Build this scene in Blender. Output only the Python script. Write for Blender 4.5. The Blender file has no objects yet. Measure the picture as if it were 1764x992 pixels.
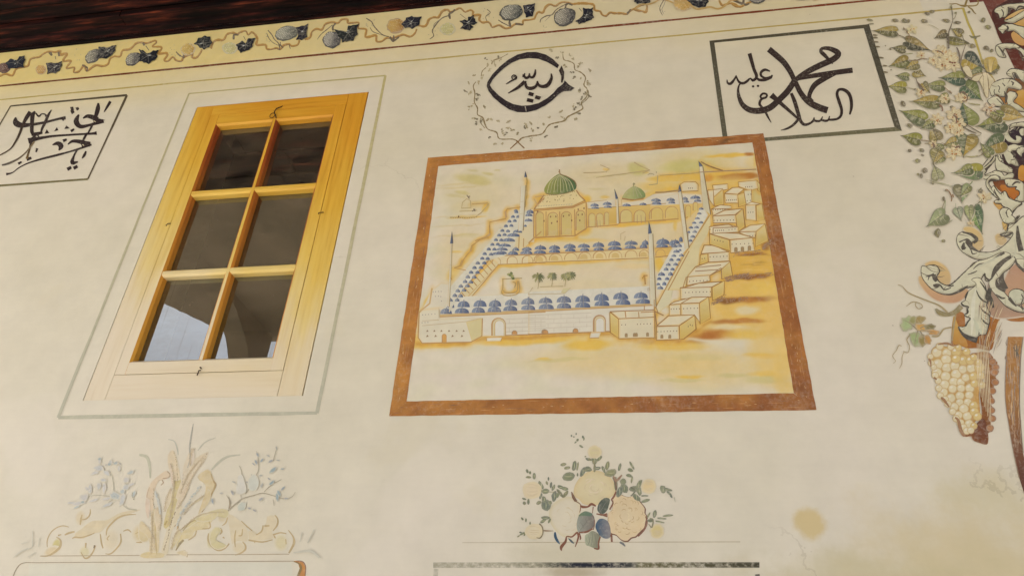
import bpy, bmesh, math, random
from mathutils import Vector, Matrix, noise
from mathutils.geometry import tessellate_polygon
S = bpy.context.scene
C = S.collection
R = math.radians
random.seed(7)

# ------------------------------------------------------------ camera, sky, sun, exposure
CAM = Vector((0.0, -2.6, 1.65))
F = 1267.975                       # focal length in photo pixels (photo is 1764 x 992)
ROT = ((0.98679701, 0.15478067, 0.04769284),
       (-0.04347143, 0.53678198, -0.84260034),
       (-0.1560189, 0.82940222, 0.53642339))   # rows: right, down, forward of the lens
cam = bpy.data.objects.new('camera', bpy.data.cameras.new('camera'))
C.objects.link(cam)
cam.data.sensor_width = 36.0
cam.data.lens = F / 1764 * 36.0
cam.data.clip_start = 0.05
cam.data.clip_end = 2000
m = Matrix.Identity(4)
for i in range(3):
    m[i][0] = ROT[0][i]; m[i][1] = -ROT[1][i]; m[i][2] = -ROT[2][i]; m[i][3] = CAM[i]
cam.matrix_world = m
S.camera = cam

SUN_EL, SUN_AZ = 64.0, 228.0       # azimuth clockwise from +Y (the wall faces -Y)
w = bpy.data.worlds.new('World'); S.world = w; w.use_nodes = True
nt = w.node_tree; nt.nodes.clear()
sky = nt.nodes.new('ShaderNodeTexSky'); sky.sky_type = 'NISHITA'; sky.sun_disc = False
sky.sun_elevation = R(SUN_EL); sky.sun_rotation = R(SUN_AZ)
sky.dust_density = 7.0; sky.air_density = 0.8; sky.ozone_density = 0.6
bg = nt.nodes.new('ShaderNodeBackground'); bg.inputs['Strength'].default_value = 0.10
wo = nt.nodes.new('ShaderNodeOutputWorld')
nt.links.new(sky.outputs[0], bg.inputs[0]); nt.links.new(bg.outputs[0], wo.inputs[0])
sl = bpy.data.lights.new('sun', 'SUN'); sl.energy = 3.0; sl.angle = R(0.5); sl.color = (1.0, 0.96, 0.90)
sun = bpy.data.objects.new('sun', sl); C.objects.link(sun)
a = R(SUN_AZ); e = R(SUN_EL)
sun.rotation_euler = Vector((math.sin(a)*math.cos(e), math.cos(a)*math.cos(e), math.sin(e))).to_track_quat('Z', 'Y').to_euler()
sun.location = (0, -20, 30)
S.view_settings.view_transform = 'Standard'; S.view_settings.look = 'None'
S.view_settings.gamma = 1.0; S.view_settings.use_curve_mapping = False
S.view_settings.exposure = EXPO = 1.50
S.render.engine = 'CYCLES'
S.cycles.use_denoising = True; S.cycles.denoising_prefilter = 'ACCURATE'
S.cycles.max_bounces = 8; S.cycles.diffuse_bounces = 5; S.cycles.glossy_bounces = 4
S.cycles.transparent_max_bounces = 16
S.cycles.sample_clamp_indirect = 8

# ------------------------------------------------------------ helpers
K = (1.26, 1.39, 1.54)             # photo value -> base colour of the pigment (the shade's light taken out)
def lin(c):
    c = c / 255.0
    return c / 12.92 if c <= 0.04045 else ((c + 0.055) / 1.055) ** 2.4
def col(c):
    return tuple(min(0.9, lin(c[i]) * K[i]) for i in range(3))

def at(px, py, y=0.0):             # where the sight line of a photo pixel meets the plane at depth y
    u = (px - 882) / F; v = (py - 496) / F
    d = [ROT[0][i] * u + ROT[1][i] * v + ROT[2][i] for i in range(3)]
    t = (y - CAM.y) / d[1]
    return Vector((CAM.x + d[0] * t, y, CAM.z + d[2] * t))

def tag(o, label=None, cat=None, group=None, kind=None):
    if label: o['label'] = label
    if cat: o['category'] = cat
    if group: o['group'] = group
    if kind: o['kind'] = kind
    return o
def empty(name, loc, label, cat, group=None):
    o = bpy.data.objects.new(name, None); C.objects.link(o); o.location = loc
    o.empty_display_size = 0.1
    return tag(o, label, cat, group)
def mobj(name, me, mat, parent=None):
    o = bpy.data.objects.new(name, me); C.objects.link(o)
    if mat: me.materials.append(mat)
    if parent is not None: o.parent = parent
    return o
def shift(o, loc):                 # vertices are in world space: make them local to the parent
    o.data.transform(Matrix.Translation(-Vector(loc)))
    return o

class Geo:                         # boxes, prisms and tubes gathered into one mesh
    def __init__(s): s.bm = bmesh.new()
    def box(s, x0, x1, y0, y1, z0, z1, bev=0.0):
        r = bmesh.ops.create_cube(s.bm, size=1.0)
        vs = r['verts']
        for v in vs:
            v.co = Vector(((x0+x1)/2 + v.co.x*(x1-x0), (y0+y1)/2 + v.co.y*(y1-y0), (z0+z1)/2 + v.co.z*(z1-z0)))
        if bev > 0:
            es = list({e for v in vs for e in v.link_edges})
            bmesh.ops.bevel(s.bm, geom=es, offset=bev, segments=2, affect='EDGES', profile=0.6)
        return s
    def prism(s, poly, axis, a0, a1):   # poly in the two other axes (in order), extruded along axis
        n = len(poly)
        def mk(p, t):
            q = list(p); q.insert(axis, t); return s.bm.verts.new(q)
        A = [mk(p, a0) for p in poly]; B = [mk(p, a1) for p in poly]
        f = [s.bm.faces.new(A), s.bm.faces.new(B[::-1])]
        for i in range(n):
            f.append(s.bm.faces.new((A[i], B[i], B[(i+1) % n], A[(i+1) % n])))
        bmesh.ops.recalc_face_normals(s.bm, faces=f)
        return s
    def tube(s, pts, r, n=8):
        pts = [Vector(p) for p in pts]; rings = []
        rr = r if isinstance(r, (list, tuple)) else [r]*len(pts)
        for i, p in enumerate(pts):
            t = (pts[min(i+1, len(pts)-1)] - pts[max(i-1, 0)]).normalized()
            up = Vector((0, 1, 0)) if abs(t.y) < 0.9 else Vector((1, 0, 0))
            a = t.cross(up).normalized(); b = t.cross(a)
            rings.append([s.bm.verts.new(p + (a*math.cos(k*2*math.pi/n) + b*math.sin(k*2*math.pi/n))*rr[i]) for k in range(n)])
        fs = []
        for A, B in zip(rings, rings[1:]):
            for k in range(n): fs.append(s.bm.faces.new((A[k], A[(k+1) % n], B[(k+1) % n], B[k])))
        fs.append(s.bm.faces.new(rings[0])); fs.append(s.bm.faces.new(rings[-1]))
        bmesh.ops.recalc_face_normals(s.bm, faces=fs)
        for f in fs: f.smooth = True
        return s
    def build(s, name, mat, parent=None):
        me = bpy.data.meshes.new(name); s.bm.to_mesh(me); s.bm.free()
        o = mobj(name, me, mat, parent)
        if parent is not None:
            p = parent; loc = Vector((0, 0, 0))
            while p is not None: loc += p.location; p = p.parent
            shift(o, loc)
        return o

# ------------------------------------------------------------ materials
def mat_new(name):
    mt = bpy.data.materials.new(name); mt.use_nodes = True
    t = mt.node_tree; b = t.nodes['Principled BSDF']
    return mt, t, b
def N(t, kind, **kw):
    n = t.nodes.new('ShaderNode' + kind)
    for k, v in kw.items():
        if k in n.inputs.keys(): n.inputs[k].default_value = v
        else: setattr(n, k, v)
    return n
def ramp(t, stops, src, interp='LINEAR'):
    n = t.nodes.new('ShaderNodeValToRGB'); n.color_ramp.interpolation = interp
    el = n.color_ramp.elements
    while len(el) < len(stops): el.new(0.5)
    for e_, (p, c) in zip(el, stops):
        e_.position = p; e_.color = (*c, 1) if len(c) == 3 else c
    t.links.new(src, n.inputs[0]); return n.outputs[0]
def mix(t, f, a, b, blend='MIX'):
    n = t.nodes.new('ShaderNodeMix'); n.data_type = 'RGBA'; n.blend_type = blend
    for s_, i in ((f, 0), (a, 6), (b, 7)):
        if hasattr(s_, 'is_output'): t.links.new(s_, n.inputs[i])
        elif i == 0: n.inputs[0].default_value = s_
        else: n.inputs[i].default_value = (*s_, 1)
    return n.outputs[2]
def mth(t, op, a, b=None, clamp=False):
    n = t.nodes.new('ShaderNodeMath'); n.operation = op; n.use_clamp = clamp
    for i, s_ in enumerate((a, b)):
        if s_ is None: continue
        if hasattr(s_, 'is_output'): t.links.new(s_, n.inputs[i])
        else: n.inputs[i].default_value = s_
    return n.outputs[0]
def pos(t, scale=(1, 1, 1), rot=(0, 0, 0)):
    g = t.nodes.new('ShaderNodeNewGeometry'); mp = t.nodes.new('ShaderNodeMapping')
    mp.inputs['Scale'].default_value = scale; mp.inputs['Rotation'].default_value = rot
    t.links.new(g.outputs['Position'], mp.inputs[0]); return mp.outputs[0]
def nz(t, vec, scale, detail=4, rough=0.55, out=0):
    n = t.nodes.new('ShaderNodeTexNoise'); n.inputs['Scale'].default_value = scale
    n.inputs['Detail'].default_value = detail; n.inputs['Roughness'].default_value = rough
    t.links.new(vec, n.inputs['Vector']); return n.outputs[out]
def grey(v): return (v, v, v)

# the plaster: one node group shared by the wall and by every paint, so that thin paint shows the same plaster under it
def plaster_group():
    g = bpy.data.node_groups.new('plaster', 'ShaderNodeTree')
    g.interface.new_socket('Color', in_out='OUTPUT', socket_type='NodeSocketColor')
    g.interface.new_socket('Height', in_out='OUTPUT', socket_type='NodeSocketFloat')
    t = g; o = t.nodes.new('NodeGroupOutput')
    P = pos(t)
    base = ramp(t, [(0.30, col((187, 175, 150))), (0.5, col((191, 179, 156))), (0.72, col((194, 181, 161)))], nz(t, P, 0.9, 5))
    f = nz(t, P, 7, 6, 0.6)
    base = mix(t, 1.0, base, ramp(t, [(0.3, grey(0.94)), (0.7, grey(1.03))], f), 'MULTIPLY')
    # trowel and brush streaks
    st = nz(t, pos(t, (1.2, 1, 9)), 6, 4)
    base = mix(t, 1.0, base, ramp(t, [(0.35, grey(0.99)), (0.65, grey(1.006))], st), 'MULTIPLY')
    sep = t.nodes.new('ShaderNodeSeparateXYZ'); gg = t.nodes.new('ShaderNodeNewGeometry')
    t.links.new(gg.outputs['Position'], sep.inputs[0])
    def spot(px, py, rx, rz, c, amt, edge=0.5, sc=5.0, wob=0.5):
        nonlocal base
        q = at(px, py)
        dx = mth(t, 'DIVIDE', mth(t, 'SUBTRACT', sep.outputs[0], q.x), rx)
        dz = mth(t, 'DIVIDE', mth(t, 'SUBTRACT', sep.outputs[2], q.z), rz)
        d = mth(t, 'SQRT', mth(t, 'ADD', mth(t, 'MULTIPLY', dx, dx), mth(t, 'MULTIPLY', dz, dz)))
        d = mth(t, 'ADD', d, mth(t, 'MULTIPLY', mth(t, 'SUBTRACT', nz(t, P, sc, 5, 0.65), 0.5), wob * 2))
        k = ramp(t, [(1 - edge, grey(1)), (1.0, grey(0))], d, 'EASE')
        k = mth(t, 'MULTIPLY', k, amt)
        base = mix(t, k, base, col(c))
    # damp ochre stains low on the right, and one round rust spot
    spot(1730, 985, 0.62, 0.34, (178, 158, 112), 0.62, 0.9, 5.0, 0.9)
    spot(1500, 1000, 0.60, 0.13, (174, 160, 122), 0.6, 0.9, 7.0, 0.9)
    spot(1690, 850, 0.22, 0.10, (174, 159, 116), 0.4, 0.9, 8.0, 0.9)
    spot(1394, 900, 0.066, 0.064, (180, 157, 108), 0.85, 0.5, 22.0, 0.36)
    spot(985, 955, 0.30, 0.07, (172, 160, 130), 0.55, 0.9, 9.0, 0.5)
    spot(985, 985, 0.16, 0.03, (140, 122, 92), 0.6, 0.9, 20.0, 0.5)
    # hairline cracks, only here and there
    cv = t.nodes.new('ShaderNodeTexVoronoi'); cv.feature = 'DISTANCE_TO_EDGE'; cv.inputs['Scale'].default_value = 1.3
    wv = t.nodes.new('ShaderNodeMix'); wv.data_type = 'VECTOR'; wv.inputs[0].default_value = 0.16
    t.links.new(P, wv.inputs[4]); t.links.new(nz(t, P, 5.0, 5, 0.6, 1), wv.inputs[5]); t.links.new(wv.outputs[1], cv.inputs['Vector'])
    ck = mth(t, 'MULTIPLY', mth(t, 'LESS_THAN', cv.outputs['Distance'], 0.0022), ramp(t, [(0.56, grey(0)), (0.66, grey(0.28))], nz(t, P, 1.1, 2)))
    base = mix(t, ck, base, col((132, 118, 92)))
    # filled patches, a little lighter or pinker
    pt = ramp(t, [(0.60, grey(0)), (0.63, grey(0.30))], nz(t, P, 1.7, 3, 0.5)); base = mix(t, pt, base, col((197, 184, 164)))
    pt2 = ramp(t, [(0.63, grey(0)), (0.68, grey(0.22))], nz(t, pos(t, (1, 1, 1), (0.7, 0.3, 1.1)), 2.6, 4, 0.55)); base = mix(t, pt2, base, col((184, 170, 140)))
    # specks and pinholes
    v = t.nodes.new('ShaderNodeTexVoronoi'); v.inputs['Scale'].default_value = 9.0
    t.links.new(P, v.inputs['Vector'])
    sp = mth(t, 'MULTIPLY', mth(t, 'LESS_THAN', v.outputs['Distance'], 0.022), mth(t, 'GREATER_THAN', nz(t, P, 2.3, 2), 0.57))
    base = mix(t, mth(t, 'MULTIPLY', sp, 0.65), base, col((120, 105, 80)))
    h = mth(t, 'ADD', mth(t, 'MULTIPLY', nz(t, P, 3.0, 5), 0.6), mth(t, 'MULTIPLY', nz(t, P, 60, 4), 0.06))
    t.links.new(base, o.inputs[0]); t.links.new(h, o.inputs[1])
    return g
PLASTER = plaster_group()

def use_plaster(t):
    n = t.nodes.new('ShaderNodeGroup'); n.node_tree = PLASTER; return n
def bump(t, b, h, strength, dist=0.01):
    n = t.nodes.new('ShaderNodeBump'); n.inputs['Strength'].default_value = strength; n.inputs['Distance'].default_value = dist
    t.links.new(h, n.inputs['Height']); t.links.new(n.outputs[0], b.inputs['Normal'])

def mk_wall():
    mt, t, b = mat_new('plaster_wall'); g = use_plaster(t)
    t.links.new(g.outputs[0], b.inputs['Base Color']); b.inputs['Roughness'].default_value = 0.85
    b.inputs['Specular IOR Level'].default_value = 0.25
    bump(t, b, g.outputs[1], 0.5, 0.012); return mt
M_WALL = mk_wall()

def mk_paint(name, wear=0.25, wscale=40.0, wlow=0.42, streak=None, var=0.10):
    # pigment from the 'Pigment' attribute (alpha = how thickly it lies on the plaster), worn off in specks
    mt, t, b = mat_new(name); g = use_plaster(t); P = pos(t)
    at_ = t.nodes.new('ShaderNodeAttribute'); at_.attribute_name = 'Pigment'
    sp = pos(t, streak) if streak else P
    n1 = nz(t, sp, wscale, 5, 0.7)
    n0 = nz(t, P, 2.6, 3)
    thr = mth(t, 'ADD', n1, mth(t, 'MULTIPLY', mth(t, 'SUBTRACT', n0, 0.5), 0.5))
    wr = ramp(t, [(wlow - 0.10, grey(1.0 - wear*2 if wear < 0.5 else 0)), (wlow, grey(1.0 - wear)), (wlow + 0.14, grey(1))], thr)
    al = mth(t, 'MULTIPLY', at_.outputs['Alpha'], wr)
    c = mix(t, 1.0, at_.outputs['Color'], ramp(t, [(0.25, grey(1 - var*1.6)), (0.75, grey(1 + var))], nz(t, sp, wscale*0.45, 4, 0.6)), 'MULTIPLY')
    c = mix(t, al, g.outputs[0], c)
    t.links.new(c, b.inputs['Base Color']); b.inputs['Roughness'].default_value = 0.8
    b.inputs['Specular IOR Level'].default_value = 0.25
    bump(t, b, g.outputs[1], 0.5, 0.012)
    return mt
M_PAINT = mk_paint('old_paint', 0.18, 55, 0.36)
M_INK = mk_paint('black_lettering_paint', 0.16, 90, 0.345, var=0.14)
M_FRAME = mk_paint('brown_frame_paint', 0.10, 60, 0.34, var=0.17, streak=(1.0, 1, 1.0))
M_WASH = mk_paint('watercolour_wash', 0.08, 30, 0.36, var=0.05)
M_WORN = mk_paint('flaking_paint', 0.42, 42, 0.42, streak=(1.3, 1, 1.6))
M_FAINT = mk_paint('faded_paint', 0.35, 30, 0.44)

# ------------------------------------------------------------ painted marks, drawn in photo pixels and laid on the wall plane
class Mural:
    def __init__(s, name, px, py, label, cat, group=None, off=0.0005, step=0.000004):
        q = at(px, py); s.loc = Vector((q.x, 0, q.z)); s.k = 0; Mural.n = getattr(Mural, 'n', 0) + 1; s.off = off + 1.37e-6 * Mural.n; s.step = step * (1 + 0.0137 * Mural.n)
        s.e = empty(name, s.loc, label, cat, group)
    def lay(s): s.k += 1; return -(s.off + s.k * s.step)
    def part(s, name, parent=None, label=None):
        return Marks(s, name, parent or s.e, label)
def crom(pts, step=2.5, closed=False):
    n = len(pts)
    if n < 3 and not closed: 
        return pts
    out = []
    rng = range(n if closed else n - 1)
    for i in rng:
        if closed: p0, p1, p2, p3 = pts[i-1], pts[i], pts[(i+1) % n], pts[(i+2) % n]
        else: p0, p1, p2, p3 = pts[max(i-1, 0)], pts[i], pts[i+1], pts[min(i+2, n-1)]
        k = max(1, min(14, int(math.hypot(p2[0]-p1[0], p2[1]-p1[1]) / step)))
        for j in range(k):
            u = j / k; u2 = u*u; u3 = u2*u
            out.append(tuple(0.5*((2*p1[d]) + (-p0[d]+p2[d])*u + (2*p0[d]-5*p1[d]+4*p2[d]-p3[d])*u2 + (-p0[d]+3*p1[d]-3*p2[d]+p3[d])*u3) for d in range(len(p1))))
    if not closed: out.append(tuple(pts[-1]))
    return out
def lerp(a, b, f): return tuple(a[i] + (b[i]-a[i])*f for i in range(len(a)))
JR = random.Random(5)
class Marks:
    def __init__(s, mur, name, parent, label=None):
        s.m = mur; s.name = name; s.par = parent; s.label = label; s.v = []; s.f = []; s.c = []
    def vt(s, p, y, c, a):
        q = at(p[0], p[1], 0.0); s.v.append((q.x - s.m.loc.x, y + JR.uniform(-4e-7, 4e-7), q.z - s.m.loc.z)); s.c.append((*col(c), a)); return len(s.v) - 1
    def rib(s, pts, w, c, a=1.0, closed=False, smooth=True, c2=None, a2=None, jit=0.0):
        # a brush line; pts (x, y) or (x, y, width factor); w = full width in px; tapers if w is a list
        n0 = len(pts); W = w if isinstance(w, (list, tuple)) else [w]*n0
        if len(W) != n0:
            W = [lerpl(W, i/(n0-1)) for i in range(n0)]
        P = [(p[0], p[1], W[i]) for i, p in enumerate(pts)]
        if smooth: P = crom(P, 2.0, closed)
        elif closed: P = P + [P[0]]
        if smooth and closed: P = P + [P[0]]
        y = s.m.lay(); L = []; n = len(P)
        for i, p in enumerate(P):
            if closed: A, B = P[(i-1) % (n-1)], P[(i+1) % (n-1)]
            else: A, B = P[max(i-1, 0)], P[min(i+1, n-1)]
            dx, dy = B[0]-A[0], B[1]-A[1]; d = math.hypot(dx, dy) or 1.0
            h = max(0.05, p[2]/2 * (1 + (random.uniform(-jit, jit) if jit else 0)))
            nx, ny = -dy/d*h, dx/d*h; f = i/max(1, n-1)
            cc = lerp(c, c2, f) if c2 else c; aa = a + (a2-a)*f if a2 is not None else a
            L.append((s.vt((p[0]+nx, p[1]+ny), y, cc, aa), s.vt((p[0]-nx, p[1]-ny), y, cc, aa)))
        for (a0, b0), (a1, b1) in zip(L, L[1:]): s.f.append((a0, b0, b1, a1))
        return s
    def poly(s, pts, c, a=1.0, smooth=False, grad=None, step=2.5):
        # filled shape; grad = (x0, y0, x1, y1, colour2) for a pigment change across it
        P = crom(pts, step, True) if smooth else pts
        y = s.m.lay(); ids = []
        for p in P:
            cc = c
            if grad:
                x0, y0, x1, y1, c2 = grad
                f = ((p[0]-x0)*(x1-x0) + (p[1]-y0)*(y1-y0)) / ((x1-x0)**2 + (y1-y0)**2)
                cc = lerp(c, c2, min(1, max(0, f)))
            ids.append(s.vt(p, y, cc, a))
        for t3 in tessellate_polygon([[Vector((p[0], p[1], 0)) for p in P]]):
            s.f.append(tuple(ids[i] for i in t3))
        return s
    def blob(s, x, y, rx, ry, c, rot=0.0, a=1.0, edge=None, c2=None, n=14, wob=0.0, core=0.55):
        # dab of paint: middle colour c / alpha a, rim colour c2 / alpha edge
        yy = s.m.lay(); ce = s.vt((x, y), yy, c, a); ca, sa = math.cos(R(rot)), math.sin(R(rot))
        rim = []; mid = []
        ed = a if edge is None else edge
        for i in range(n):
            t = 2*math.pi*i/n; k = 1 + random.uniform(-wob, wob)
            ux, uy = math.cos(t)*rx*k, math.sin(t)*ry*k
            mid.append(s.vt((x + (ux*ca-uy*sa)*core, y + (ux*sa+uy*ca)*core), yy, c, a))
            rim.append(s.vt((x + ux*ca-uy*sa, y + ux*sa+uy*ca), yy, c2 or c, ed))
        for i in range(n):
            j = (i+1) % n
            s.f.append((ce, mid[i], mid[j])); s.f.append((mid[i], rim[i], rim[j], mid[j]))
        return s
    def done(s, mat=None):
        # planar faces must look out of the wall (towards -y)
        me = bpy.data.meshes.new(s.name)
        fs = []
        for f in s.f:
            A, B, D = (s.v[f[i]] for i in (0, 1, 2))
            nrm = (B[2]-A[2])*(D[0]-A[0]) - (B[0]-A[0])*(D[2]-A[2])
            fs.append(f if nrm < 0 else f[::-1])
        me.from_pydata(s.v, [], fs)
        at_ = me.color_attributes.new('Pigment', 'FLOAT_COLOR', 'POINT')
        at_.data.foreach_set('color', [x for c in s.c for x in c])
        o = mobj(s.name, me, mat or M_PAINT, s.par)
        if s.par is not s.m.e: pass
        if s.label: o['label'] = s.label
        return o
def lerpl(W, f):
    x = f*(len(W)-1); i = min(int(x), len(W)-2); return W[i] + (W[i+1]-W[i])*(x-i)
def Z(reg, txt):                   # numbers read off an enlarged region -> photo pixels; reg = (x0, y0, scale)
    v = [float(q) for q in txt.split()]
    return [(reg[0] + v[i]/reg[2], reg[1] + v[i+1]/reg[2]) for i in range(0, len(v), 2)]
def ZZ(reg, txt): return [Z(reg, p) for p in txt.split('/')]
# ============================================================ setting
def simple(name, c, rough=0.8, var=0.2, sc=6.0, stretch=(1, 1, 1), bumpy=0.3):
    mt, t, b = mat_new(name); P = pos(t, stretch)
    f = nz(t, P, sc, 6, 0.6)
    k = ramp(t, [(0.3, tuple(x*(1-var) for x in c)), (0.7, tuple(min(1, x*(1+var)) for x in c))], f)
    t.links.new(k, b.inputs['Base Color']); b.inputs['Roughness'].default_value = rough
    if bumpy: bump(t, b, f, bumpy, 0.01)
    return mt
def paving():
    mt, t, b = mat_new('stone_paving'); P = pos(t)
    br = t.nodes.new('ShaderNodeTexBrick'); t.links.new(P, br.inputs['Vector'])
    br.inputs['Scale'].default_value = 1.0; br.inputs['Brick Width'].default_value = 0.6; br.inputs['Row Height'].default_value = 0.4
    br.inputs['Mortar Size'].default_value = 0.012
    br.inputs['Color1'].default_value = (0.50, 0.475, 0.43, 1); br.inputs['Color2'].default_value = (0.43, 0.405, 0.365, 1); br.inputs['Mortar'].default_value = (0.2, 0.18, 0.15, 1)
    c = mix(t, 1.0, br.outputs[0], ramp(t, [(0.3, grey(0.8)), (0.7, grey(1.1))], nz(t, P, 5, 6)), 'MULTIPLY')
    t.links.new(c, b.inputs['Base Color']); b.inputs['Roughness'].default_value = 0.85
    return mt
M_PAVE = paving()
M_GROUND = simple('courtyard_ground', (0.40, 0.385, 0.35), 0.95, 0.25, 0.8)
def dark_wood():
    mt, t, b = mat_new('dark_eave_wood')
    P = pos(t, (1.3, 14, 14))
    g1 = nz(t, P, 2.2, 6, 0.62); g2 = nz(t, pos(t, (0.5, 3, 3)), 3.0, 3)
    c = ramp(t, [(0.38, (0.002, 0.0014, 0.0016)), (0.52, (0.012, 0.0035, 0.003)), (0.62, (0.050, 0.011, 0.007)), (0.74, (0.18, 0.042, 0.018))], g1)
    c = mix(t, 1.0, c, ramp(t, [(0.35, grey(0.55)), (0.65, grey(1.15))], g2), 'MULTIPLY')
    t.links.new(c, b.inputs['Base Color']); b.inputs['Roughness'].default_value = 0.7; b.inputs['Specular IOR Level'].default_value = 0.12
    bump(t, b, g1, 0.6, 0.006); return mt
M_EAVE = dark_wood()
M_SOFFIT = simple('limewashed_soffit', (0.26, 0.195, 0.125), 0.85, 0.12, 3.0, (1, 0.3, 1))
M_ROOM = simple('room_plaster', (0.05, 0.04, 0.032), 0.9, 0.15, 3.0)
M_COL = simple('column_stone', (0.42, 0.37, 0.30), 0.8, 0.1, 4.0)

def sheet(name, x0, x1, y0, y1, z, mat):
    g = Geo(); v = [g.bm.verts.new(p) for p in ((x0, y0, z), (x1, y0, z), (x1, y1, z), (x0, y1, z))]
    g.bm.faces.new(v); return g.build(name, mat)
tag(sheet('ground', -600, 600, -600, 600, -0.16, M_GROUND), kind='structure')
fl = Geo().box(-9, 9, -4.7, -0.001, -0.155, 0.0, 0.01).build('porch_floor', M_PAVE); tag(fl, kind='structure')

# the wall, with the window opening cut through it
HX0, HX1, HZ0, HZ1 = -2.338, -1.332, 2.853, 4.664
WX0, WX1, WZ1, WT = -6.3, 6.0, 5.75, 0.42
wall_root = empty('painted_wall', (0, 0, 0), 'long cream plastered wall covered with old painted decoration, above the porch', 'wall')
g = Geo()
def quadgrid(bm, x0, x1, z0, z1, y, n=1):
    vs = [bm.verts.new(p) for p in ((x0, y, z0), (x1, y, z0), (x1, y, z1), (x0, y, z1))]
    return bm.faces.new(vs)
for y, flip in ((0.0, False), (WT, True)):
    for (x0, x1, z0, z1) in ((WX0, HX0, -0.15, WZ1), (HX1, WX1, -0.15, WZ1), (HX0, HX1, -0.15, HZ0), (HX0, HX1, HZ1, WZ1)):
        f = quadgrid(g.bm, x0, x1, z0, z1, y)
        if flip: f.normal_flip()
def q4(pts):
    return g.bm.faces.new([g.bm.verts.new(p) for p in pts])
q4([(HX0, 0, HZ0), (HX0, 0, HZ1), (HX0, WT, HZ1), (HX0, WT, HZ0)])
q4([(HX1, 0, HZ0), (HX1, WT, HZ0), (HX1, WT, HZ1), (HX1, 0, HZ1)])
q4([(HX0, 0, HZ0), (HX0, WT, HZ0), (HX1, WT, HZ0), (HX1, 0, HZ0)])
q4([(HX0, 0, HZ1), (HX1, 0, HZ1), (HX1, WT, HZ1), (HX0, WT, HZ1)])
q4([(WX0, 0, -0.15), (WX0, WT, -0.15), (WX0, WT, WZ1), (WX0, 0, WZ1)])
q4([(WX1, 0, -0.15), (WX1, 0, WZ1), (WX1, WT, WZ1), (WX1, WT, -0.15)])
q4([(WX0, 0, WZ1), (WX0, WT, WZ1), (WX1, WT, WZ1), (WX1, 0, WZ1)])
bmesh.ops.remove_doubles(g.bm, verts=g.bm.verts, dist=1e-5)
g.build('plaster', M_WALL, wall_root)

# the dark room behind the glass
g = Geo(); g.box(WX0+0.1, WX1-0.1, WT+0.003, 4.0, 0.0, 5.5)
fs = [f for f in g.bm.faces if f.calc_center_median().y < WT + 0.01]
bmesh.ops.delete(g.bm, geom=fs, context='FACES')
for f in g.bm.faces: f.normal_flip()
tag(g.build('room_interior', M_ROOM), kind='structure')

# ------------------------------------------------------------ porch roof: dark eave boards next to the wall, limewashed soffit further out
er = empty('wooden_eave', (-1.5, -0.25, 5.3), 'dark red-brown wooden eave with stepped boards along the top of the wall', 'eave')
EX0, EX1 = -6.2, 6.0
Geo().box(EX0, EX1, -0.018, 0.0, 5.292, 5.318, 0.004).build('batten', M_EAVE, er)
g = Geo(); g.prism([(-0.018, 5.318), (-0.055, 5.322), (-0.062, 5.345), (-0.062, 5.40), (-0.002, 5.40)], 0, EX0, EX1); g.build('cornice_moulding', M_EAVE, er)
random.seed(3)
yb = -0.062
for i, (wd, zz) in enumerate([(0.085, 5.345), (0.10, 5.375), (0.11, 5.36), (0.13, 5.385), (0.16, 5.37), (0.2, 5.38), (0.22, 5.372), (0.24, 5.38), (0.25, 5.372)]):
    g = Geo()
    xs = EX0
    while xs < EX1:                                   # boards butted end to end
        ln = random.uniform(1.3, 2.3); x1 = min(EX1, xs + ln)
        dz = random.uniform(-0.006, 0.006)
        g.box(xs + 0.004, x1 - 0.004, yb - wd + 0.009, yb - 0.001, zz + dz, zz + 0.05, 0.003); xs = x1
    g.build('soffit_board', M_EAVE, er); yb -= wd
EY = yb
for xb in (-5.2, -3.75, -2.3, 0.3, 1.75, 3.2):        # short brackets under the boards, further out
    pass
g = Geo()
poly = [(-5.457, EY), (-4.22, -3.93), (6.0, -3.93), (6.0, EY)]
g.prism(poly, 2, 5.372, 5.41)
sf = g.build('porch_ceiling', M_SOFFIT); tag(sf, 'pale limewashed porch ceiling mirrored in the lower window panes', 'ceiling')
g = Geo(); g.prism([(-6.3, 0.6), (-6.27, 0.0), (-4.20, -3.96), (6.1, -3.96), (6.1, 0.6)], 2, 5.46, 5.75)
tag(g.build('porch_roof', M_EAVE), 'broad dark porch roof slab above the painted wall', 'roof')
def column(x, y, label):
    c = empty('porch_column', (x, y, 0), label, 'column', 'columns along the open edge of the porch')
    Geo().box(x-0.2, x+0.2, y-0.2, y+0.2, 0.0, 0.25, 0.015).build('base', M_COL, c)
    g = Geo(); g.tube([(x, y, 0.25), (x, y, 0.35), (x, y, 2.5), (x, y, 4.55)], [0.17, 0.145, 0.15, 0.125], 24); g.build('shaft', M_COL, c)
    g = Geo(); g.box(x-0.18, x+0.18, y-0.18, y+0.18, 4.55, 4.72, 0.02); g.build('capital', M_COL, c)
    # curved brackets sweeping up to the ceiling, towards the wall and sideways
    arc = [(y+0.16, 4.72)] + [(y + 0.16 + 1.25*(1-math.cos(k/10*math.pi/2)), 4.72 + 0.65*math.sin(k/10*math.pi/2)) for k in range(1, 11)]
    g = Geo(); g.prism(arc + [(y-0.1, 5.372), (y-0.1, 4.72)], 0, x-0.11, x+0.11); g.build('arch_bracket', M_SOFFIT, c)
    return c
for cx_, lb in ((-3.95, 'round stone column at the left corner of the porch, mirrored in the lowest right pane'), (-0.6, 'middle round stone column of the porch, behind the viewer'), (2.9, 'right round stone column of the porch, behind the viewer')):
    column(cx_, -3.72, lb)

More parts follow.
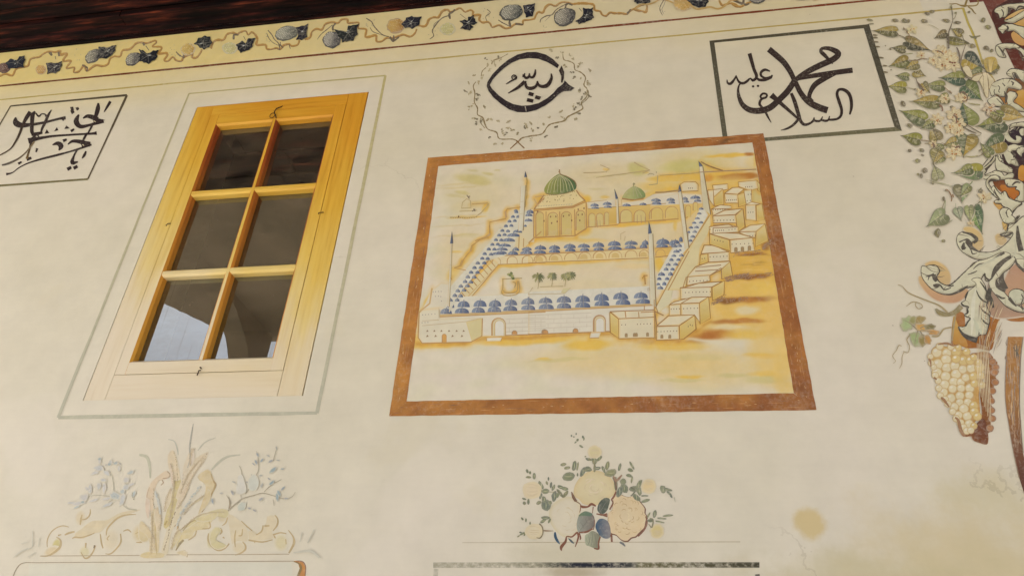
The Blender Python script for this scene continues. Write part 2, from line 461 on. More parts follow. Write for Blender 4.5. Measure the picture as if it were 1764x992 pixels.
tag(Geo().box(-3.62, 5.9, -3.92, -3.74, 4.70, 5.3705, 0.01).build('added_beam', M_SOFFIT), 'added beam along the open front edge of the porch ceiling, covering mirrored sky low in the right panes', 'beam')  # added out of view to close a gap of sky in the reflection

# ============================================================ the window
win = empty('wooden_window', ((HX0+HX1)/2, 0.0, HZ0), 'six pane wooden window with yellow pine frame fading to pale at the bottom', 'window')
def pine(name, dark=False, horiz=False):
    # raw pine: warm yellow-orange above, bleached and limewashed pale below
    mt, t, b = mat_new(name)
    st = (1.5, 20, 26) if horiz else (26, 20, 1.5)
    g1 = nz(t, pos(t, st), 1.6, 6, 0.6); g2 = nz(t, pos(t, (1, 1, 1) if dark else ((1, 2, 4) if horiz else (4, 2, 1))), 2.4, 4)
    gg = t.nodes.new('ShaderNodeNewGeometry'); sp = t.nodes.new('ShaderNodeSeparateXYZ'); t.links.new(gg.outputs['Position'], sp.inputs[0])
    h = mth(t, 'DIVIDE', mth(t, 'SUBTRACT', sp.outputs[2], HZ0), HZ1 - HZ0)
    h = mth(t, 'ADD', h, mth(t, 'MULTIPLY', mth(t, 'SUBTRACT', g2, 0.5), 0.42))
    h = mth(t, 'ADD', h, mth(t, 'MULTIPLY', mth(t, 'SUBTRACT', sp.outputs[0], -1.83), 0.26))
    if dark:  # shade of the inner faces put into the colour, darkest at the top
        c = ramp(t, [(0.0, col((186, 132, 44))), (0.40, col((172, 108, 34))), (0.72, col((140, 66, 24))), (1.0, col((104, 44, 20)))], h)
    else:
        c = ramp(t, [(0.0, col((194, 177, 149))), (0.18, col((194, 175, 140))), (0.34, col((195, 170, 108))), (0.48, col((195, 161, 76))), (0.70, col((194, 150, 52))), (0.95, col((187, 131, 36)))], h)
    gr = ramp(t, [(0.30, (0.76, 0.64, 0.46)), (0.44, (0.94, 0.89, 0.80)), (0.56, (1.0, 0.99, 0.97)), (0.75, (1.08, 1.06, 1.02))], g1)
    k = ramp(t, [(0.15, grey(0.25)), (0.6, grey(0.9))], h)
    c = mix(t, k, c, mix(t, 1.0, c, gr, 'MULTIPLY'))
    # knots and dirt
    vo = t.nodes.new('ShaderNodeTexVoronoi'); vo.inputs['Scale'].default_value = 4.2
    t.links.new(pos(t, (1, 1, 0.55) if not horiz else (0.55, 1, 1), (0, 0, 0)), vo.inputs['Vector'])
    kn = ramp(t, [(0.02, grey(0.6)), (0.07, grey(0))], vo.outputs['Distance'])
    c = mix(t, kn, c, col((126, 84, 34)))
    t.links.new(c, b.inputs['Base Color']); b.inputs['Roughness'].default_value = 0.5
    b.inputs['Specular IOR Level'].default_value = 0.35
    bump(t, b, g1, 0.25, 0.003); return mt
M_PV = pine('pine_upright'); M_PH = pine('pine_rail', horiz=True); M_RB = pine('shaded_rebate', dark=True)  # M_RB: pine with the shade of the rebates painted in
M_HOOK = simple('rusty_iron', (0.05, 0.025, 0.014), 0.6, 0.4, 40.0); M_HOOK.node_tree.nodes['Principled BSDF'].inputs['Metallic'].default_value = 0.5

SX0, SX1, SZ0, SZ1 = -2.234, -1.449, 2.974, 4.553      # sash
GX0, GX1, GZ0, GZ1 = -2.178, -1.510, 3.038, 4.478      # opening of the sash
FY = 0.0025                                             # casing front, just behind the plaster face
YG = 0.044                                             # glass
# outer frame: two uprights, two rails
fr = empty('outer_frame', (0, 0, 0), None, None); fr.parent = win; del fr
def wpart(g, name, mat, parent=win): return g.build(name, mat, parent)
for o_ in [o for o in bpy.data.objects if o.name == 'outer_frame']: bpy.data.objects.remove(o_)
wpart(Geo().box(HX0+0.0006, SX0-0.0010, FY, 0.11, HZ0+0.0006, HZ1-0.0015, 0.0015), 'frame_upright', M_PV)
wpart(Geo().box(SX1+0.0034, HX1-0.0065, FY, 0.11, HZ0+0.0006, HZ1-0.0015, 0.002), 'frame_upright', M_PV)
wpart(Geo().box(SX0-0.0005, SX1+0.0012, FY+0.0008, 0.11, SZ1+0.0015, HZ1-0.0015, 0.0015), 'frame_rail', M_PH)
wpart(Geo().box(SX0-0.0005, SX1+0.0012, FY+0.0008, 0.11, HZ0+0.0006, SZ0-0.0022, 0.0015), 'frame_rail', M_PH)
# sash: stiles and rails with a sloped rebate down to the glass
sy = FY + 0.001; ch = 0.010
def vbar(x0, x1, z0, z1, left, right, name):
    g = Geo(); P_ = [(x0, sy), (x1, sy)]
    if right: P_ += [(x1 + ch, sy + 0.010), (x1 + ch, YG)]
    else: P_ += [(x1, YG)]
    P_ += [(x0 - ch, YG), (x0 - ch, sy + 0.010)] if left else [(x0, YG)]
    g.prism(P_, 2, z0, z1)
    g.bm.normal_update()
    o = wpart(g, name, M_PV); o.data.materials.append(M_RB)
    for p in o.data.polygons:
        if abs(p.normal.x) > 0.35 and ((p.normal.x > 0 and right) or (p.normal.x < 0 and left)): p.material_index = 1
    return o
def hbar(z0, z1, x0, x1, down, up, name):
    g = Geo(); P_ = [(sy + 0.0006, z1), (sy + 0.0006, z0)]
    P_ += [(sy + 0.010, z0 - ch), (YG, z0 - ch)] if down else [(YG, z0)]
    P_ += [(YG, z1 + ch), (sy + 0.010, z1 + ch)] if up else [(YG, z1)]
    g.prism(P_, 0, x0, x1); return wpart(g, name, M_PH)
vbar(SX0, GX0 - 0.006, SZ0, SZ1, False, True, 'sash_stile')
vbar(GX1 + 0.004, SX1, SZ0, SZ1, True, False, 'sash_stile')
hbar(GZ1 + 0.004, SZ1 - 0.001, GX0 - 0.006, GX1 + 0.004, True, False, 'sash_rail')
hbar(SZ0 + 0.001, GZ0 - 0.006, GX0 - 0.006, GX1 + 0.004, False, True, 'sash_rail')
CBX = -1.842
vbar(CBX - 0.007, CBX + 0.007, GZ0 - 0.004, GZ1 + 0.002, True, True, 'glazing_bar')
for zc in (3.996, 3.505):
    hbar(zc - 0.009, zc + 0.009, GX0 - 0.003, CBX - 0.0065, True, True, 'glazing_bar')
    hbar(zc - 0.009, zc + 0.009, CBX + 0.0065, GX1 + 0.001, True, True, 'glazing_bar')

def glass():
    mt, t, b = mat_new('dusty_glass'); t.nodes.remove(b); out = [n for n in t.nodes if n.type == 'OUTPUT_MATERIAL'][0]
    P = pos(t)
    tr = N(t, 'BsdfTransparent'); tr.inputs[0].default_value = (0.62, 0.57, 0.48, 1)
    gl = N(t, 'BsdfGlossy'); gl.inputs['Color'].default_value = (0.92, 1.0, 0.98, 1); gl.inputs['Roughness'].default_value = 0.0
    df = N(t, 'BsdfDiffuse'); df.inputs['Color'].default_value = (0.24, 0.185, 0.125, 1)
    n1 = nz(t, pos(t, (1, 1, 2.2), (0, 0.5, 0)), 5, 5, 0.65)
    # wiping smears: thin slanted streaks
    sm = nz(t, pos(t, (40, 1, 1.6), (0, 0.42, 0)), 1.2, 2, 0.5)
    sm2 = nz(t, pos(t, (36, 1, 2.0), (0, -0.9, 0)), 1.0, 2, 0.5)
    d = ramp(t, [(0.35, grey(0.04)), (0.72, grey(0.27))], n1)
    d = mth(t, 'ADD', d, ramp(t, [(0.66, grey(0)), (0.78, grey(0.22))], sm))
    d = mth(t, 'ADD', d, ramp(t, [(0.67, grey(0)), (0.78, grey(0.18))], sm2))
    v = t.nodes.new('ShaderNodeTexVoronoi'); v.inputs['Scale'].default_value = 42
    t.links.new(P, v.inputs['Vector'])
    fl_ = mth(t, 'MULTIPLY', mth(t, 'LESS_THAN', v.outputs['Distance'], 0.10), mth(t, 'GREATER_THAN', nz(t, P, 7, 2), 0.60))
    d = mth(t, 'ADD', d, mth(t, 'MULTIPLY', fl_, 0.45))
    lw = N(t, 'LayerWeight'); lw.inputs['Blend'].default_value = 0.35
    rf = mth(t, 'ADD', mth(t, 'MULTIPLY', lw.outputs['Fresnel'], 0.9), 0.22, True)
    m1 = N(t, 'MixShader'); t.links.new(rf, m1.inputs[0]); t.links.new(tr.outputs[0], m1.inputs[1]); t.links.new(gl.outputs[0], m1.inputs[2])
    m2 = N(t, 'MixShader'); t.links.new(d, m2.inputs[0]); t.links.new(m1.outputs[0], m2.inputs[1]); t.links.new(df.outputs[0], m2.inputs[2])
    bp = N(t, 'Bump'); bp.inputs['Strength'].default_value = 0.06; bp.inputs['Distance'].default_value = 0.004
    t.links.new(nz(t, P, 4, 2), bp.inputs['Height']); t.links.new(bp.outputs[0], gl.inputs['Normal'])
    t.links.new(m2.outputs[0], out.inputs[0]); return mt
M_GLASS = glass()
zs = [GZ0 - 0.002, 3.505, 3.996, GZ1 + 0.002]; xs = [GX0 - 0.002, CBX, GX1 + 0.002]
for i in range(3):
    for j in range(2):
        g = Geo(); g.bm.faces.new([g.bm.verts.new(p) for p in ((xs[j]+0.004, YG+0.002, zs[i]+0.004), (xs[j+1]-0.004, YG+0.002, zs[i]+0.004), (xs[j+1]-0.004, YG+0.002, zs[i+1]-0.004), (xs[j]+0.004, YG+0.002, zs[i+1]-0.004))])
        wpart(g, 'pane', M_GLASS)
# hooks and eyes
def hook(pts, r=0.003): wpart(Geo().tube(pts, r*.68, 8), 'hook', M_HOOK)
q = at(470, 202)
ring = [(-1.856 + 0.014*math.cos(k/10*2*math.pi), -0.004, 4.503 + 0.019*math.sin(k/10*2*math.pi)) for k in range(11)]
hook(ring, 0.0028)
hook([(-1.852, 0.004, 4.522), (-1.846, -0.010, 4.528), (-1.838, -0.012, 4.545), (-1.826, -0.008, 4.556), (-1.818, 0.006, 4.580)], 0.0042)
hook([(-1.845, 0.006, 4.52), (-1.838, -0.008, 4.506), (-1.833, 0.004, 4.485)], 0.004)
hook([(-1.458, 0.006, 3.806), (-1.449, -0.010, 3.803), (-1.440, -0.010, 3.803), (-1.431, -0.002, 3.810), (-1.430, 0.008, 3.813)], 0.0032)
hook([(-1.834, 0.006, 2.993), (-1.829, -0.006, 2.996), (-1.823, 0.006, 2.990)], 0.0025)
hook([(-1.829, 0.006, 2.985), (-1.826, -0.010, 2.977), (-1.826, -0.010, 2.966), (-1.833, -0.002, 2.958)], 0.0035)
hook([(-2.254, 0.008, 3.789), (-2.250, -0.004, 3.790), (-2.240, -0.006, 3.797), (-2.228, -0.003, 3.799)], 0.003)
# ============================================================ painted decoration
def px(x, z, y=0.0):               # wall point -> photo pixel (to lay out what runs along the wall)
    d = Vector((x, y, z)) - CAM
    q = [sum(ROT[i][k]*d[k] for k in range(3)) for i in range(3)]
    return (882 + F*q[0]/q[2], 496 + F*q[1]/q[2])
OCH = (176, 136, 62); INK = (44, 32, 30)

# ------------------------------------------------------------ frieze under the eave
G = {1: (0, 50, 8.82), 2: (190, 40, 8.82), 3: (380, 20, 8.82), 4: (540, 5, 8.82), 5: (720, 0, 8.82), 6: (900, 0, 8.82), 7: (1080, 0, 8.82), 8: (1260, 0, 8.82)}
fz = Mural('painted_frieze', 700, 45, 'long yellow frieze of grapevine with dark leaves painted along the top of the wall', 'frieze')
ZR = sum(at(*p).z for p in ((0, 150), (450, 103.5), (800, 69.5), (1150, 36.7), (1510, 0))) / 5     # dark red stripe
ZO = sum(at(*p).z for p in ((0, 173), (224, 149.4), (900, 88), (1460, 34))) / 4                     # olive stripe
XR = at(1672, 2).x
p = fz.part('ground')
y = fz.lay(); xs = [-6.25 + i*0.25 for i in range(int((XR + 6.25)/0.25) + 1)]; L = []
for x in xs:
    f = min(1, max(0, (x + 2.6)/2.6)); a = 0.92 - 0.55*f
    L.append([p.vt(px(x, zz), y, (200, 176, 108), aa) for zz, aa in ((5.30, a), (ZR + 0.03, a), (ZR, a*0.75), (ZO, a*0.45), (ZO - 0.05, a*0.40), (ZO - 0.22, 0.0))])
for A, B in zip(L, L[1:]):
    for k in range(5): p.f.append((A[k], B[k], B[k+1], A[k+1]))
p.done(M_WASH)
def hline(m, name, z, x0, x1, wz, c, c2=None, mat=None, a=1.0):
    p = m.part(name); n = int((x1-x0)/0.12) + 2; y = m.lay(); L = []
    for i in range(n):
        x = x0 + (x1-x0)*i/(n-1); k = 1 + random.uniform(-.16, .16); zz = z + random.uniform(-.0008, .0008)
        cc = lerp(c, c2, i/(n-1)) if c2 else c
        L.append((p.vt(px(x, zz + wz*k/2), y, cc, a), p.vt(px(x, zz - wz*k/2), y, cc, a)))
    for (a0, b0), (a1, b1) in zip(L, L[1:]): p.f.append((a0, a1, b1, b0))
    return p.done(mat or M_PAINT)
hline(fz, 'dark_red_stripe', ZR, -6.25, at(1520, 0).x + 0.45, 0.0155, (84, 42, 16), (112, 50, 28))
hline(fz, 'olive_stripe', ZO, -6.25, at(1660, 14).x, 0.0115, (158, 138, 62), (160, 136, 58), a=0.9)

def vine(txts):
    p = fz.part('vine')
    for k, t in txts:
        pts = Z(G[k], t)
        p.rib(pts, [3.3, 4.3, 2.9, 4.6, 3.3, 4.3, 3.1], (168, 124, 52), 0.95, jit=.18)
        p.rib([(x+0.3, y+0.7) for x, y in pts], [0.8, 1.6, 0.6, 1.8, 0.9], (118, 78, 30), 0.85, jit=.3)
    return p.done()
vine([(1, '-60 740 0 720 90 690 190 710 250 610 370 580 430 560 470 460 600 430 650 390 720 355 790 350 840 360 920 340 910 400 1020 380 960 490 1080 490 1010 600 1130 590 1120 660 1200 650 1280 560 1320 640 1450 560 1560 570 1640 540 1680 450 1764 415'),
      (2, '60 505 150 510 190 420 300 400 400 310 490 300 560 310 680 270 700 300 640 360 780 370 740 450 730 470 860 460 870 490 820 570 880 580 950 520 1000 570 1080 580 1120 520 1250 470 1240 520 1310 530 1380 440 1390 400'),
      (2, '1530 390 1570 290 1640 260 1720 260 1764 190'),
      (3, '0 450 60 420 100 350 200 330 260 360 280 330 380 300 420 360 470 320 520 350 560 420 550 510 680 510 700 570 760 580 850 560 900 580 960 520 1040 500 1080 530 1170 510 1200 440'),
      (3, '1280 430 1360 400 1390 310 1460 270 1540 280 1590 200 1680 170 1780 180'),
      (4, '330 320 380 310 430 260 520 260 520 310 600 310 690 310 680 390 800 410 790 520 860 520 950 500 960 590 1040 590 1110 540 1200 540 1300 510 1370 490 1470 520 1540 470 1570 400'),
      (4, '1610 350 1700 360 1764 250'),
      (5, '0 395 120 400 160 310 240 270 310 270 370 180 450 155 490 190 570 160 640 130 700 180 720 190 800 160 840 190 830 240 900 235 950 240 930 300 980 350 1060 340 1100 370 1130 420 1230 390 1290 420 1340 440 1410 420 1490 370 1590 380 1600 320 1690 310 1780 290'),
      (6, '180 300 205 240 240 190 310 200 350 120 420 75 500 100 560 60 620 40 700 50 760 70 860 60 960 60 1080 80 1100 160 1180 180 1210 230 1270 250 1330 200 1400 210 1500 210 1590 220 1640 170 1750 120'),
      (7, '130 130 200 90 300 80 290 190 240 180 170 170 100 150'), (7, '1400 10 1450 90 1550 60 1640 70 1700 110 1764 100'),
      (8, '0 60 60 100 130 110 250 60 330 20 400 30 490 10')])
for k, t, w in [(3, '720 290 780 360 820 430 880 490 900 590', 1.0), (3, '700 330 740 420 800 480 880 520', .7), (4, '800 240 880 290 920 360 1000 450 1070 500 1150 520', 1.0), (4, '860 380 900 440 970 470 1060 500', .7),
                (5, '480 240 370 280 290 360 220 470 240 550 180 600', 1.0), (5, '370 280 250 370 240 420', .6), (5, '1050 150 1100 200 1030 260 1050 330', .8), (5, '1220 310 1280 350 1360 390 1400 410', 1.0),
                (6, '680 60 520 150 450 230 360 250 280 300 270 350', 1.0), (6, '450 230 420 250 340 330', .6), (7, '570 -10 500 130 540 240', .9), (7, '590 0 560 90 530 150 560 220', .6),
                (4, '300 430 295 370 340 315', 1.9), (4, '290 340 220 400 120 480 60 560', .8), (5, '490 295 478 220 540 180 560 150', 2.0), (5, '1410 415 1390 350 1400 300', 2.0), (4, '1160 520 1215 590 1220 500', 1.8), (4, '1215 590 1270 550 1300 520', 1.6),
                (6, '650 140 665 80 700 60 760 90', 1.9), (3, '890 590 910 470', 1.2), (2, '500 300 520 345', 3.4), (2, '540 350 590 420', 1), (2, '1000 440 1060 500 1120 520', 1.3), (2, '1120 480 1110 540', 2.4), (1, '760 360 790 410', 3.2), (1, '890 350 900 420', 3.2), (1, '1250 550 1330 600 1310 650', 1.6), (1, '840 420 850 470', .9),
                (3, '200 430 205 360 270 360', 2.0), (3, '350 380 380 440', .8), (3, '900 500 950 560', 1.6), (3, '1040 500 1060 570', 1.0), (5, '1480 370 1600 380', 2.2), (5, '640 220 740 300', .7), (7, '1630 0 1700 40 1764 60', 1.6), (8, '0 0 60 30 170 80', 1.4), (8, '190 0 180 50 220 80 270 60', 2.2), (6, '860 130 900 180', .8), (6, '1590 230 1640 150', 2.0), (7, '0 210 60 150', 1.6)]:
    p = fz.part('sprig' if w < 1.5 else 'stem_knot'); w *= 1.5
    p.rib(Z(G[k], t), [w, w*1.3, w*0.8], (66, 46, 28), 0.85 if w > .9 else 0.6, jit=.25); p.done()
for k, t, n in [(3, '760 430', 9), (4, '860 330', 12), (5, '1080 220', 10), (5, '230 480', 8), (6, '300 380', 7), (7, '540 120', 6), (2, '960 430', 9), (1, '1190 380', 5), (8, '690 20', 4)]:
    p = fz.part('tendril_spray'); x, y = Z(G[k], t)[0]
    for i in range(n):
        ax, ay = x + random.uniform(-9, 9), y + random.uniform(-11, 11); an = random.uniform(0, 3.14)
        p.rib([(ax, ay), (ax + 2.2*math.cos(an), ay + 2.2*math.sin(an))], [1.0, .4], random.choice([(110, 96, 60), (90, 78, 50), (130, 120, 84)]), .6)
    p.done()

def grapes(reg, c, rx, ry, rot, tone, label=None, rim=(34, 34, 40), rimw=0.9):
    # bunch: dark rim on the low side, round grapes over it, each with its own light dab
    p = fz.part('grape_cluster', None, label); (cx, cy), = Z(reg, c); rx *= .98/reg[2]; ry *= 1.0/reg[2]; tone = lerp(tone, rim, .12); ca, sa = math.cos(R(rot)), math.sin(R(rot))
    p.blob(cx + .4, cy + .8, rx*1.06, ry*1.08, rim, rot, rimw, n=22, wob=.07)
    p.blob(cx, cy, rx*.93, ry*.9, lerp(tone, rim, .25), rot, min(1, rimw+.05), n=20, wob=.05)
    d = 3.3
    for i in range(-9, 10):
        for j in range(-9, 10):
            x = i*d + (j % 2)*d/2; y = j*d*.86
            if (x/(rx*.9))**2 + (y/(ry*.9))**2 > 1: continue
            f = (x/rx*1.1 + y/ry*.5)*.5 + .5
            cc = lerp(tone, rim, max(0, min(.95, 1.25*f - .42 + random.uniform(-.16, .16))))
            X, Y = cx + x*ca - y*sa, cy + x*sa + y*ca
            p.blob(X, Y, 1.72, 1.66, cc, 0, 1, None, lerp(cc, rim, .55), n=9, wob=.08, core=.6)
            if random.random() < .5: p.blob(X - .45, Y - .5, .6, .55, lerp(cc, (225, 214, 190), .65), n=6)
    return p.done(M_INK if rimw < .6 else M_PAINT)
PALE = (168, 160, 140); YEL = (192, 162, 96)
grapes(G[1], '60 590', 95, 75, -12, (120, 96, 84), rim=(74, 48, 44))
grapes(G[1], '620 620', 80, 66, 0, (190, 152, 88), rim=(158, 112, 54), rimw=.55)
grapes(G[1], '1410 415', 130, 85, -38, (178, 168, 140))
grapes(G[2], '345 545', 125, 85, -30, (178, 168, 144))
grapes(G[2], '1180 400', 110, 85, -10, (196, 166, 92), rim=(160, 124, 56), rimw=.4)
grapes(G[3], '140 560', 115, 85, 0, (186, 176, 124), rim=(172, 158, 104), rimw=.4)
grapes(G[3], '1000 330', 175, 104, -14, (182, 174, 152), 'silvery grape cluster', rim=(66, 68, 62))
grapes(G[4], '275 565', 130, 118, -15, (186, 176, 156))
grapes(G[4], '1250 355', 135, 108, -10, (190, 156, 86), 'ochre grape cluster', rim=(140, 96, 40), rimw=.6)
grapes(G[5], '450 450', 118, 90, 0, (184, 174, 120), rim=(168, 154, 100), rimw=.45)
grapes(G[5], '1420 195', 175, 112, -12, (184, 174, 150), rim=(36, 40, 42))
grapes(G[6], '640 265', 165, 125, -20, (184, 172, 146), rim=(38, 38, 44))
grapes(G[7], '860 55', 155, 115, 0, (190, 156, 92), rim=(170, 130, 62), rimw=.5)
def vleaf(reg, t, c=(30, 32, 38), hi=True, label=None):
    p = fz.part('vine_leaf', None, label); P = Z(reg, t)
    cx = sum(q[0] for q in P)/len(P); cy = sum(q[1] for q in P)/len(P); P = [(cx + (q[0]-cx)*1.14, cy + (q[1]-cy)*1.14) for q in P]
    Q = []                                           # notched outline
    for i, q in enumerate(P):
        b = P[(i+1) % len(P)]; Q.append(q)
        d = math.hypot(b[0]-q[0], b[1]-q[1])
        if d > 5: 
            mx, my = (q[0]+b[0])/2, (q[1]+b[1])/2; f = random.uniform(.02, .13)
            Q.append((mx + (cx-mx)*f, my + (cy-my)*f))
    p.poly(Q, c, 1.0, True, (cx-10, cy-8, cx+10, cy+8, lerp(c, (16, 18, 26), .7)), step=1.5)
    for q in P[::2]: p.rib([(cx, cy), ((cx*1.2+q[0]*.8)/2, (cy*1.2+q[1]*.8)/2), (q[0]*.85+cx*.15, q[1]*.85+cy*.15)], [.7, .3], (66, 66, 62), .7)
    if hi:
        for i in range(2):
            x, y = cx + random.uniform(-5, 5), cy + random.uniform(-4, 3); p.rib([(x-1.3, y+.5), (x+1.6, y-.6)], [1.3, .5], (176, 176, 170), .75)
    return p.done()
vleaf(G[1], '110 530 180 470 260 490 300 440 370 430 380 480 350 560 370 590 260 600 150 600', (40, 44, 52))
vleaf(G[1], '720 540 790 530 850 540 935 512 935 560 900 640 850 680 790 670 735 688 735 610', (40, 36, 46))
vleaf(G[1], '1520 290 1590 290 1640 300 1700 275 1755 270 1745 340 1700 400 1620 450 1500 450 1510 370')
vleaf(G[2], '455 420 510 430 560 475 610 465 650 435 720 432 705 520 680 560 590 618 520 600 465 580 470 500')
vleaf(G[2], '1290 330 1350 250 1440 215 1510 230 1540 310 1500 370 1430 405 1370 380 1350 350', (28, 34, 36))
vleaf(G[3], '255 520 340 465 385 500 420 435 520 428 490 490 480 545 430 590 370 610 320 630 280 580')
vleaf(G[3], '1160 265 1240 240 1325 215 1320 270 1305 320 1310 390 1240 435 1160 430 1190 370 1180 310', (30, 28, 42))
vleaf(G[4], '345 425 440 440 510 455 530 375 600 365 675 355 650 440 660 490 600 575 510 590 455 600 400 520', (36, 40, 38))
vleaf(G[4], '1355 335 1400 290 1420 250 1500 225 1540 240 1630 235 1600 320 1590 350 1500 400 1450 380 1410 390', (34, 34, 46))
vleaf(G[5], '650 340 720 318 760 335 765 285 840 258 860 310 890 365 845 392 800 385 840 420 790 465 720 455 660 440 700 385', (32, 34, 40))
vleaf(G[5], '1610 110 1680 95 1770 80 1765 170 1740 250 1650 270 1625 200', (34, 34, 48))
vleaf(G[6], '825 330 890 285 930 230 925 150 1000 160 1065 145 1060 200 1075 280 1040 310 985 330 950 350 870 370', (34, 34, 42))
vleaf(G[7], '120 40 150 -10 200 -45 280 -40 350 -30 340 50 260 78 215 60 160 75', (32, 34, 38))
vleaf(G[7], '930 20 1000 -45 1100 -60 1200 -45 1225 40 1180 110 1090 122 1010 90', (34, 36, 42))
vleaf(G[8], '940 0 1000 -50 1100 -60 1210 -50 1205 5 1080 18 1010 14', (34, 40, 40))
# the frieze goes on to the left and, past the top of the photo, to the right corner
p = fz.part('vine')
for x0, x1 in ((-6.1, -4.1), (0.1, 1.85)):
    pts = []; n = int((x1-x0)/0.035)
    for i in range(n): pts.append(px(x0 + (x1-x0)*i/n, ZR + 0.11 + 0.055*math.sin(i*0.42) + 0.015*math.sin(i*1.9)))
    p.rib(pts, [2.4, 3.0, 2.0, 3.0], (172, 134, 62), .85)
p.done()
for x in (-5.9, -5.45, -5.0, -4.55, 0.9, 1.35, 1.75):
    q = px(x, ZR + 0.13); vleaf((0, 0, 1), ' '.join(f'{q[0]+a} {q[1]+b}' for a, b in ((-13, 2), (-6, -7), (3, -9), (12, -6), (9, 3), (2, 8), (-7, 8))))
    q = px(x - 0.16, ZR + 0.11); grapes((0, 0, 1), f'{q[0]} {q[1]}', 14, 10, -15, PALE)

# ------------------------------------------------------------ lines painted round the window
wo_ = Mural('painted_window_outline', 380, 150, 'thin olive painted line boxing in the yellow window', 'painted line', off=0.0012)
X0, X1, Z1_, Z0_ = -2.4225, -1.2555, 4.742, 2.776
p = wo_.part('top_line'); p.rib([px(X0, Z1_), px(-1.9, Z1_+.002), px(X1, Z1_)], [2.0, 2.2, 2.6], (160, 146, 92), .9, smooth=False); p.done()
for nm, A, B, w, c in (('side_line', (X0, Z1_), (X0, Z0_), [2.6, 3.2, 4.2, 5.4], (158, 146, 100)), ('side_line', (X1, Z1_), (X1, Z0_), [4.4, 5.4, 6.0, 6.2], (164, 148, 92)), ('bottom_line', (X0, Z0_), (X1, Z0_), [6.2, 6.4, 6.0, 5.4], (162, 156, 132))):
    p = wo_.part(nm); n = 14; c2 = (160, 154, 132)
    pts = [px(A[0]+(B[0]-A[0])*i/n + random.uniform(-.001, .001), A[1]+(B[1]-A[1])*i/n + random.uniform(-.001, .001)) for i in range(n+1)]
    p.rib(pts, w, c, .9, smooth=False, c2=c2, jit=.08); p.done(M_PAINT)

# ------------------------------------------------------------ inscription panel on the left
A_ = (0, 150, 5.513)
def ink(p, reg, t, w, c=INK, a=1.0, **k):
    kw = 1.45 if reg is A_ else 1.14; W = [q*kw/reg[2] + .25 for q in (w if isinstance(w, (list, tuple)) else [w])]
    p.rib(Z(reg, t), W if len(W) > 1 else W[0], c, a, **k)
lp = Mural('inscription_panel', 110, 240, 'slanting black calligraphy in a thin dark box, left of the window', 'inscription', 'calligraphy inscriptions on the wall', off=0.0014)
tl, tr, br = at(17.8, 184.5), at(219, 163.5), at(152, 309)
xl = -4.02 if tl.x > -3.9 else tl.x; xl = tl.x; xr = (tr.x+br.x)/2; zt = (tl.z+tr.z)/2; zb = br.z
for nm, pts, w, c in (('border', [(xl, zt), (xr, zt)], [2.2, 3.6], (58, 46, 28)), ('border', [(xr, zt), (xr, zb)], [4.2, 3.0, 2.6], (66, 52, 28)), ('border', [(xr, zb), (xl, zb)], [3.4, 3.6, 3.6], (96, 86, 48)), ('border', [(xl, zb), (xl, zt)], [2.0, 2.4], (74, 62, 36))):
    p = lp.part(nm); p.rib([px(pts[0][0]+(pts[1][0]-pts[0][0])*i/8, pts[0][1]+(pts[1][1]-pts[0][1])*i/8) for i in range(9)], w, c, .95, smooth=False, jit=.1); p.done(M_INK)
p = lp.part('lettering')
BR_ = (70, 52, 30)
for t, w in [('1050 140 1020 190 990 240', [18, 15, 5]), ('935 155 930 210 910 280 890 325', [10, 28, 22, 12]), ('750 265 725 330 765 378 850 365 920 345 985 325', [10, 34, 26, 16, 20, 24]), ('790 300 830 280 880 290 930 312', [8, 22, 30, 30]), ('885 345 860 400 835 445', [14, 11, 10]),
             ('150 290 152 340 200 366 300 360 420 340 560 305 625 295', [8, 40, 34, 20, 15, 14, 22]), ('335 235 312 270 305 350 305 430 330 470 300 500', [10, 26, 24, 22, 18, 20]), ('340 250 370 282 400 258 440 268 430 285', [8, 12, 7, 10, 5]), ('490 220 460 270 430 340 400 400 390 450', [5, 16, 18, 14, 10]),
             ('300 455 350 448 405 435', [18, 22, 14]), ('270 515 350 495 500 470 700 455 870 446 920 440', [38, 22, 14, 12, 14, 24]), ('325 480 345 455 370 475 350 498 325 480', 9), ('830 440 800 490 785 530', [13, 14, 10]), ('645 548 690 518 760 522 810 540 860 546', [6, 18, 26, 34, 30]),
             ('870 550 750 590 650 620 540 650 400 685 270 725 180 770 120 815 60 830', [12, 12, 10, 14, 12, 8, 6, 6, 16]), ('500 552 550 538 580 565 560 605', [6, 26, 34, 6]), ('600 515 636 500', [20, 12]), ('355 585 343 622', [16, 8]), ('175 732 207 712', [16, 10]),
             ('818 612 802 650 780 682', [9, 17, 5]), ('735 595 702 660 688 722 742 712', [12, 12, 26, 7]), ('640 785 678 764', [22, 18]), ('700 775 738 755', [22, 18]), ('672 212 700 205', [26, 20]), ('725 215 750 203', [22, 14]), ('676 245 705 232', [26, 18]), ('675 424 705 402', [18, 10]), ('255 690 300 675', [22, 14])]:
    ink(p, A_, t, w)
for t in ('425 448 470 440 445 405', '515 424 556 412 540 385', '612 402 665 396 630 368', '880 285 1002 318 890 348', '765 528 876 546 782 582', '575 296 628 286 602 328'): p.poly(Z(A_, t), INK)
ink(p, A_, '890 325 912 334', [7, 4], (176, 160, 128)); ink(p, A_, '785 548 800 560', [7, 5], (176, 160, 128))
ink(p, A_, '290 240 250 300 215 370 190 440 150 520 100 590 20 640 -30 662', [26, 24, 16, 15, 12, 8, 8, 6], c2=BR_)
ink(p, A_, '300 520 280 600 255 685', [18, 11, 16], c2=(110, 86, 46)); ink(p, A_, '330 520 250 620 180 680 90 725 20 745', [9, 8, 10, 13, 9], (110, 88, 48), .9, c2=INK)
p.done(M_INK)

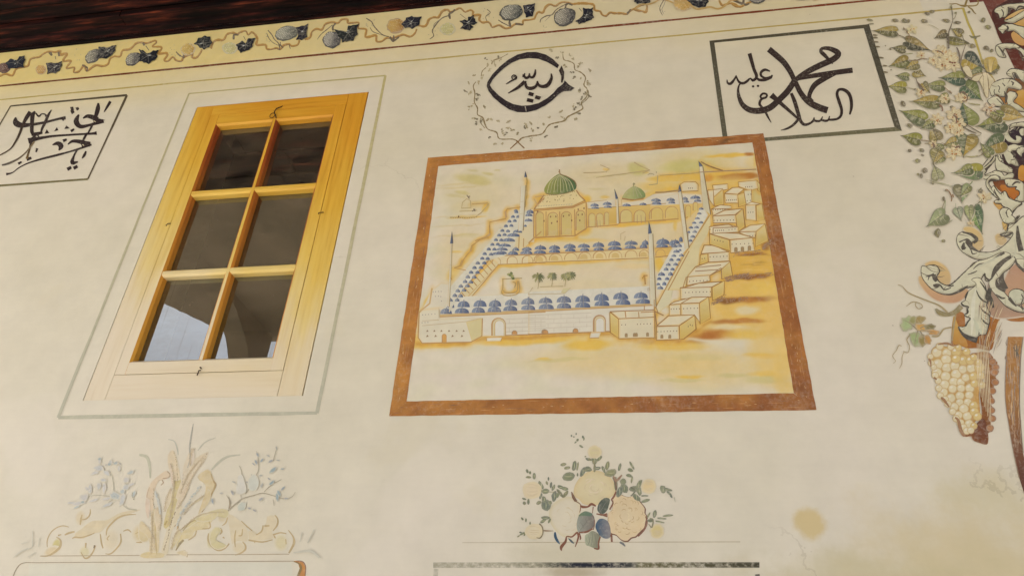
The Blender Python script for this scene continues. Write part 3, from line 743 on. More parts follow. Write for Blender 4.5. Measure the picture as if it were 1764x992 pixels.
# ------------------------------------------------------------ wreath and round inscription
B_ = (790, 80, 5.5125)
wm = Mural('wreath_inscription', 910, 170, 'round black calligraphy ring inside a thin wreath of tiny leaves, above the painted mosque', 'inscription', 'calligraphy inscriptions on the wall', off=0.0012)
p = wm.part('wreath')
GW = (130, 112, 70)
for t, w in [('575 915 520 885 390 880 360 820 280 790 250 740 230 680 180 650 180 590 150 530 155 450 140 380 165 340', [6, 5, 5, 7, 5, 8, 6, 5, 6, 5, 6, 5, 4]), ('215 290 225 240 262 205', 4), ('315 175 330 140 400 112 470 75', [6, 8, 4, 3]),
             ('560 915 600 875 680 855 790 835 840 770 880 740 1000 710 1040 670 1130 625 1180 590 1165 540 1215 480 1220 410 1190 370 1205 300 1160 250 1105 225 1095 170 1050 145 1000 130 990 80', [6, 7, 6, 7, 7, 6, 5, 6, 5, 6, 5]), ('215 680 205 720 250 780', 4), ('1170 545 1230 490 1232 420', 3)]:
    ink(p, B_, t, [q*1.35 for q in w] if isinstance(w, list) else w*1.4, (118, 98, 56), .9, jit=.3)
ink(p, B_, '590 885 490 975', [9, 7], (116, 84, 44)); ink(p, B_, '545 895 625 970', [9, 8], (116, 84, 44))
p.done(M_PAINT)
p = wm.part('wreath_leaves')
for x, y in Z(B_, '250 130 265 180 285 220 320 150 340 190 395 100 385 125 145 290 235 295 105 340 200 350 70 420 100 440 190 450 185 510 120 555 240 590 110 590 160 700 320 690 285 710 210 780 290 855 375 725 465 765 515 785 405 810 420 845 460 840 345 915 425 935 575 835 615 770 660 765 690 725 690 805 700 890 750 790 795 750 820 850 870 690 925 755 975 635 990 690 1110 680 1140 655 1100 560 1135 560 1115 600 1240 490 1160 410 1190 440 1130 440 1235 340 1240 375 1165 295 1105 310 1080 240 1150 200 1160 180 1235 235 1020 185 935 100 975 70 1050 100 1085 110 870 55 230 720 180 735 140 680 480 730 640 735 1205 450 1180 500'):
    dk = random.random() < .3; c = (84, 72, 44) if dk else random.choice([(150, 134, 96), (140, 124, 84), (128, 112, 72)]); an = random.uniform(0, 6.28)
    for k in range(random.randint(6, 9)):
        a2 = an + random.uniform(-1.3, 1.3); r0 = random.uniform(.5, 2.2); r1 = r0 + random.uniform(1.8, 4.0)
        p.rib([(x + r0*math.cos(a2), y + r0*math.sin(a2)), (x + (r0+r1)/2*math.cos(a2+.15), y + (r0+r1)/2*math.sin(a2+.15)), (x + r1*math.cos(a2), y + r1*math.sin(a2))], [.7, 2.0, .6], c, .8)
p.done(M_PAINT)
p = wm.part('lettering')
p.poly(Z(B_, '955 185 900 130 830 85 740 60 650 62 560 85 470 135 390 200 320 275 275 345 268 385 285 430 330 490 400 550 480 605 560 630 650 632 740 610 820 570 890 520 950 462 1000 432 1070 429 1102 402 1050 372 1008 330 1000 352 985 370 940 402 900 450 840 500 760 545 680 565 600 570 520 555 450 520 380 470 320 410 298 372 320 330 370 270 430 215 500 165 580 130 670 118 760 125 840 155 900 190 940 214'), (42, 34, 36))
p.poly(Z(B_, '980 188 1003 250 1001 310 986 352 973 350 976 290 953 235'), INK)
for t, w in [('630 340 560 400 470 452', [28, 22, 6]), ('880 265 882 310 850 370 800 388 760 372 748 335', [8, 22, 32, 26, 20, 12]), ('750 345 735 385 690 405 650 395 633 350 640 335', [14, 22, 28, 24, 18, 8]), ('730 225 725 270 705 300 680 295 672 262', [9, 19, 21, 16, 9]), ('675 265 663 300 635 305 624 282 630 262', [10, 20, 21, 16, 9]),
             ('552 290 530 320 490 340 450 366', [10, 11, 10, 5]), ('515 318 505 295 525 278 552 292 548 318 515 322', 8), ('545 285 520 300', 6), ('610 300 618 272', [8, 16])]:
    ink(p, B_, t, w)
for t in ('672 437 718 452 705 482 660 470', '735 470 785 485 768 515 722 502', '655 497 715 510 705 543 645 530'): p.poly(Z(B_, t), INK)
ink(p, B_, '632 575 640 605 643 630', [6, 4, 3], (150, 138, 122)); ink(p, B_, '905 480 912 470', [10, 8], (120, 108, 92))
p.done(M_INK)

# ------------------------------------------------------------ inscription panel on the right
C_ = (1210, 40, 4.723)
rp = Mural('inscription_panel', 1390, 140, 'large black calligraphy in a broad dark olive box, right of the wreath', 'inscription', 'calligraphy inscriptions on the wall', off=0.0011)
for t, c, c2 in (('57 147 1355 12 1312 45 97 163', (58, 50, 34), (66, 60, 42)), ('57 147 97 163 212 985 172 988', (60, 54, 40), (76, 72, 54)), ('1355 12 1622 878 1563 848 1312 45', (56, 52, 40), (66, 60, 44)), ('172 988 212 957 1563 848 1622 878', (78, 72, 54), (96, 90, 62))):
    P_ = Z(C_, t); p = rp.part('border'); p.poly(P_, c, .96, grad=(*P_[0], *P_[1 if t.startswith('57 147 1') or t.startswith('1355') else 2], c2)); p.done(M_INK)
p = rp.part('lettering')
for t, w in [('540 215 600 265 660 320 710 390 750 470 800 570 860 640 940 685 1018 712', [42, 42, 40, 36, 34, 36, 42, 46, 46]), ('1060 335 1000 270 965 235 975 210 1030 210 1090 235 1105 260 1060 300 960 345 870 390 790 440 760 465', [6, 26, 26, 22, 30, 40, 40, 42, 42, 40, 36, 30]), ('770 462 870 437 1000 417 1130 398 1222 386', [16, 30, 34, 36, 36]),
             ('1100 405 1000 450 920 500 880 560 870 610 900 640', [20, 36, 38, 30, 28, 18]), ('745 480 690 560 620 630 550 690 470 715 390 710 330 670 300 610 290 550 300 505 320 490', [40, 42, 42, 44, 44, 40, 34, 26, 16, 10, 8]),
             ('383 250 400 310 420 380 440 430 432 458', [28, 25, 22, 22, 16]), ('442 448 410 470 390 452 370 470 340 490 310 490 290 470 272 428', [18, 18, 10, 16, 18, 18, 14, 8]), ('276 430 260 460 230 495 205 490 200 462', [10, 14, 20, 14, 5]), ('550 395 510 382 478 402 478 432 515 450 560 440 570 425', [8, 18, 18, 16, 14, 18, 8]), ('562 445 510 464 460 464 440 445', [14, 20, 18, 12]),
             ('488 692 465 660 480 622 520 605 522 582 492 576 472 600 490 625', [16, 18, 16, 14, 14, 14, 14, 10]), ('508 715 530 760 560 812', [16, 14, 4]), ('560 588 620 640 700 710 780 782', [42, 28, 22, 14]), ('722 573 750 640 780 740 800 800 830 828 870 820 905 798', [20, 27, 26, 22, 20, 16, 12]), ('782 783 740 830 690 860 638 874', [18, 17, 14, 4]),
             ('880 815 905 790 908 768', [12, 14, 6]), ('905 792 930 800 960 795 978 762', [14, 16, 14, 6]), ('970 790 1000 798 1025 790 1034 758', [14, 16, 14, 6]), ('1028 788 1060 788 1100 780 1128 752 1132 700', [14, 16, 16, 18, 16]), ('1133 745 1131 700 1112 640 1095 580 1110 545 1150 545 1190 575 1210 630 1212 690 1198 747', [16, 20, 22, 20, 18, 22, 24, 22, 20, 10])]:
    ink(p, C_, t, w, (50, 38, 34))
for x, y in Z(C_, '412 518 452 514'): p.blob(x, y, 2.3, 2.0, (50, 38, 34))
for i in range(40):      # scuffs in the lettering
    (x, y), = Z(C_, random.choice(['870 440', '1040 415', '1180 390', '840 620', '960 690', '800 540', '980 800'])); x += random.uniform(-9, 9); y += random.uniform(-4, 4)
    p.blob(x, y, random.uniform(.25, .6), random.uniform(.25, .5), (150, 136, 112), n=5)
p.done(M_INK)
# ============================================================ the framed painting of a domed mosque
mp = Mural('mosque_painting', 1035, 470, 'framed ochre and blue painting of a domed mosque courtyard with minarets, right of the window', 'wall painting', off=0.0016, step=0.000002)
D1, D2, D3, D4 = (660, 230, 3.675), (1020, 230, 3.675), (660, 450, 3.5425), (1020, 450, 3.5425)
E1, E2, E3 = (710, 240, 5.512), (900, 240, 5.512), (1120, 220, 5.512)
E4, E5, E6, E7 = (690, 400, 4.96), (910, 400, 4.96), (1110, 330, 5.833), (1050, 470, 7.0875)
oTL, oTR, oBR, oBL = (737.6, 272.2), (1315.2, 230.5), (1406.2, 706.3), (670.7, 716.8)
iTL, iTR, iBR, iBL = (755.2, 286.6), (1296.2, 246.3), (1367.2, 677.2), (700.9, 691.4)
CREAM = (193, 180, 155); BRN = (150, 96, 36); OC = (196, 158, 82)

# the ground of the picture: one sheet of soft washes (pigment only)
WASH = []
def W(reg, x, y, rx, ry, c, a, rot=0, hard=0.35, streak=0.0):
    q = (reg[0] + x/reg[2], reg[1] + y/reg[2]); WASH.append((q[0], q[1], rx*1.12/reg[2], ry*1.2/reg[2], c, min(1, a*1.1), math.cos(R(rot)), math.sin(R(rot)), hard, streak*.5))
FULL = (0, 0, 1)
OL = (180, 164, 108); YE = (200, 162, 70); BR2 = (158, 100, 40); DB = (120, 74, 36)
# sky: greenish cloud bands
for x, y, rx, ry, a in ((560, 380, 200, 50, .75), (640, 410, 130, 30, .8), (720, 330, 70, 18, .75), (800, 300, 40, 10, .8), (480, 510, 90, 22, .7), (420, 540, 130, 20, .4), (580, 300, 60, 14, .5)): W(E1, x, y, rx, ry, OL, a, 8)
for y in (430, 460, 730, 820, 910): W(E1, 450, y, 330, 9, (186, 164, 112), .45, -4)
W(E1, 480, 650, 170, 60, (190, 170, 112), .25, -6); W(E1, 700, 650, 40, 60, YE, .75, 25); W(E1, 530, 745, 210, 12, YE, .8, -3)
W(E2, 1090, 280, 120, 60, OL, .75, 8); W(E2, 1150, 310, 60, 14, YE, .7, 15); W(E2, 800, 285, 34, 14, YE, .7); W(E2, 900, 340, 330, 7, OL, .6, -6); W(E2, 700, 470, 120, 10, OL, .35)
W(E2, 240, 560, 150, 60, YE, .65); W(E2, 600, 570, 60, 40, YE, .9); W(E2, 780, 555, 60, 16, YE, .7); W(E2, 1240, 520, 130, 40, YE, .6, -8)
W(E3, 360, 380, 320, 80, (186, 172, 108), .85, -3); W(E3, 560, 380, 70, 30, (190, 160, 84), .7, 30)
W(E3, 760, 265, 280, 20, YE, .95, -3, .5); W(E3, 940, 255, 60, 22, BR2, .85, 4); W(E3, 960, 330, 80, 60, (198, 170, 104), .5); W(E3, 1000, 300, 30, 100, YE, .5)
W(E3, 250, 480, 300, 36, YE, .75, -3, .6); W(E3, 700, 470, 330, 44, YE, .95, -3, .6); W(E3, 850, 465, 240, 34, BR2, .85, -3, .5); W(E3, 560, 480, 60, 44, (184, 120, 48), .6); W(E3, 780, 545, 260, 40, YE, .95, 0, .5, .3); W(E3, 220, 590, 120, 34, YE, .85)
W(E3, 780, 780, 330, 300, (196, 164, 96), .55, 0, .8); W(E3, 1010, 640, 60, 170, OL, .7); W(E3, 1040, 860, 50, 200, (190, 164, 92), .6)
# ochre land right of the houses
W(E6, 1080, 720, 270, 200, (192, 150, 66), .95, 0, .7); W(FULL, 1308, 470, 62, 62, (194, 152, 66), .92, 0, .7); W(FULL, 1290, 520, 78, 44, (198, 160, 80), .85, 0, .6)
for t in ((1080, 630, 190, 22, BR2, .75), (1080, 640, 200, 12, DB, .5), (1220, 545, 60, 60, (142, 90, 42), .75), (1060, 855, 240, 34, BR2, .8), (1000, 862, 150, 22, DB, .7), (1170, 850, 110, 24, DB, .5), (1080, 740, 150, 10, (156, 116, 50), .5), (1150, 715, 90, 14, (150, 112, 48), .5), (1080, 790, 200, 12, (206, 170, 90), .5)): W(E6, *t, 0, .3, .5)
D8 = (1120, 480, 4.1345)
for t in ((690, 150, 240, 26, BR2, .8), (560, 160, 110, 24, DB, .75), (820, 140, 120, 18, DB, .4), (680, 300, 250, 20, BR2, .75), (520, 310, 130, 18, (150, 92, 40), .6), (800, 70, 160, 60, (206, 170, 80), .6), (690, 225, 110, 40, (196, 182, 150), .7), (560, 345, 170, 20, (196, 182, 150), .55),
          (420, 395, 230, 40, BR2, .85), (380, 405, 130, 26, (154, 92, 36), .75), (700, 400, 220, 40, YE, .75), (900, 300, 130, 220, (200, 162, 86), .85), (850, 500, 190, 120, (198, 170, 112), .6), (150, 455, 260, 24, BR2, .85), (160, 480, 300, 40, YE, .75), (820, 550, 170, 22, (200, 162, 84), .75), (760, 540, 120, 16, YE, .5),
          (280, 700, 120, 16, YE, .85), (230, 725, 190, 16, OL, .6), (600, 690, 150, 20, OL, .7), (820, 680, 140, 26, YE, .65), (820, 720, 180, 30, OL, .75), (940, 640, 90, 200, (200, 166, 92), .75), (980, 780, 90, 60, (198, 166, 96), .7), (350, 560, 260, 30, OL, .35), (120, 660, 100, 20, OL, .25)): W(D8, *t, 0, .35, .25)
# earth under the front wall
for t in ((330, 505, 260, 28, YE, .85), (900, 480, 380, 34, YE, .95), (900, 462, 400, 16, BR2, .6), (1250, 510, 180, 40, YE, .9), (230, 500, 60, 16, BR2, .6), (980, 598, 60, 10, YE, .75), (1080, 602, 220, 14, OL, .55), (180, 480, 40, 60, YE, .6), (1330, 440, 100, 18, BR2, .6)): W(D3, *t, -3, .4, .15)
# tints in the courtyards
W(E2, 560, 870, 120, 60, YE, .75, -5); W(E2, 300, 945, 260, 18, YE, .6); W(E2, 1000, 810, 320, 26, YE, .9, -4); W(E2, 100, 900, 60, 120, YE, .45); W(E3, 130, 890, 180, 26, YE, .85, -3); W(E3, 240, 930, 24, 60, YE, .6)
W(E4, 1000, 285, 230, 20, YE, .75, -3); W(E5, 400, 255, 480, 24, YE, .7, -3); W(E5, 1120, 270, 60, 80, YE, .9); W(E5, 900, 290, 200, 30, (200, 172, 116), .5)
W(E4, 690, 370, 220, 40, (198, 168, 100), .8, -45, .5); W(E4, 560, 220, 150, 40, YE, .4, -50); W(E4, 450, 350, 90, 50, YE, .45, -45); W(E4, 240, 610, 50, 90, YE, .75, 15); W(E4, 590, 30, 200, 22, OL, .3); W(E4, 480, 170, 60, 14, YE, .5)
def bil(u, v):
    return (iTL[0]*(1-u)*(1-v) + iTR[0]*u*(1-v) + iBR[0]*u*v + iBL[0]*(1-u)*v, iTL[1]*(1-u)*(1-v) + iTR[1]*u*(1-v) + iBR[1]*u*v + iBL[1]*(1-u)*v)

W(E2, 1090, 290, 110, 70, (178, 166, 104), .7, 8, .4); W(E3, 330, 370, 210, 75, (176, 164, 100), .7, -3, .4); W(E3, 120, 560, 300, 60, YE, .6); W(E1, 620, 390, 150, 50, (180, 164, 108), .6, 8); W(E2, 400, 960, 500, 26, YE, .5); W(E5, 500, 460, 620, 60, (194, 172, 128), .35)
for t in ((1040, 400, 290, 150, (197, 168, 108), .38), (1250, 420, 130, 170, (197, 158, 84), .5), (1090, 620, 270, 46, (198, 166, 96), .55), (1220, 640, 150, 50, (199, 166, 94), .5), (820, 330, 90, 60, (190, 170, 118), .4), (1200, 280, 110, 34, (190, 164, 92), .5), (1060, 300, 120, 30, (190, 168, 112), .4), (790, 450, 60, 90, (196, 166, 104), .35)): WASH.insert(0, (*t[:4], t[4], t[5], 1, 0, .25, .15))
GROUND_Y = mp.lay()
GLOW = []
def glow(P_, c, a, r):              # pigment bleeding from a brown line into the damp ground
    for A, B in zip(P_, P_[1:]): GLOW.append((A, B, c, a, r))
def lay_ground():
    p = mp.part('painted_ground'); NU, NV = 300, 220; V = []; cell = {}
    for j in range(NV+1):
        for i in range(NU+1):
            x_, y_ = bil(i/NU, j/NV); c = (193, 180, 156)
            h = noise.noise(Vector((x_*.02, y_*.05, 3)))
            c = lerp(c, (188, 178, 148) if h > 0 else (195, 180, 160), abs(h))
            wx = x_ + 3*noise.noise(Vector((x_*.06, y_*.06, 9))); wy = y_ + 2.2*noise.noise(Vector((x_*.05, y_*.09, 5)))
            cell.setdefault((int(wx//8), int(wy//8)), []).append(len(V)); V.append([x_, y_, wx, wy, c])
    def near(x0, x1, y0, y1):
        for a in range(int(x0//8), int(x1//8)+1):
            for b in range(int(y0//8), int(y1//8)+1):
                for k in cell.get((a, b), ()): yield V[k]
    for (cx, cy, rx, ry, cc, a, ca, sa, hd, sk) in WASH:
        ex = abs(rx*ca) + abs(ry*sa); ey = abs(rx*sa) + abs(ry*ca)
        for v in near(cx-ex, cx+ex, cy-ey, cy+ey):
            dx, dy = v[2]-cx, v[3]-cy
            u = (dx*ca + dy*sa)/rx; w_ = (-dx*sa + dy*ca)/ry; d = u*u + w_*w_
            if d >= 1: continue
            d = math.sqrt(d); k = 1 if d < hd else (1-d)/(1-hd); k = k*k*(3-2*k)*a
            if sk: k *= max(0, min(1, 1 - sk + 1.6*sk*(.5 + .9*noise.noise(Vector((v[0]*.16, v[1]*.55, 1))))))
            v[4] = lerp(v[4], cc, k)
    for (A, B, cc, a, r) in GLOW:
        dx, dy = B[0]-A[0], B[1]-A[1]; L2 = dx*dx + dy*dy or 1e-6
        for v in near(min(A[0], B[0])-r, max(A[0], B[0])+r, min(A[1], B[1])-r, max(A[1], B[1])+r):
            t = max(0, min(1, ((v[2]-A[0])*dx + (v[3]-A[1])*dy)/L2))
            d = math.hypot(v[2]-A[0]-dx*t, v[3]-A[1]-dy*t)/r
            if d < 1: v[4] = lerp(v[4], cc, a*(1-d)**1.5*(.75 + .5*noise.noise(Vector((v[0]*.1, v[1]*.1, 4)))))
    for v in V: p.vt((v[0], v[1]), GROUND_Y, v[4], .97)
    for j in range(NV):
        for i in range(NU):
            a0 = j*(NU+1) + i; p.f.append((a0, a0+1, a0+NU+2, a0+NU+1))
    p.done(M_WASH)

# ---- line and fill helpers for the picture
def ln(p, reg, t, w=1.0, c=BRN, a=.85, sm=False):
    for q in t.split('/'):
        P_ = Z(reg, q); p.rib(P_, w*1.35, lerp(c, (120, 76, 30), .22), a, smooth=sm, jit=.22)
        if c[0] - c[2] > 84 and w >= 1.0: glow(P_, (197, 150, 60), .68, 9)
def fill(p, reg, t, c=CREAM, a=1.0, c2=None, out=None, w=1.0):
    P_ = Z(reg, t); y0, y1 = min(q[1] for q in P_), max(q[1] for q in P_); n = len(P_)
    rim = (200, 160, 84)
    y = mp.lay(); mx, my = sum(q[0] for q in P_)/n, sum(q[1] for q in P_)/n; O = []; I = []; T = []
    for q in P_:
        d = math.hypot(q[0]-mx, q[1]-my); f = min(.45, 4.2/max(d, .1)); r_ = (q[0]+(mx-q[0])*f, q[1]+(my-q[1])*f)
        cc = lerp(c, c2, (q[1]-y0)/(y1-y0+.01)) if c2 else c
        O.append(p.vt(q, y, lerp(cc, rim, .72 if out else .35), a)); I.append(p.vt(r_, y, cc, a)); T.append(r_)
    for i in range(n): j = (i+1) % n; p.f.append((O[i], O[j], I[j], I[i]))
    for t3 in tessellate_polygon([[Vector((q[0], q[1], 0)) for q in T]]): p.f.append(tuple(I[k] for k in t3))
    if out: p.rib(P_ + [P_[0]], w*1.3, out, .95, smooth=False, jit=.25); glow(P_ + [P_[0]], (198, 152, 66), .55, 7)
def arch(reg, cx, y0, w, h, lean=0.0, n=7):
    return [(cx - w/2, y0)] + [(cx - w/2*math.cos(math.pi*k/n) + lean, y0 - h + w*.5*(1 - math.sin(math.pi*k/n))*.9) for k in range(n+1)] + [(cx + w/2, y0)]
def arches(p, reg, items, fillc, out=BRN, w=1.0):
    for cx, y0, ww, hh in items:
        P_ = [(reg[0] + a/reg[2], reg[1] + b/reg[2]) for a, b in arch(reg, cx, y0, ww, hh)]
        if fillc: p.poly(P_, fillc, .9)
        p.rib(P_, [w*1.7, w*1.3, w*.7], out, .8, smooth=False, jit=.2)
def dome(p, reg, cx, y0, w, h, c=(118, 126, 138), dark=(62, 74, 102), lift=None):
    x, yb, rw, rh = reg[0] + cx/reg[2], reg[1] + y0/reg[2], w/2/reg[2], h/reg[2]
    P_ = [(x - rw, yb)] + [(x - rw*math.cos(math.pi*k/8), yb - rh*math.sin(math.pi*k/8)**.8) for k in range(1, 8)] + [(x + rw, yb)]
    f = random.uniform(-.15, .2); cc = lerp(c, dark, max(0, f))
    p.poly(P_, cc, .95, grad=(x - rw*.3, 0, x + rw*.9, 0, dark))
    if rw > 4:
        p.rib([(x + .4, yb - rh*1.22), (x + .4, yb - rh*.9)], 1.1, dark, .9, smooth=False)
        p.rib([(x - rw*.25, yb - rh*.75), (x - rw*.45, yb - .5)], .7, (150, 156, 162), .6, smooth=False)
        p.rib([(x + rw*.1, yb - rh*.95), (x + rw*.15, yb)], .9, lerp(dark, (20, 28, 50), .5), .6, smooth=False)
    else:
        p.rib([(x + .2, yb - rh*1.1), (x + .3, yb - rh*.3)], .8, dark, .8, smooth=False)

# ---- far and side walls, roofs
p = mp.part('mosque_wall')
fill(p, E2, '620 660 940 645 1200 625 1364 610 1364 775 920 800 610 830', (190, 160, 92), .95, (184, 148, 72))
fill(p, E3, '0 740 470 715 470 760 340 880 0 890', (194, 162, 90), .95)
fill(p, E2, '610 600 850 575 860 640 940 640 930 610 1170 580 1260 520 1500 500 1500 600 620 665', CREAM, .9)
fill(p, E3, '20 680 250 620 500 640 500 720 0 745', (192, 180, 158), .95)
arches(p, E2, [(660, 835, 60, 130), (735, 825, 64, 120), (800, 815, 40, 120), (985, 790, 110, 120), (1115, 785, 110, 110), (1270, 765, 130, 110)], (186, 164, 100), (160, 108, 44))
arches(p, E3, [(65, 870, 110, 110), (205, 860, 120, 110), (360, 850, 50, 110), (430, 790, 44, 80)], (190, 162, 88), (162, 112, 46))
ln(p, E2, '690 760 690 840/715 770 715 840/735 770 740 835/1090 720 1090 800/1125 720 1130 800/1165 740 1165 800', .9, (150, 108, 52), .7)
ln(p, E2, '610 838 900 815 920 796 1364 772', 1.4, (168, 118, 46)); ln(p, E3, '0 888 270 868/330 860 360 850', 1.4, (176, 128, 50)); ln(p, E2, '620 662 1364 612', 1.0, (176, 138, 74)); ln(p, E2, '620 600 800 580/940 572 945 640', .9, (186, 146, 70), .7)
# left sloping gallery
fill(p, E4, '470 570 1010 30 1090 -60 1170 40 1100 100 830 280 580 590', (192, 174, 130), .9)
for i in range(11):
    f = i/10; x0, y0 = 470 + 300*f, 575 - 345*f; x1, y1 = 515 + 315*f, 600 - 325*f
    ln(p, E4, f'{x0+25} {y0-20} {x1+12} {y1-10}', 1.1, (166, 120, 48), .85)
ln(p, E4, '475 560 770 225/580 585 840 275/770 220 840 215', 1.1, (160, 112, 46)); ln(p, E4, '560 570 830 285', 1.0, (196, 152, 70), .7)
ln(p, E4, '1015 20 1010 140/1055 10 1050 130/1095 100 1170 10/1090 -20 1100 105/1160 50 1240 45', 1.1, (170, 124, 54))
fill(p, E1, '1010 900 1140 790 1150 640 1160 980 1100 980', (192, 172, 120), .5)
# middle gallery wall
fill(p, E4, '770 205 1240 190 1240 262 830 278', (196, 178, 138), .95); fill(p, E5, '0 195 1020 135 1020 220 0 262', (196, 174, 124), .95); fill(p, E5, '1080 140 1230 128 1190 205 1085 218', (196, 158, 82), .95)
arches(p, E4, [(820, 275, 70, 55), (955, 270, 86, 62), (1085, 265, 90, 62), (1200, 260, 86, 62)], None, (160, 112, 50)); arches(p, E5, [(105, 252, 110, 60), (235, 245, 110, 60), (365, 238, 110, 60), (485, 232, 105, 60), (610, 226, 110, 62), (745, 222, 110, 62), (880, 216, 100, 60), (990, 212, 80, 58), (1130, 205, 80, 56)], None, (164, 116, 50))
arches(p, E5, [(95, 250, 60, 40), (225, 243, 60, 40), (475, 232, 60, 42), (610, 225, 60, 40), (745, 220, 60, 40), (985, 212, 50, 40)], (186, 156, 94), (186, 146, 76), .6)
ln(p, E4, '770 205 1240 190/835 278 1240 262', 1.2, (168, 122, 54)); ln(p, E5, '0 195 1020 138/0 264 1020 222', 1.2, (164, 116, 50)); ln(p, E5, '0 180 1020 128', .8, (196, 176, 140), .9); ln(p, E5, '1085 140 1230 128/1085 216 1200 205', 1.2, (160, 110, 46))
# right sloping gallery wall
fill(p, E5, '1085 660 1330 190 1480 0 1510 20 1240 440 1210 620 1110 690', (190, 178, 142), .95)
fill(p, E6, '215 992 420 620 660 240 665 330 640 420 560 560 540 740 430 850 400 992', (190, 174, 130), .95)
ln(p, E6, '205 992 410 625 655 245/240 992 450 600/420 860 380 992', 1.2, (168, 122, 54)); ln(p, E5, '1085 650 1240 360/1110 690 1090 640', 1.3, (166, 120, 52))
p.done(M_WASH)

# ---- front wall with two gates
p = mp.part('front_wall')
fill(p, E4, '330 715 1240 668 1240 870 900 885 700 890 690 735 330 740', (192, 181, 160), 1); fill(p, E5, '0 672 1080 612 1080 690 700 680 700 850 0 876', (192, 181, 160), 1)
for k in range(4):
    ln(p, E4, f'900 {745+k*36} 1240 {730+k*36}', .6, (172, 164, 150), .6); ln(p, E5, f'0 {712+k*38} 540 {690+k*38}', .6, (172, 164, 150), .6)
    for x in range(930 + (k % 2)*50, 1240, 110): ln(p, E4, f'{x} {748+k*36} {x} {778+k*36}', .5, (172, 164, 150), .5)
    for x in range(60 + (k % 2)*50, 540, 110): ln(p, E5, f'{x} {705+k*38} {x} {740+k*38}', .5, (172, 164, 150), .5)
ln(p, E4, '330 715 1240 672', 2.2, (196, 172, 124), 1); ln(p, E5, '0 672 1080 616', 2.2, (196, 172, 124), 1)
ln(p, E4, '330 726 1240 683/330 702 1240 662', 1.1, (176, 132, 62)); ln(p, E5, '0 684 1080 626/0 663 1080 606', 1.1, (172, 126, 60)); ln(p, E4, '890 884 1240 870', 1.3, (156, 104, 44)); ln(p, E5, '0 874 540 856/620 850 700 850', 1.3, (150, 98, 42))
arches(p, E4, [(840, 885, 116, 150)], (184, 168, 130), (160, 112, 44), 1.8); arches(p, E4, [(845, 885, 78, 130)], (194, 186, 170), (176, 140, 74), .8); fill(p, E4, '735 905 870 900 860 930 735 932', (194, 184, 164)); ln(p, E4, '870 900 855 935/735 905 735 930', 1, (180, 130, 56))
arches(p, E5, [(610, 852, 100, 140)], (186, 170, 134), (150, 102, 44), 1.7); arches(p, E5, [(612, 852, 70, 118)], (194, 186, 170), (176, 140, 74), .7); fill(p, E5, '535 862 620 858 605 902 525 905', (194, 184, 164)); ln(p, E5, '530 866 525 905 605 902', 1, (160, 110, 50))
for reg, x, y_ in ((E4, 975, 868), (E4, 1230, 858), (E5, 148, 862), (E5, 405, 850)): arches(p, reg, [(x, y_+6, 44, 32)], (170, 120, 64), (120, 84, 44), .8)
# left block
fill(p, E4, '155 690 185 665 330 650 328 735 700 735 696 890 600 942 390 948 185 950 152 905', (192, 180, 154), .98); fill(p, E4, '560 770 698 735 694 888 610 935', (184, 168, 116), .8); fill(p, E4, '270 490 350 430 420 440 405 655 330 650 185 665', (192, 180, 156), .9)
ln(p, E4, '185 950 390 945 600 940 696 888 700 735/152 905 160 690 185 665/155 905 185 950', 1.2, (168, 118, 50)); ln(p, E4, '185 760 330 750/185 800 560 765 690 735/330 650 330 735', .7, (176, 150, 100), .7); ln(p, E4, '270 480 250 610 165 680', 2.0, (188, 146, 70), .75)
for x in (230, 290, 350, 415, 480, 540): fill(p, E4, f'{x-11} 852 {x} 834 {x+11} 850', (120, 100, 80))
for x in (230, 300, 445, 525): fill(p, E4, f'{x-12} 897 {x} 876 {x+12} 893', (124, 102, 78))
arches(p, E4, [(375, 942, 36, 70)], (182, 132, 60), (160, 108, 44), 1)
for x, y_ in ((280, 512), (300, 510), (325, 508), (348, 508), (300, 550), (325, 548), (345, 552), (350, 590), (190, 708), (215, 706), (240, 704), (268, 702), (295, 700), (185, 775), (210, 773), (235, 771)): p.blob(*Z(E4, f'{x} {y_}')[0], .75, 1.0, (130, 116, 110), n=6)
p.done(M_WASH)

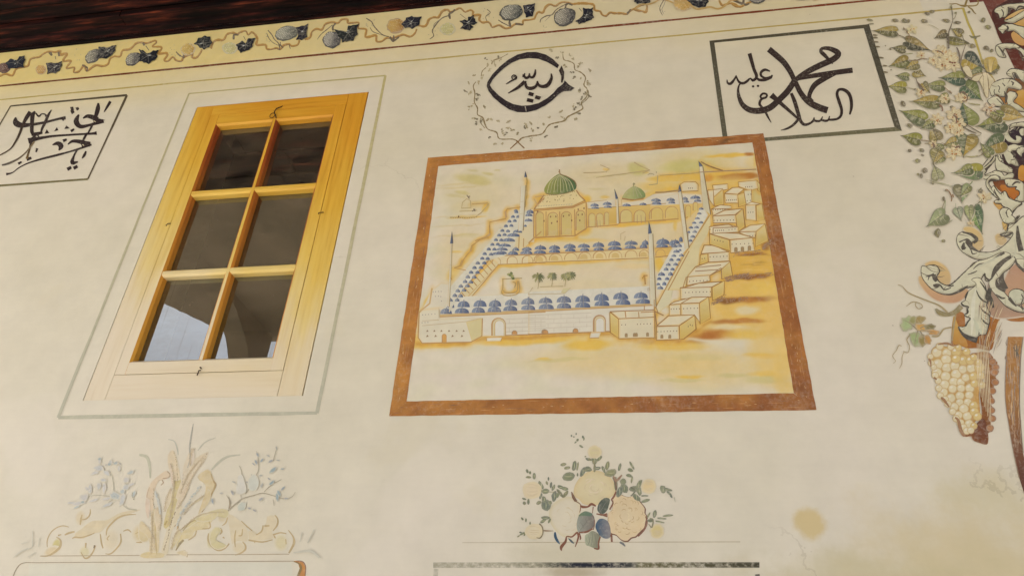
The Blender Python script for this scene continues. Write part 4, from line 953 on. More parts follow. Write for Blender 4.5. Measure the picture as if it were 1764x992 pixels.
# ---- rows of blue domes
for nm, rows in (('front_dome_row', [(E4, [(430, 648, 60, 40), (540, 642, 104, 50), (680, 638, 112, 52), (808, 636, 106, 50), (945, 626, 104, 46), (1088, 618, 112, 48)]), (E5, [(5, 614, 96, 46), (148, 608, 116, 44), (305, 602, 124, 50), (465, 598, 126, 52), (626, 586, 126, 54), (790, 574, 128, 52), (962, 566, 120, 46)]),
                                  (E4, [(390, 700, 100, 44), (525, 694, 122, 42), (665, 690, 114, 44), (802, 684, 116, 46), (938, 674, 120, 42), (1090, 664, 120, 38)]), (E5, [(5, 666, 110, 40), (155, 660, 130, 44), (306, 652, 122, 44), (466, 646, 130, 44), (630, 632, 128, 44), (810, 622, 126, 46), (982, 612, 130, 40)])]),
                 ('middle_dome_row', [(E4, [(985, 162, 60, 26), (1078, 158, 84, 24), (1192, 150, 90, 28)]), (E5, [(0, 158, 60, 24), (105, 152, 100, 32), (225, 148, 96, 30), (355, 140, 104, 34), (475, 135, 104, 30), (600, 130, 100, 36), (735, 120, 110, 38), (880, 112, 112, 32), (1000, 112, 60, 36), (1148, 106, 108, 42)]),
                                   (E4, [(960, 196, 90, 30), (1075, 190, 104, 30), (1192, 186, 96, 28)]), (E5, [(5, 190, 60, 24), (100, 186, 104, 28), (225, 178, 96, 28), (360, 168, 90, 26), (482, 164, 80, 26), (602, 160, 90, 26), (740, 154, 120, 28), (872, 144, 100, 26), (985, 138, 66, 30), (1140, 132, 92, 26), (1225, 120, 40, 40)])]),
                 ('back_dome_row', [(E2, [(685, 640, 80, 24), (805, 628, 86, 26), (690, 664, 80, 18), (810, 655, 80, 20), (990, 640, 80, 22), (1145, 630, 70, 20), (1265, 590, 90, 20), (1272, 620, 90, 22)]), (E3, [(62, 706, 80, 26), (195, 700, 80, 26), (70, 735, 76, 20), (205, 724, 66, 20), (330, 690, 56, 24), (345, 715, 50, 20), (428, 680, 96, 28), (450, 708, 70, 20)])])):
    p = mp.part(nm)
    if nm == 'front_dome_row': fill(p, E4, '330 705 420 560 700 540 1240 510 1240 660', (191, 184, 166), .7); fill(p, E5, '0 510 1060 460 1070 608 0 668', (191, 184, 166), .7)
    for reg, L in rows:
        for cx_, y0, w_, h_ in L:
            if nm == 'back_dome_row': p = mp.part('small_blue_dome')
            dome(p, reg, cx_, y0, w_*1.02, h_*1.08)
            if nm == 'back_dome_row': p.done()
    if nm != 'back_dome_row': p.done()
p = mp.part('left_dome_row')
fill(p, E4, '415 690 415 480 780 60 850 -40 1010 0 980 130 900 200 740 235 480 560 440 640', (191, 183, 162), .85); fill(p, E1, '1030 680 1150 670 1140 800 1070 850', (191, 183, 162), .85); fill(p, E1, '740 990 990 670 1030 680 1010 930 960 990', (191, 183, 162), .85)
for i in range(20):
    f = i/19; y_ = 520 - 152*f; x_ = 776 + 112*f; w_ = 8.4 - 1.4*f
    dome(p, FULL, x_ + 1 + random.uniform(-1, 1), y_, w_, 5.4 - 1.0*f); dome(p, FULL, x_ + w_ + 3.5, y_ + random.uniform(-1.5, 1), w_, 5.4 - 1.0*f)
for x, y_, w_, h_ in ((860, 190, 100, 26), (835, 196, 110, 24), (868, 160, 100, 26), (890, 128, 110, 26), (925, 84, 110, 30), (965, 42, 110, 30), (1000, 8, 80, 24)): dome(p, E4, x, y_, w_, h_)
for x, y_, w_, h_ in ((1120, 708, 70, 34), (1110, 735, 70, 26), (1105, 785, 76, 26), (1075, 835, 30, 20), (985, 690, 40, 20)): dome(p, E1, x, y_, w_, h_)
p.done()
p = mp.part('right_dome_row')
fill(p, E6, '125 992 120 860 300 540 440 500 450 410 560 170 600 160 640 240 480 510 380 640 200 992', (191, 185, 168), .85)
for t in ('160 985 60 30/200 945 44 34/140 945 40 24/150 892 46 28/228 892 46 28/172 850 72 34/262 848 50 34/218 798 50 30/282 796 46 26/240 750 50 26/314 748 50 26/272 702 44 28/342 700 44 26/296 660 50 24/372 656 50 24/322 618 66 26/358 602 30 20/300 566 60 34/352 562 54 30/310 530 90 40/366 510 40 50/188 528 130 46/190 562 100 26/464 508 40 24/486 468 50 24/506 420 48 24/446 422 30 22/468 376 46 22/524 374 48 22/500 328 46 20/570 324 46 20/532 282 50 18/552 234 46 18/570 188 50 22'.split('/')):
    v = [float(k) for k in t.split()]; dome(p, E6, *v)
p.done()

# ---- the two great domes
p = mp.part('dome_building')
fill(p, E2, '110 680 480 648 600 598 608 850 500 925 110 942', (194, 168, 112), 1, (192, 158, 86)); fill(p, E2, '205 535 400 515 512 488 592 580 480 640 112 672 160 595', (196, 176, 128), 1)
ln(p, E2, '110 684 480 652 600 600/112 670 480 640 595 585', 1.3, (170, 120, 50)); ln(p, E2, '205 535 165 590 112 670/512 490 545 540 598 590', 1.5, (150, 100, 44)); ln(p, E2, '130 640 210 560', 1.6, (176, 122, 46), .8)
arches(p, E2, [(165, 925, 74, 230), (290, 918, 96, 220), (418, 912, 98, 220), (552, 870, 84, 190)], (182, 158, 92), (156, 106, 44), 1.2)
ln(p, E2, '225 690 225 930/355 690 355 925/495 670 500 920/605 600 608 850/110 690 108 935', 1.2, (160, 110, 46)); ln(p, E2, '110 938 370 925 500 920 608 850', 1.5, (166, 114, 44)); ln(p, E2, '60 990 180 880/110 940 60 990', 1.4, (176, 128, 52))
for k in range(9): ln(p, E2, f'{245+k*14} 925 {270+k*14} 870' if k < 5 else f'{330+k*14} 905 {360+k*14} 850', .7, (196, 172, 112), .7)
for x, y_ in ((205, 780), (268, 740), (318, 738), (278, 800), (330, 785), (390, 735), (443, 725), (468, 775), (530, 722), (568, 718), (545, 775), (585, 660), (530, 670), (145, 690)): p.blob(*Z(E2, f'{x} {y_}')[0], 1.3, 1.9, (128, 96, 66), n=7)
for i in range(26):
    x = random.uniform(170, 560); p.blob(*Z(E2, f'{x} {random.uniform(550, 615) - (x-170)*.06}')[0], .8, .8, (126, 100, 66), n=6)
for x in range(215, 500, 20): p.blob(*Z(E2, f'{x} {543-(x-215)*.15}')[0], .9, .9, (150, 120, 70), n=6)
for x in range(150, 480, 24): p.rib(Z(E2, f'{x} {642-(x-150)*.06} {x+14} {638-(x-150)*.06}'), [.8, 1.6, .6], (116, 108, 100), .8, smooth=False)
p.done(M_WASH)
p = mp.part('great_dome')
p.poly(Z(E2, '355 332 300 362 240 420 208 478 222 518 290 530 400 518 490 490 514 450 495 405 430 362 375 345'), (136, 134, 70), 1, True, (*Z(E2, '270 0')[0], *Z(E2, '480 0')[0], (70, 92, 62)))
for k in range(9):
    x0 = 235 + k*32; p.rib(Z(E2, f'355 342 {(355+x0)/2 + (x0-355)*.22} 405 {x0} {515-(k*2)}'), [.5, 1.1, .8], (104, 108, 54) if k % 2 else (160, 152, 88), .6)
ln(p, E2, '355 332 352 292/345 310 368 345', 1.3, (136, 104, 60)); ln(p, E2, '222 518 290 531 400 520 492 490', 1.2, (110, 96, 52), .9, True); ln(p, E2, '360 338 430 362 496 405 514 450', 1.1, (116, 92, 48), .9, True)
p.done()
p = mp.part('small_dome')
p.poly(Z(E2, '1055 452 990 492 945 560 960 575 1050 578 1140 568 1168 545 1165 520 1130 480 1085 458'), (166, 158, 104), 1, True, (*Z(E2, '1010 0')[0], *Z(E2, '1150 0')[0], (116, 130, 82)))
ln(p, E2, '1055 452 1058 418/1048 432 1070 430', 1.2, (120, 124, 76)); ln(p, E2, '945 568 1050 580 1150 566', 1.6, (150, 104, 54), .9, True); ln(p, E2, '1055 455 1052 540/1065 458 1100 560/1080 460 1135 550', .7, (120, 124, 70), .6)
p.done()

# ---- minarets
def minaret(shaft, cone, tip, lw=1.0, extra=''):
    p = mp.part('minaret'); P_ = shaft
    p.poly(P_, (192, 183, 162), 1, grad=(P_[0][0], 0, P_[1][0], 0, (184, 172, 140)))
    p.rib([P_[1], P_[2]], [lw, lw*1.4], (120, 94, 56), .9, smooth=False, jit=.15); p.rib([P_[0], P_[3]], lw*.7, (186, 152, 96), .7, smooth=False)
    p.poly([cone[0], tip, cone[1]], (84, 92, 110)); p.rib([tip, ((tip[0]+cone[1][0])/2, (tip[1]+cone[1][1])/2), cone[1]], [.6, 1.4, 1.2], (54, 50, 58), .9, smooth=False)
    for f in (.35, .62):
        a0, b0 = lerp(P_[0], P_[3], f), lerp(P_[1], P_[2], f); p.rib([a0, b0], .7, (176, 156, 120), .7, smooth=False)
    p.done(M_WASH)
minaret([(777.0, 419), (779.4, 419), (774.6, 529), (771.6, 529)], ((775.6, 420.5), (780.4, 420)), (778.7, 400), .7)
minaret([(897.5, 322), (905.6, 320), (901.5, 398), (893.5, 399)], ((903.2, 306.5), (907.6, 306)), (904.8, 296), .9)
minaret([(1205, 288), (1210.6, 288), (1224.4, 371), (1211, 360)], ((1204.6, 288.5), (1210.4, 287.5)), (1203, 278.5), 1.3)
minaret([(1168.2, 332), (1173.8, 331), (1187, 428), (1180, 430), ], ((1168, 332), (1174, 330.5)), (1170, 319), 1.3)
minaret([(1117, 404), (1124.6, 403.5), (1130.2, 530), (1120, 524)], ((1116.4, 404), (1122.4, 402.5)), (1117.6, 382.5), 1.2)
minaret([(1061.6, 344), (1064.6, 344), (1066.6, 386), (1062.6, 386)], ((1060.6, 344), (1064.6, 343.4)), (1058.4, 327), .9)
p = mp.part('minaret_rope'); ln(p, E1, '1085 365 1092 400 1088 440 1090 540 1078 600 1076 650', 1.0, (166, 142, 74), .9, True); ln(p, E4, '440 100 432 400 415 640', .8, (176, 156, 106), .8); p.done()

# ---- houses
def dots(p, reg, x0, y0, x1, y1, n, c=(96, 72, 62), s=1.0):
    for i in range(n):
        f = i/max(1, n-1); q = (reg[0] + (x0+(x1-x0)*f)/reg[2], reg[1] + (y0+(y1-y0)*f)/reg[2])
        p.blob(q[0], q[1], .72*s, 1.15*s, c, n=6)
def house(reg, front=None, roof=None, side=None, wins=(), doors=(), w=1.0, cf=(191, 177, 146)):
    p = mp.part('house')
    if side: fill(p, reg, side, (188, 168, 114), 1, (182, 152, 82), (140, 96, 44), w)
    if roof: fill(p, reg, roof, (193, 179, 148), 1, None, (136, 96, 50), w)
    if front: fill(p, reg, front, cf, 1, None, (146, 104, 54), w*.9)
    for q in wins: dots(p, reg, *q)
    if doors: arches(p, reg, [(x, y_, 30, 46) for x, y_ in doors], (140, 112, 70), (120, 86, 46), .6)
    p.done(M_WASH)
house(E3, '285 545 320 522 430 520 455 545 455 605 300 612', None, None, [(365, 580, 400, 580, 3)], w=.8)
house(E3, '590 552 735 540 740 590 690 600 600 600', w=.8)
house(E3, '835 522 1010 505 1025 580 950 605 840 565', None, '1010 505 1040 540 1045 620 1020 600', [(905, 570, 965, 565, 4)], w=.7)
house(E3, '890 600 960 590 965 730 900 740', None, None, [(930, 640, 955, 638, 2), (920, 700, 950, 697, 2)], w=.7, cf=(190, 180, 150))
house(E3, '545 600 600 595 605 750 560 690', '545 600 690 585 610 660', '600 665 690 590 700 735 610 750', w=.9)
house(E3, '705 632 830 640 835 722 712 722', '705 630 780 575 840 572 890 590 830 640', '830 640 890 620 912 735 840 760', [(725, 695, 815, 690, 6)], w=.9)
house(E3, '905 740 1000 735 1005 890 910 880', '905 740 960 710 1050 730 1000 738', '1005 745 1060 725 1085 880 1010 890', [(930, 810, 975, 808, 3)], w=.8)
house(E6, '672 182 790 180 860 185 760 230 690 245', '672 182 760 140 870 150 880 175', None, [(690, 190, 810, 184, 6)], w=.8)
house(E6, '688 252 915 240 925 320 690 322', '688 250 800 195 985 178 912 240', '915 242 990 180 1012 360 935 410', [(700, 297, 895, 292, 7)], w=1.2)
house(E6, '655 430 650 360 850 335 940 362 945 412 700 428', None, None, [(660, 385, 660, 386, 1), (715, 398, 795, 394, 5), (850, 390, 910, 382, 3)], w=1.0); 
p = mp.part('wall_lines'); ln(p, E6, '690 345 850 335 890 360/690 370 690 425/690 372 860 365 930 362', 1.1, (140, 98, 48)); p.done()
house(E6, '945 412 1120 408 1110 470 1000 440', '945 410 1060 345 1212 330 1122 408', '1122 408 1212 332 1245 500 1115 560', [(1060, 452, 1115, 446, 3)], w=1.0)
house(E6, '860 492 1085 470 1108 602 866 622', '655 430 800 420 950 426 1082 468 858 490', '655 432 855 492 858 602 655 535', [(880, 534, 1090, 526, 6), (705, 490, 790, 510, 4)], [(920, 612), (985, 606), (1055, 596)], w=1.0)
house(E6, '638 628 850 610 852 702 645 716', '568 630 600 545 680 545 745 565 845 612', '562 640 636 628 640 716 555 742', [(660, 662, 830, 655, 6), (580, 680, 605, 676, 2)], w=1.1)
house(E6, '430 862 655 846 665 902 425 948', '512 762 640 716 865 706 770 790 655 850 430 860', '770 772 862 712 885 850 778 885', [(455, 908, 455, 909, 1), (490, 904, 630, 898, 5)], w=1.0)
p = mp.part('wall_lines'); ln(p, E6, '520 768 770 744/510 806 740 790/655 850 770 772/655 850 662 905/772 772 778 885/430 860 425 948', 1.1, (140, 98, 48)); p.done()
house(E7, '862 190 1242 180 1240 300 866 326', '860 190 960 172 1090 132 1375 112 1250 180', '1250 180 1402 102 1396 275 1255 345', [(925, 246, 1230, 236, 8)], w=1.1)
house(E7, '728 396 868 386 868 522 730 526', '728 394 790 360 1000 306 870 384', None, [(752, 448, 852, 444, 4)], w=1.0)
house(E7, '870 382 1096 376 1104 610 1040 525 872 520', '870 380 1000 304 1208 298 1108 364 1096 374', '1108 364 1210 300 1232 560 1106 630 1096 378', [(905, 442, 1075, 436, 5)], w=1.1)
house(E7, '110 565 545 545 552 796 114 808', '8 480 190 470 545 460 545 548 112 566', '4 482 110 566 114 802 10 732', [(150, 640, 195, 638, 2), (340, 632, 500, 626, 5)], [(205, 790), (305, 786), (328, 785), (465, 780)], w=1.1)
p = mp.part('wall_lines'); ln(p, E7, '190 470 200 550/380 488 545 480/355 480 360 550/425 400 425 470/545 330 552 800', 1.2, (166, 118, 54)); ln(p, E7, '550 475 660 525/552 470 575 640', 1.3, (140, 98, 48)); p.done()
house(E7, '574 660 846 650 852 816 574 828', '572 656 718 530 1038 518 850 650', '850 650 1038 522 1056 692 905 812 854 816', [(590, 724, 820, 714, 7), (960, 660, 985, 640, 2), (1010, 648, 1010, 649, 1)], [(640, 806), (736, 806)], w=1.3)
# left, far houses on the slope
p = mp.part('hill_line')
for t, w_ in (('750 60 750 45 680 70 610 120 600 165 575 190 530 250 515 290 460 310', 1.5), ('610 120 600 170', 2.2), ('530 245 512 295', 2.6), ('460 310 560 330', .8), ('430 390 440 410', 1.2)): ln(p, E4, t, w_, (184, 142, 66), .85)
ln(p, E1, '890 690 905 665 1000 655 1030 650/890 690 890 760 740 790 735 900/740 900 700 930 600 970/735 820 740 900', 1.3, (182, 140, 66), .85); ln(p, E1, '885 690 895 750', 2.4, (178, 128, 58), .7); ln(p, E1, '745 900 720 925', 2.6, (184, 138, 60), .7)
ln(p, E2, '740 250 825 285 790 320/1060 225 1120 260 1210 300 1140 330/700 370 1210 300/580 325 780 318', 1.0, (166, 140, 84), .7); ln(p, E3, '480 330 560 370 690 415', 1.5, (140, 106, 54), .9, True); ln(p, E3, '90 460 460 435', 1.0, (166, 140, 70), .8); ln(p, E3, '460 430 1005 402', 1.4, (136, 92, 44), .7); ln(p, E3, '50 620 130 620 280 600', 1.6, (140, 104, 50), .8)
ln(p, E2, '1190 345 1210 332 1240 335 1250 348/1270 310 1275 330/1285 350 1280 430 1200 440', .9, (140, 132, 96), .7); ln(p, E2, '120 555 200 540/110 570 150 640', 1.2, (184, 140, 60), .7)
p.done(M_WASH)
p = mp.part('boat_shrine'); ln(p, E1, '480 600 470 660 560 655 555 590 520 570 485 600/450 690 620 680/360 745 600 745 660 700 730 615', 1.0, (176, 156, 104), .8); ln(p, E1, '570 620 720 612', 1.2, (186, 154, 84)); ln(p, E1, '520 535 545 570/535 550 552 548/570 690 600 670/585 665 600 690', 1.3, (110, 100, 84), .85); p.blob(*Z(E1, '443 740')[0], 1.2, 1.8, (104, 76, 52), n=7)
for x in range(370, 640, 22): p.blob(*Z(E1, f'{x} {752 if x < 600 else 752-(x-600)}')[0], .7, .8, (140, 116, 72), n=5)
p.done(M_WASH)
# palms, fountain, bush
def palm(x, y_, s=1.0, trunk=True):
    p = mp.part('palm_tree'); X, Y = Z(E5, f'{x} {y_}')[0]
    if trunk: p.rib([(X, Y + 3*s), (X + .5, Y + 9*s), (X - 1.0, Y + 18*s)], [1.2, .9, .9], (150, 126, 76), .9)
    for i in range(16):
        an = i/16*6.28 + random.uniform(-.2, .2); r = random.uniform(7.5, 10.5)*s; dk = math.cos(an) > .1
        ex, ey = X + r*math.cos(an), Y + r*.78*math.sin(an) + 1.5
        p.rib([(X, Y), ((X+ex)/2, (Y+ey)/2 - 1.6), (ex, ey)], [1.8, 2.6, .6], random.choice([(92, 94, 52), (78, 84, 48)]) if dk else random.choice([(136, 130, 76), (116, 112, 64)]), .9)
    p.done()
palm(88, 385, 1.15); palm(205, 376, 1.05); palm(318, 380, .98); palm(360, 370, 1.05, False)
p = mp.part('garden_bed'); ln(p, E5, '40 475 0 535 310 528 360 480/100 472 300 465', .9, (178, 162, 118), .8); fill(p, E5, '280 520 300 485 360 480 310 528', (178, 168, 112), .6); p.done(M_WASH)
p = mp.part('fountain'); ln(p, E4, '875 400 875 480 865 515 880 540 940 545 1000 530 1020 495 1010 420/880 500 900 520 970 520 1000 495 1000 420/960 430 985 440 975 480', 1.2, (176, 146, 78), .85, True); ln(p, E4, '870 405 960 400 1040 398/945 340 945 370', .9, (150, 132, 84))
for i in range(10): p.blob(*Z(E4, f'{945+random.uniform(-26, 26)} {380+random.uniform(-26, 26)}')[0], 2.6, 2.2, random.choice([(120, 122, 78), (146, 142, 92), (98, 106, 66)]), n=8, wob=.2)
p.done(M_WASH)
p = mp.part('courtyard_figure'); ln(p, E5, '995 375 1000 450/975 400 990 375 1020 375', 1.5, (172, 128, 60), .9); ln(p, E5, '1025 480 1020 505 1040 500 1035 480', .8, (160, 140, 104)); ln(p, E5, '790 70 790 20 830 0/820 80 830 40', 1.2, (184, 158, 104), .6); p.done(M_WASH)
p = mp.part('dry_bush')
for reg, x0, y0, x1, y1, n in ((E6, 800, 890, 1000, 850, 70), (E6, 1000, 870, 1290, 840, 60), (E6, 1180, 580, 1265, 510, 50), (E7, 1240, 390, 1420, 300, 60), (E7, 1420, 350, 1690, 320, 40), (E7, 1420, 100, 1690, 30, 70), (E6, 880, 640, 1180, 620, 40)):
    for i in range(n):
        f = random.random(); X, Y = Z(reg, f'{x0+(x1-x0)*f} {y0+(y1-y0)*f + random.uniform(-24, 24)}')[0]
        p.rib([(X, Y), (X + random.uniform(1, 4), Y + random.uniform(-2.2, .6))], [1.3, .5], random.choice([(126, 80, 40), (112, 70, 36), (150, 100, 48)]), .75)
p.done(M_WASH)

W(FULL, 1318, 480, 74, 120, (196, 156, 76), .0); WASH.insert(0, (1312, 470, 90, 110, (197, 160, 86), .85, 1, 0, .45, 0)); WASH.insert(0, (1335, 600, 60, 95, (198, 164, 92), .8, 1, 0, .4, 0)); WASH.insert(0, (1250, 560, 110, 34, (198, 162, 88), .7, 1, 0, .3, 0)); WASH.insert(0, (1230, 330, 90, 60, (197, 168, 106), .6, 1, 0, .5, 0))
for r_, a_, c_ in ((16, .8, (198, 158, 72)), (6, .6, (166, 112, 44))): glow(Z(D3, '200 510 500 500 620 470 850 470 1250 440 1340 440 1460 470') , c_, a_, r_); glow(Z(E7, '110 815 560 810 840 830 1060 710 1240 590'), c_, a_, r_)
lay_ground()
# ---- the broad brown frame
mp.k = 2
for nm, t in (('frame_band', (oTL, oTR, iTR, iTL)), ('frame_band', (oTR, oBR, iBR, iTR)), ('frame_band', (oBR, oBL, iBL, iBR)), ('frame_band', (oBL, oTL, iTL, iBL))):
    p = mp.part(nm); y = mp.lay(); n = 40; a, b, c_, d = t; L = []
    for i in range(n+1):
        f = i/n; A = lerp(a, b, f); B = lerp(d, c_, f); row = []
        for k in range(6):
            q = lerp(A, B, k/5); h = noise.noise(Vector((q[0]*.03, q[1]*.03, 2)))
            base = lerp((160, 104, 44), (138, 82, 36), min(1, max(0, (q[0]-700)/620)))
            if q[1] > 660: base = lerp((156, 102, 44), (132, 78, 36), min(1, max(0, (q[0]-690)/500)))
            base = lerp(base, (118, 66, 30) if h > 0 else (172, 116, 50), min(1, abs(h)*.9))
            if 1243 < q[0] < 1254 and q[1] < 262: base = lerp(base, (70, 50, 30), .55)
            j = (random.uniform(-.5, .5), random.uniform(-.5, .5)) if k in (0, 5) else (0, 0)
            row.append(p.vt((q[0]+j[0], q[1]+j[1]), y, base, .97))
        L.append(row)
    for A, B in zip(L, L[1:]):
        for k in range(5): p.f.append((A[k], B[k], B[k+1], A[k+1]))
    for i_ in range(46):                 # dry-brush streaks along the band
        f = random.random(); A = lerp(a, b, f); B = lerp(d, c_, f); q = lerp(A, B, random.uniform(.06, .94)); l = random.uniform(6, 34); ex, ey = (b[0]-a[0]), (b[1]-a[1]); dd = math.hypot(ex, ey); l = min(l, dd*(1-f)*.9 + .5)
        p.rib([q, (q[0]+ex/dd*l*.5, q[1]+ey/dd*l*.5 + random.uniform(-.4, .4)), (q[0]+ex/dd*l, q[1]+ey/dd*l)], [.3, random.uniform(.6, 1.8), .3], random.choice([(122, 70, 30), (160, 104, 44), (134, 80, 34), (166, 112, 50), (150, 92, 40)]), .9, jit=.3)
    p.done(M_FRAME)
p = mp.part('paint_scratches')
for i in range(60):
    e0, e1 = random.choice((((752, 292), (690, 690)), ((746, 300), (684, 690)), ((700, 704), (1380, 692)), ((1312, 250), (1385, 690)), ((760, 278), (1300, 240))))
    q = lerp(e0, e1, random.random()); q = (q[0] + random.uniform(-6, 6), q[1] + random.uniform(-4, 4)); an = math.atan2(e1[1]-e0[1], e1[0]-e0[0]) + random.uniform(-.3, .3); l = random.uniform(.6, 5)
    p.rib([q, (q[0]+l*math.cos(an), q[1]+l*math.sin(an))], [.5, .9, .3][:2], (184, 142, 78), .8)
p.done()['kind'] = 'stuff'
# ============================================================ faded acanthus and blue flowers under the window
H1, H2, H3, H4, H5 = (20, 850, 6.9875), (100, 730, 6.6125), (240, 720, 3.97), (340, 740, 7.086), (300, 850, 6.7846)
Q_ = (0, 720, 2.94)
ab = Mural('acanthus_bouquet', 300, 860, 'faded painted plume of acanthus scrolls and pale blue flowers under the window', 'painted flowers')
TAN = (164, 138, 92); FT = (187, 167, 128); GRY = (168, 162, 142)
def sk(p, reg, t, w, c=TAN, a=.8, **k): ink(p, reg, t, w, c, a, **k)
def dab(p, reg, x, y, rx, ry, rot, c, a=.8, e=0.0, **k):
    q = Z(reg, f'{x} {y}')[0]; p.blob(q[0], q[1], rx/reg[2], ry/reg[2], c, rot, a, e, **k)
def wash(p, reg, t, c, a=.5, smooth=True):
    # watery fill: soft rim, thin middle
    P_ = crom(Z(reg, t), 5, True) if smooth else Z(reg, t); n = len(P_); y = p.m.lay(); mx, my = sum(q[0] for q in P_)/n, sum(q[1] for q in P_)/n; O = []; I = []; T = []
    for q in P_:
        d = math.hypot(q[0]-mx, q[1]-my); f = min(.5, 2.2/max(d, .1)); r_ = (q[0]+(mx-q[0])*f, q[1]+(my-q[1])*f)
        O.append(p.vt(q, y, c, a*.15)); I.append(p.vt(r_, y, c, a*random.uniform(.8, 1.1))); T.append(r_)
    for i in range(n): j = (i+1) % n; p.f.append((O[i], O[j], I[j], I[i]))
    for t3 in tessellate_polygon([[Vector((q[0], q[1], 0)) for q in T]]): p.f.append(tuple(I[k] for k in t3))
def dashes(p, reg, t, n, c, w=1.2, a=.75, ln_=2.0):
    P_ = crom(Z(reg, t), 1.0)
    for i in range(n):
        k = int((i + random.uniform(.1, .7))/n*(len(P_)-2)); A, B = P_[k], P_[k+1]; d = math.hypot(B[0]-A[0], B[1]-A[1]) or 1; ux, uy = (B[0]-A[0])/d, (B[1]-A[1])/d
        an = random.uniform(-.6, .6); ux, uy = ux*math.cos(an)-uy*math.sin(an), ux*math.sin(an)+uy*math.cos(an); l = ln_*random.uniform(.6, 1.5)
        p.rib([A, (A[0]+ux*l*.5, A[1]+uy*l*.5), (A[0]+ux*l, A[1]+uy*l)], [w*.5, w*1.2, w*.4], c, a)
p = ab.part('acanthus_scroll')
wash(p, H1, '1560 190 1330 220 1150 310 960 330 840 420 760 480 750 530 860 540 960 480 1060 470 1140 400 1230 310 1380 255', FT, .7); dab(p, H1, 540, 610, 55, 90, 25, (180, 164, 96), .75); dab(p, H1, 830, 290, 70, 100, 10, FT, .6); dab(p, H1, 880, 700, 70, 80, 0, (182, 168, 120), .6); dab(p, H1, 1560, 480, 120, 130, 0, (186, 164, 118), .7); dab(p, H1, 1200, 560, 110, 150, 10, FT, .4); dab(p, H1, 480, 690, 110, 60, -25, (190, 164, 116), .6)
for t, w in (('1500 248 1380 255 1280 290 1200 360 1150 430 1140 500', [6, 14, 18, 16, 16, 8]), ('690 400 620 385 540 410 470 470 430 560 430 640', [6, 10, 10, 9, 10, 6]), ('540 520 590 560 582 640 520 700 440 745 350 748', [8, 16, 24, 22, 14, 8]), ('760 455 690 472 640 495', [14, 20, 12]), ('730 540 760 522 840 525 930 500 1000 470', [6, 14, 12, 12, 6]), ('948 185 942 250 900 300 850 312', [8, 14, 14, 8]), ('850 250 835 310 826 375', [8, 20, 10]), ('1010 620 980 700 930 762 880 772 835 700', [14, 14, 18, 14, 6]), ('1068 480 1080 580 1102 655', [8, 16, 12]), ('1312 480 1315 580 1262 660 1190 722 1130 720', [12, 16, 14, 12, 6]), ('1180 500 1150 540 1165 560', [8, 12, 8]), ('1345 450 1400 432 1440 462', [8, 14, 8]), ('1490 480 1560 450 1620 455', [6, 8, 6]), ('1500 585 1580 575 1640 520', [6, 16, 8]), ('895 590 890 650', [18, 12]), ('560 500 600 490', [14, 8])): sk(p, H1, t, w)
sk(p, H1, '1000 618 992 655', [16, 12], (92, 72, 50))
p.done(M_PAINT)
p = ab.part('acanthus_scroll')
wash(p, H5, '30 520 150 400 300 310 480 270 420 350 400 410 260 430 200 520 100 540 30 640', (186, 166, 116), .75); wash(p, H5, '960 480 1080 330 1090 260 1180 250 1200 350 1150 430 1160 480 1170 520 1040 550 880 540 850 440 930 440', FT, .6); wash(p, H5, '620 230 760 300 860 420 860 560 760 560 700 640 660 520 640 380', FT, .55)
dab(p, H5, 440, 530, 60, 120, 10, (176, 160, 88), .75); dab(p, H5, 560, 270, 60, 80, 0, FT, .65); dab(p, H5, 760, 630, 90, 80, 0, FT, .6); dab(p, H5, 1250, 570, 90, 110, 0, (184, 168, 122), .65)
for t, w in (('90 410 180 340 300 295 430 275 495 262', [6, 10, 10, 10, 6]), ('400 310 420 350 415 400 330 408', [8, 14, 12, 8]), ('262 428 240 490 165 542', [12, 14, 8]), ('540 398 558 440 535 475', [10, 18, 8]), ('645 580 590 640 520 662 450 620 400 540 402 460', [12, 12, 14, 18, 20, 8]), ('480 490 482 550 522 592', [20, 20, 8]), ('610 222 622 280 602 340 562 372', [10, 12, 14, 6]), ('722 425 708 520 716 622', [8, 16, 8]), ('755 488 790 485 800 410', [10, 14, 8]), ('785 318 850 380 914 432', [8, 12, 8]), ('800 560 832 600 832 650 780 692 715 716', [8, 16, 18, 14, 8]), ('870 540 940 552 1040 562 1152 536', [16, 14, 12, 8]), ('935 545 945 575', [12, 6]), ('958 480 1022 440 1042 368', [8, 14, 12]), ('1055 378 1115 372', [20, 12]), ('1155 432 1202 370 1212 300 1178 248', [8, 16, 14, 8]), ('1155 480 1240 455 1312 466', [16, 12, 8]), ('1170 490 1185 520', [16, 10]), ('1335 425 1390 500 1402 570 1372 640 1342 692', [8, 14, 24, 20, 16]), ('1305 530 1310 590', [10, 8]), ('110 660 150 690 150 740', [10, 16, 8]), ('20 360 40 380 25 470', [6, 10, 6]), ('570 505 590 520', [14, 8])): sk(p, H5, t, w)
sk(p, H5, '112 540 70 580 20 662', [18, 22, 8], (132, 112, 66))
p.done(M_PAINT)
p = ab.part('base_line'); sk(p, H1, '340 748 830 745 1677 740', [4, 6, 6], (150, 128, 98)); sk(p, H5, '-280 713 150 711 700 709 1345 705', [6, 5, 6], (150, 128, 98)); p.done()
p = ab.part('plume')
wash(p, H3, '70 935 80 760 85 620 130 640 140 800 125 940', (186, 164, 120), .7); wash(p, H3, '150 930 185 760 228 640 270 560 290 640 215 800 195 925', (188, 170, 132), .6); wash(p, H3, '165 745 195 600 232 480 255 380 290 440 255 600 205 740', (178, 158, 100), .8); wash(p, H3, '250 545 300 400 350 300 470 228 440 310 370 400 300 545', (189, 169, 136), .75); wash(p, H3, '200 345 194 250 232 215 262 290 282 420 250 430', (190, 169, 134), .75)
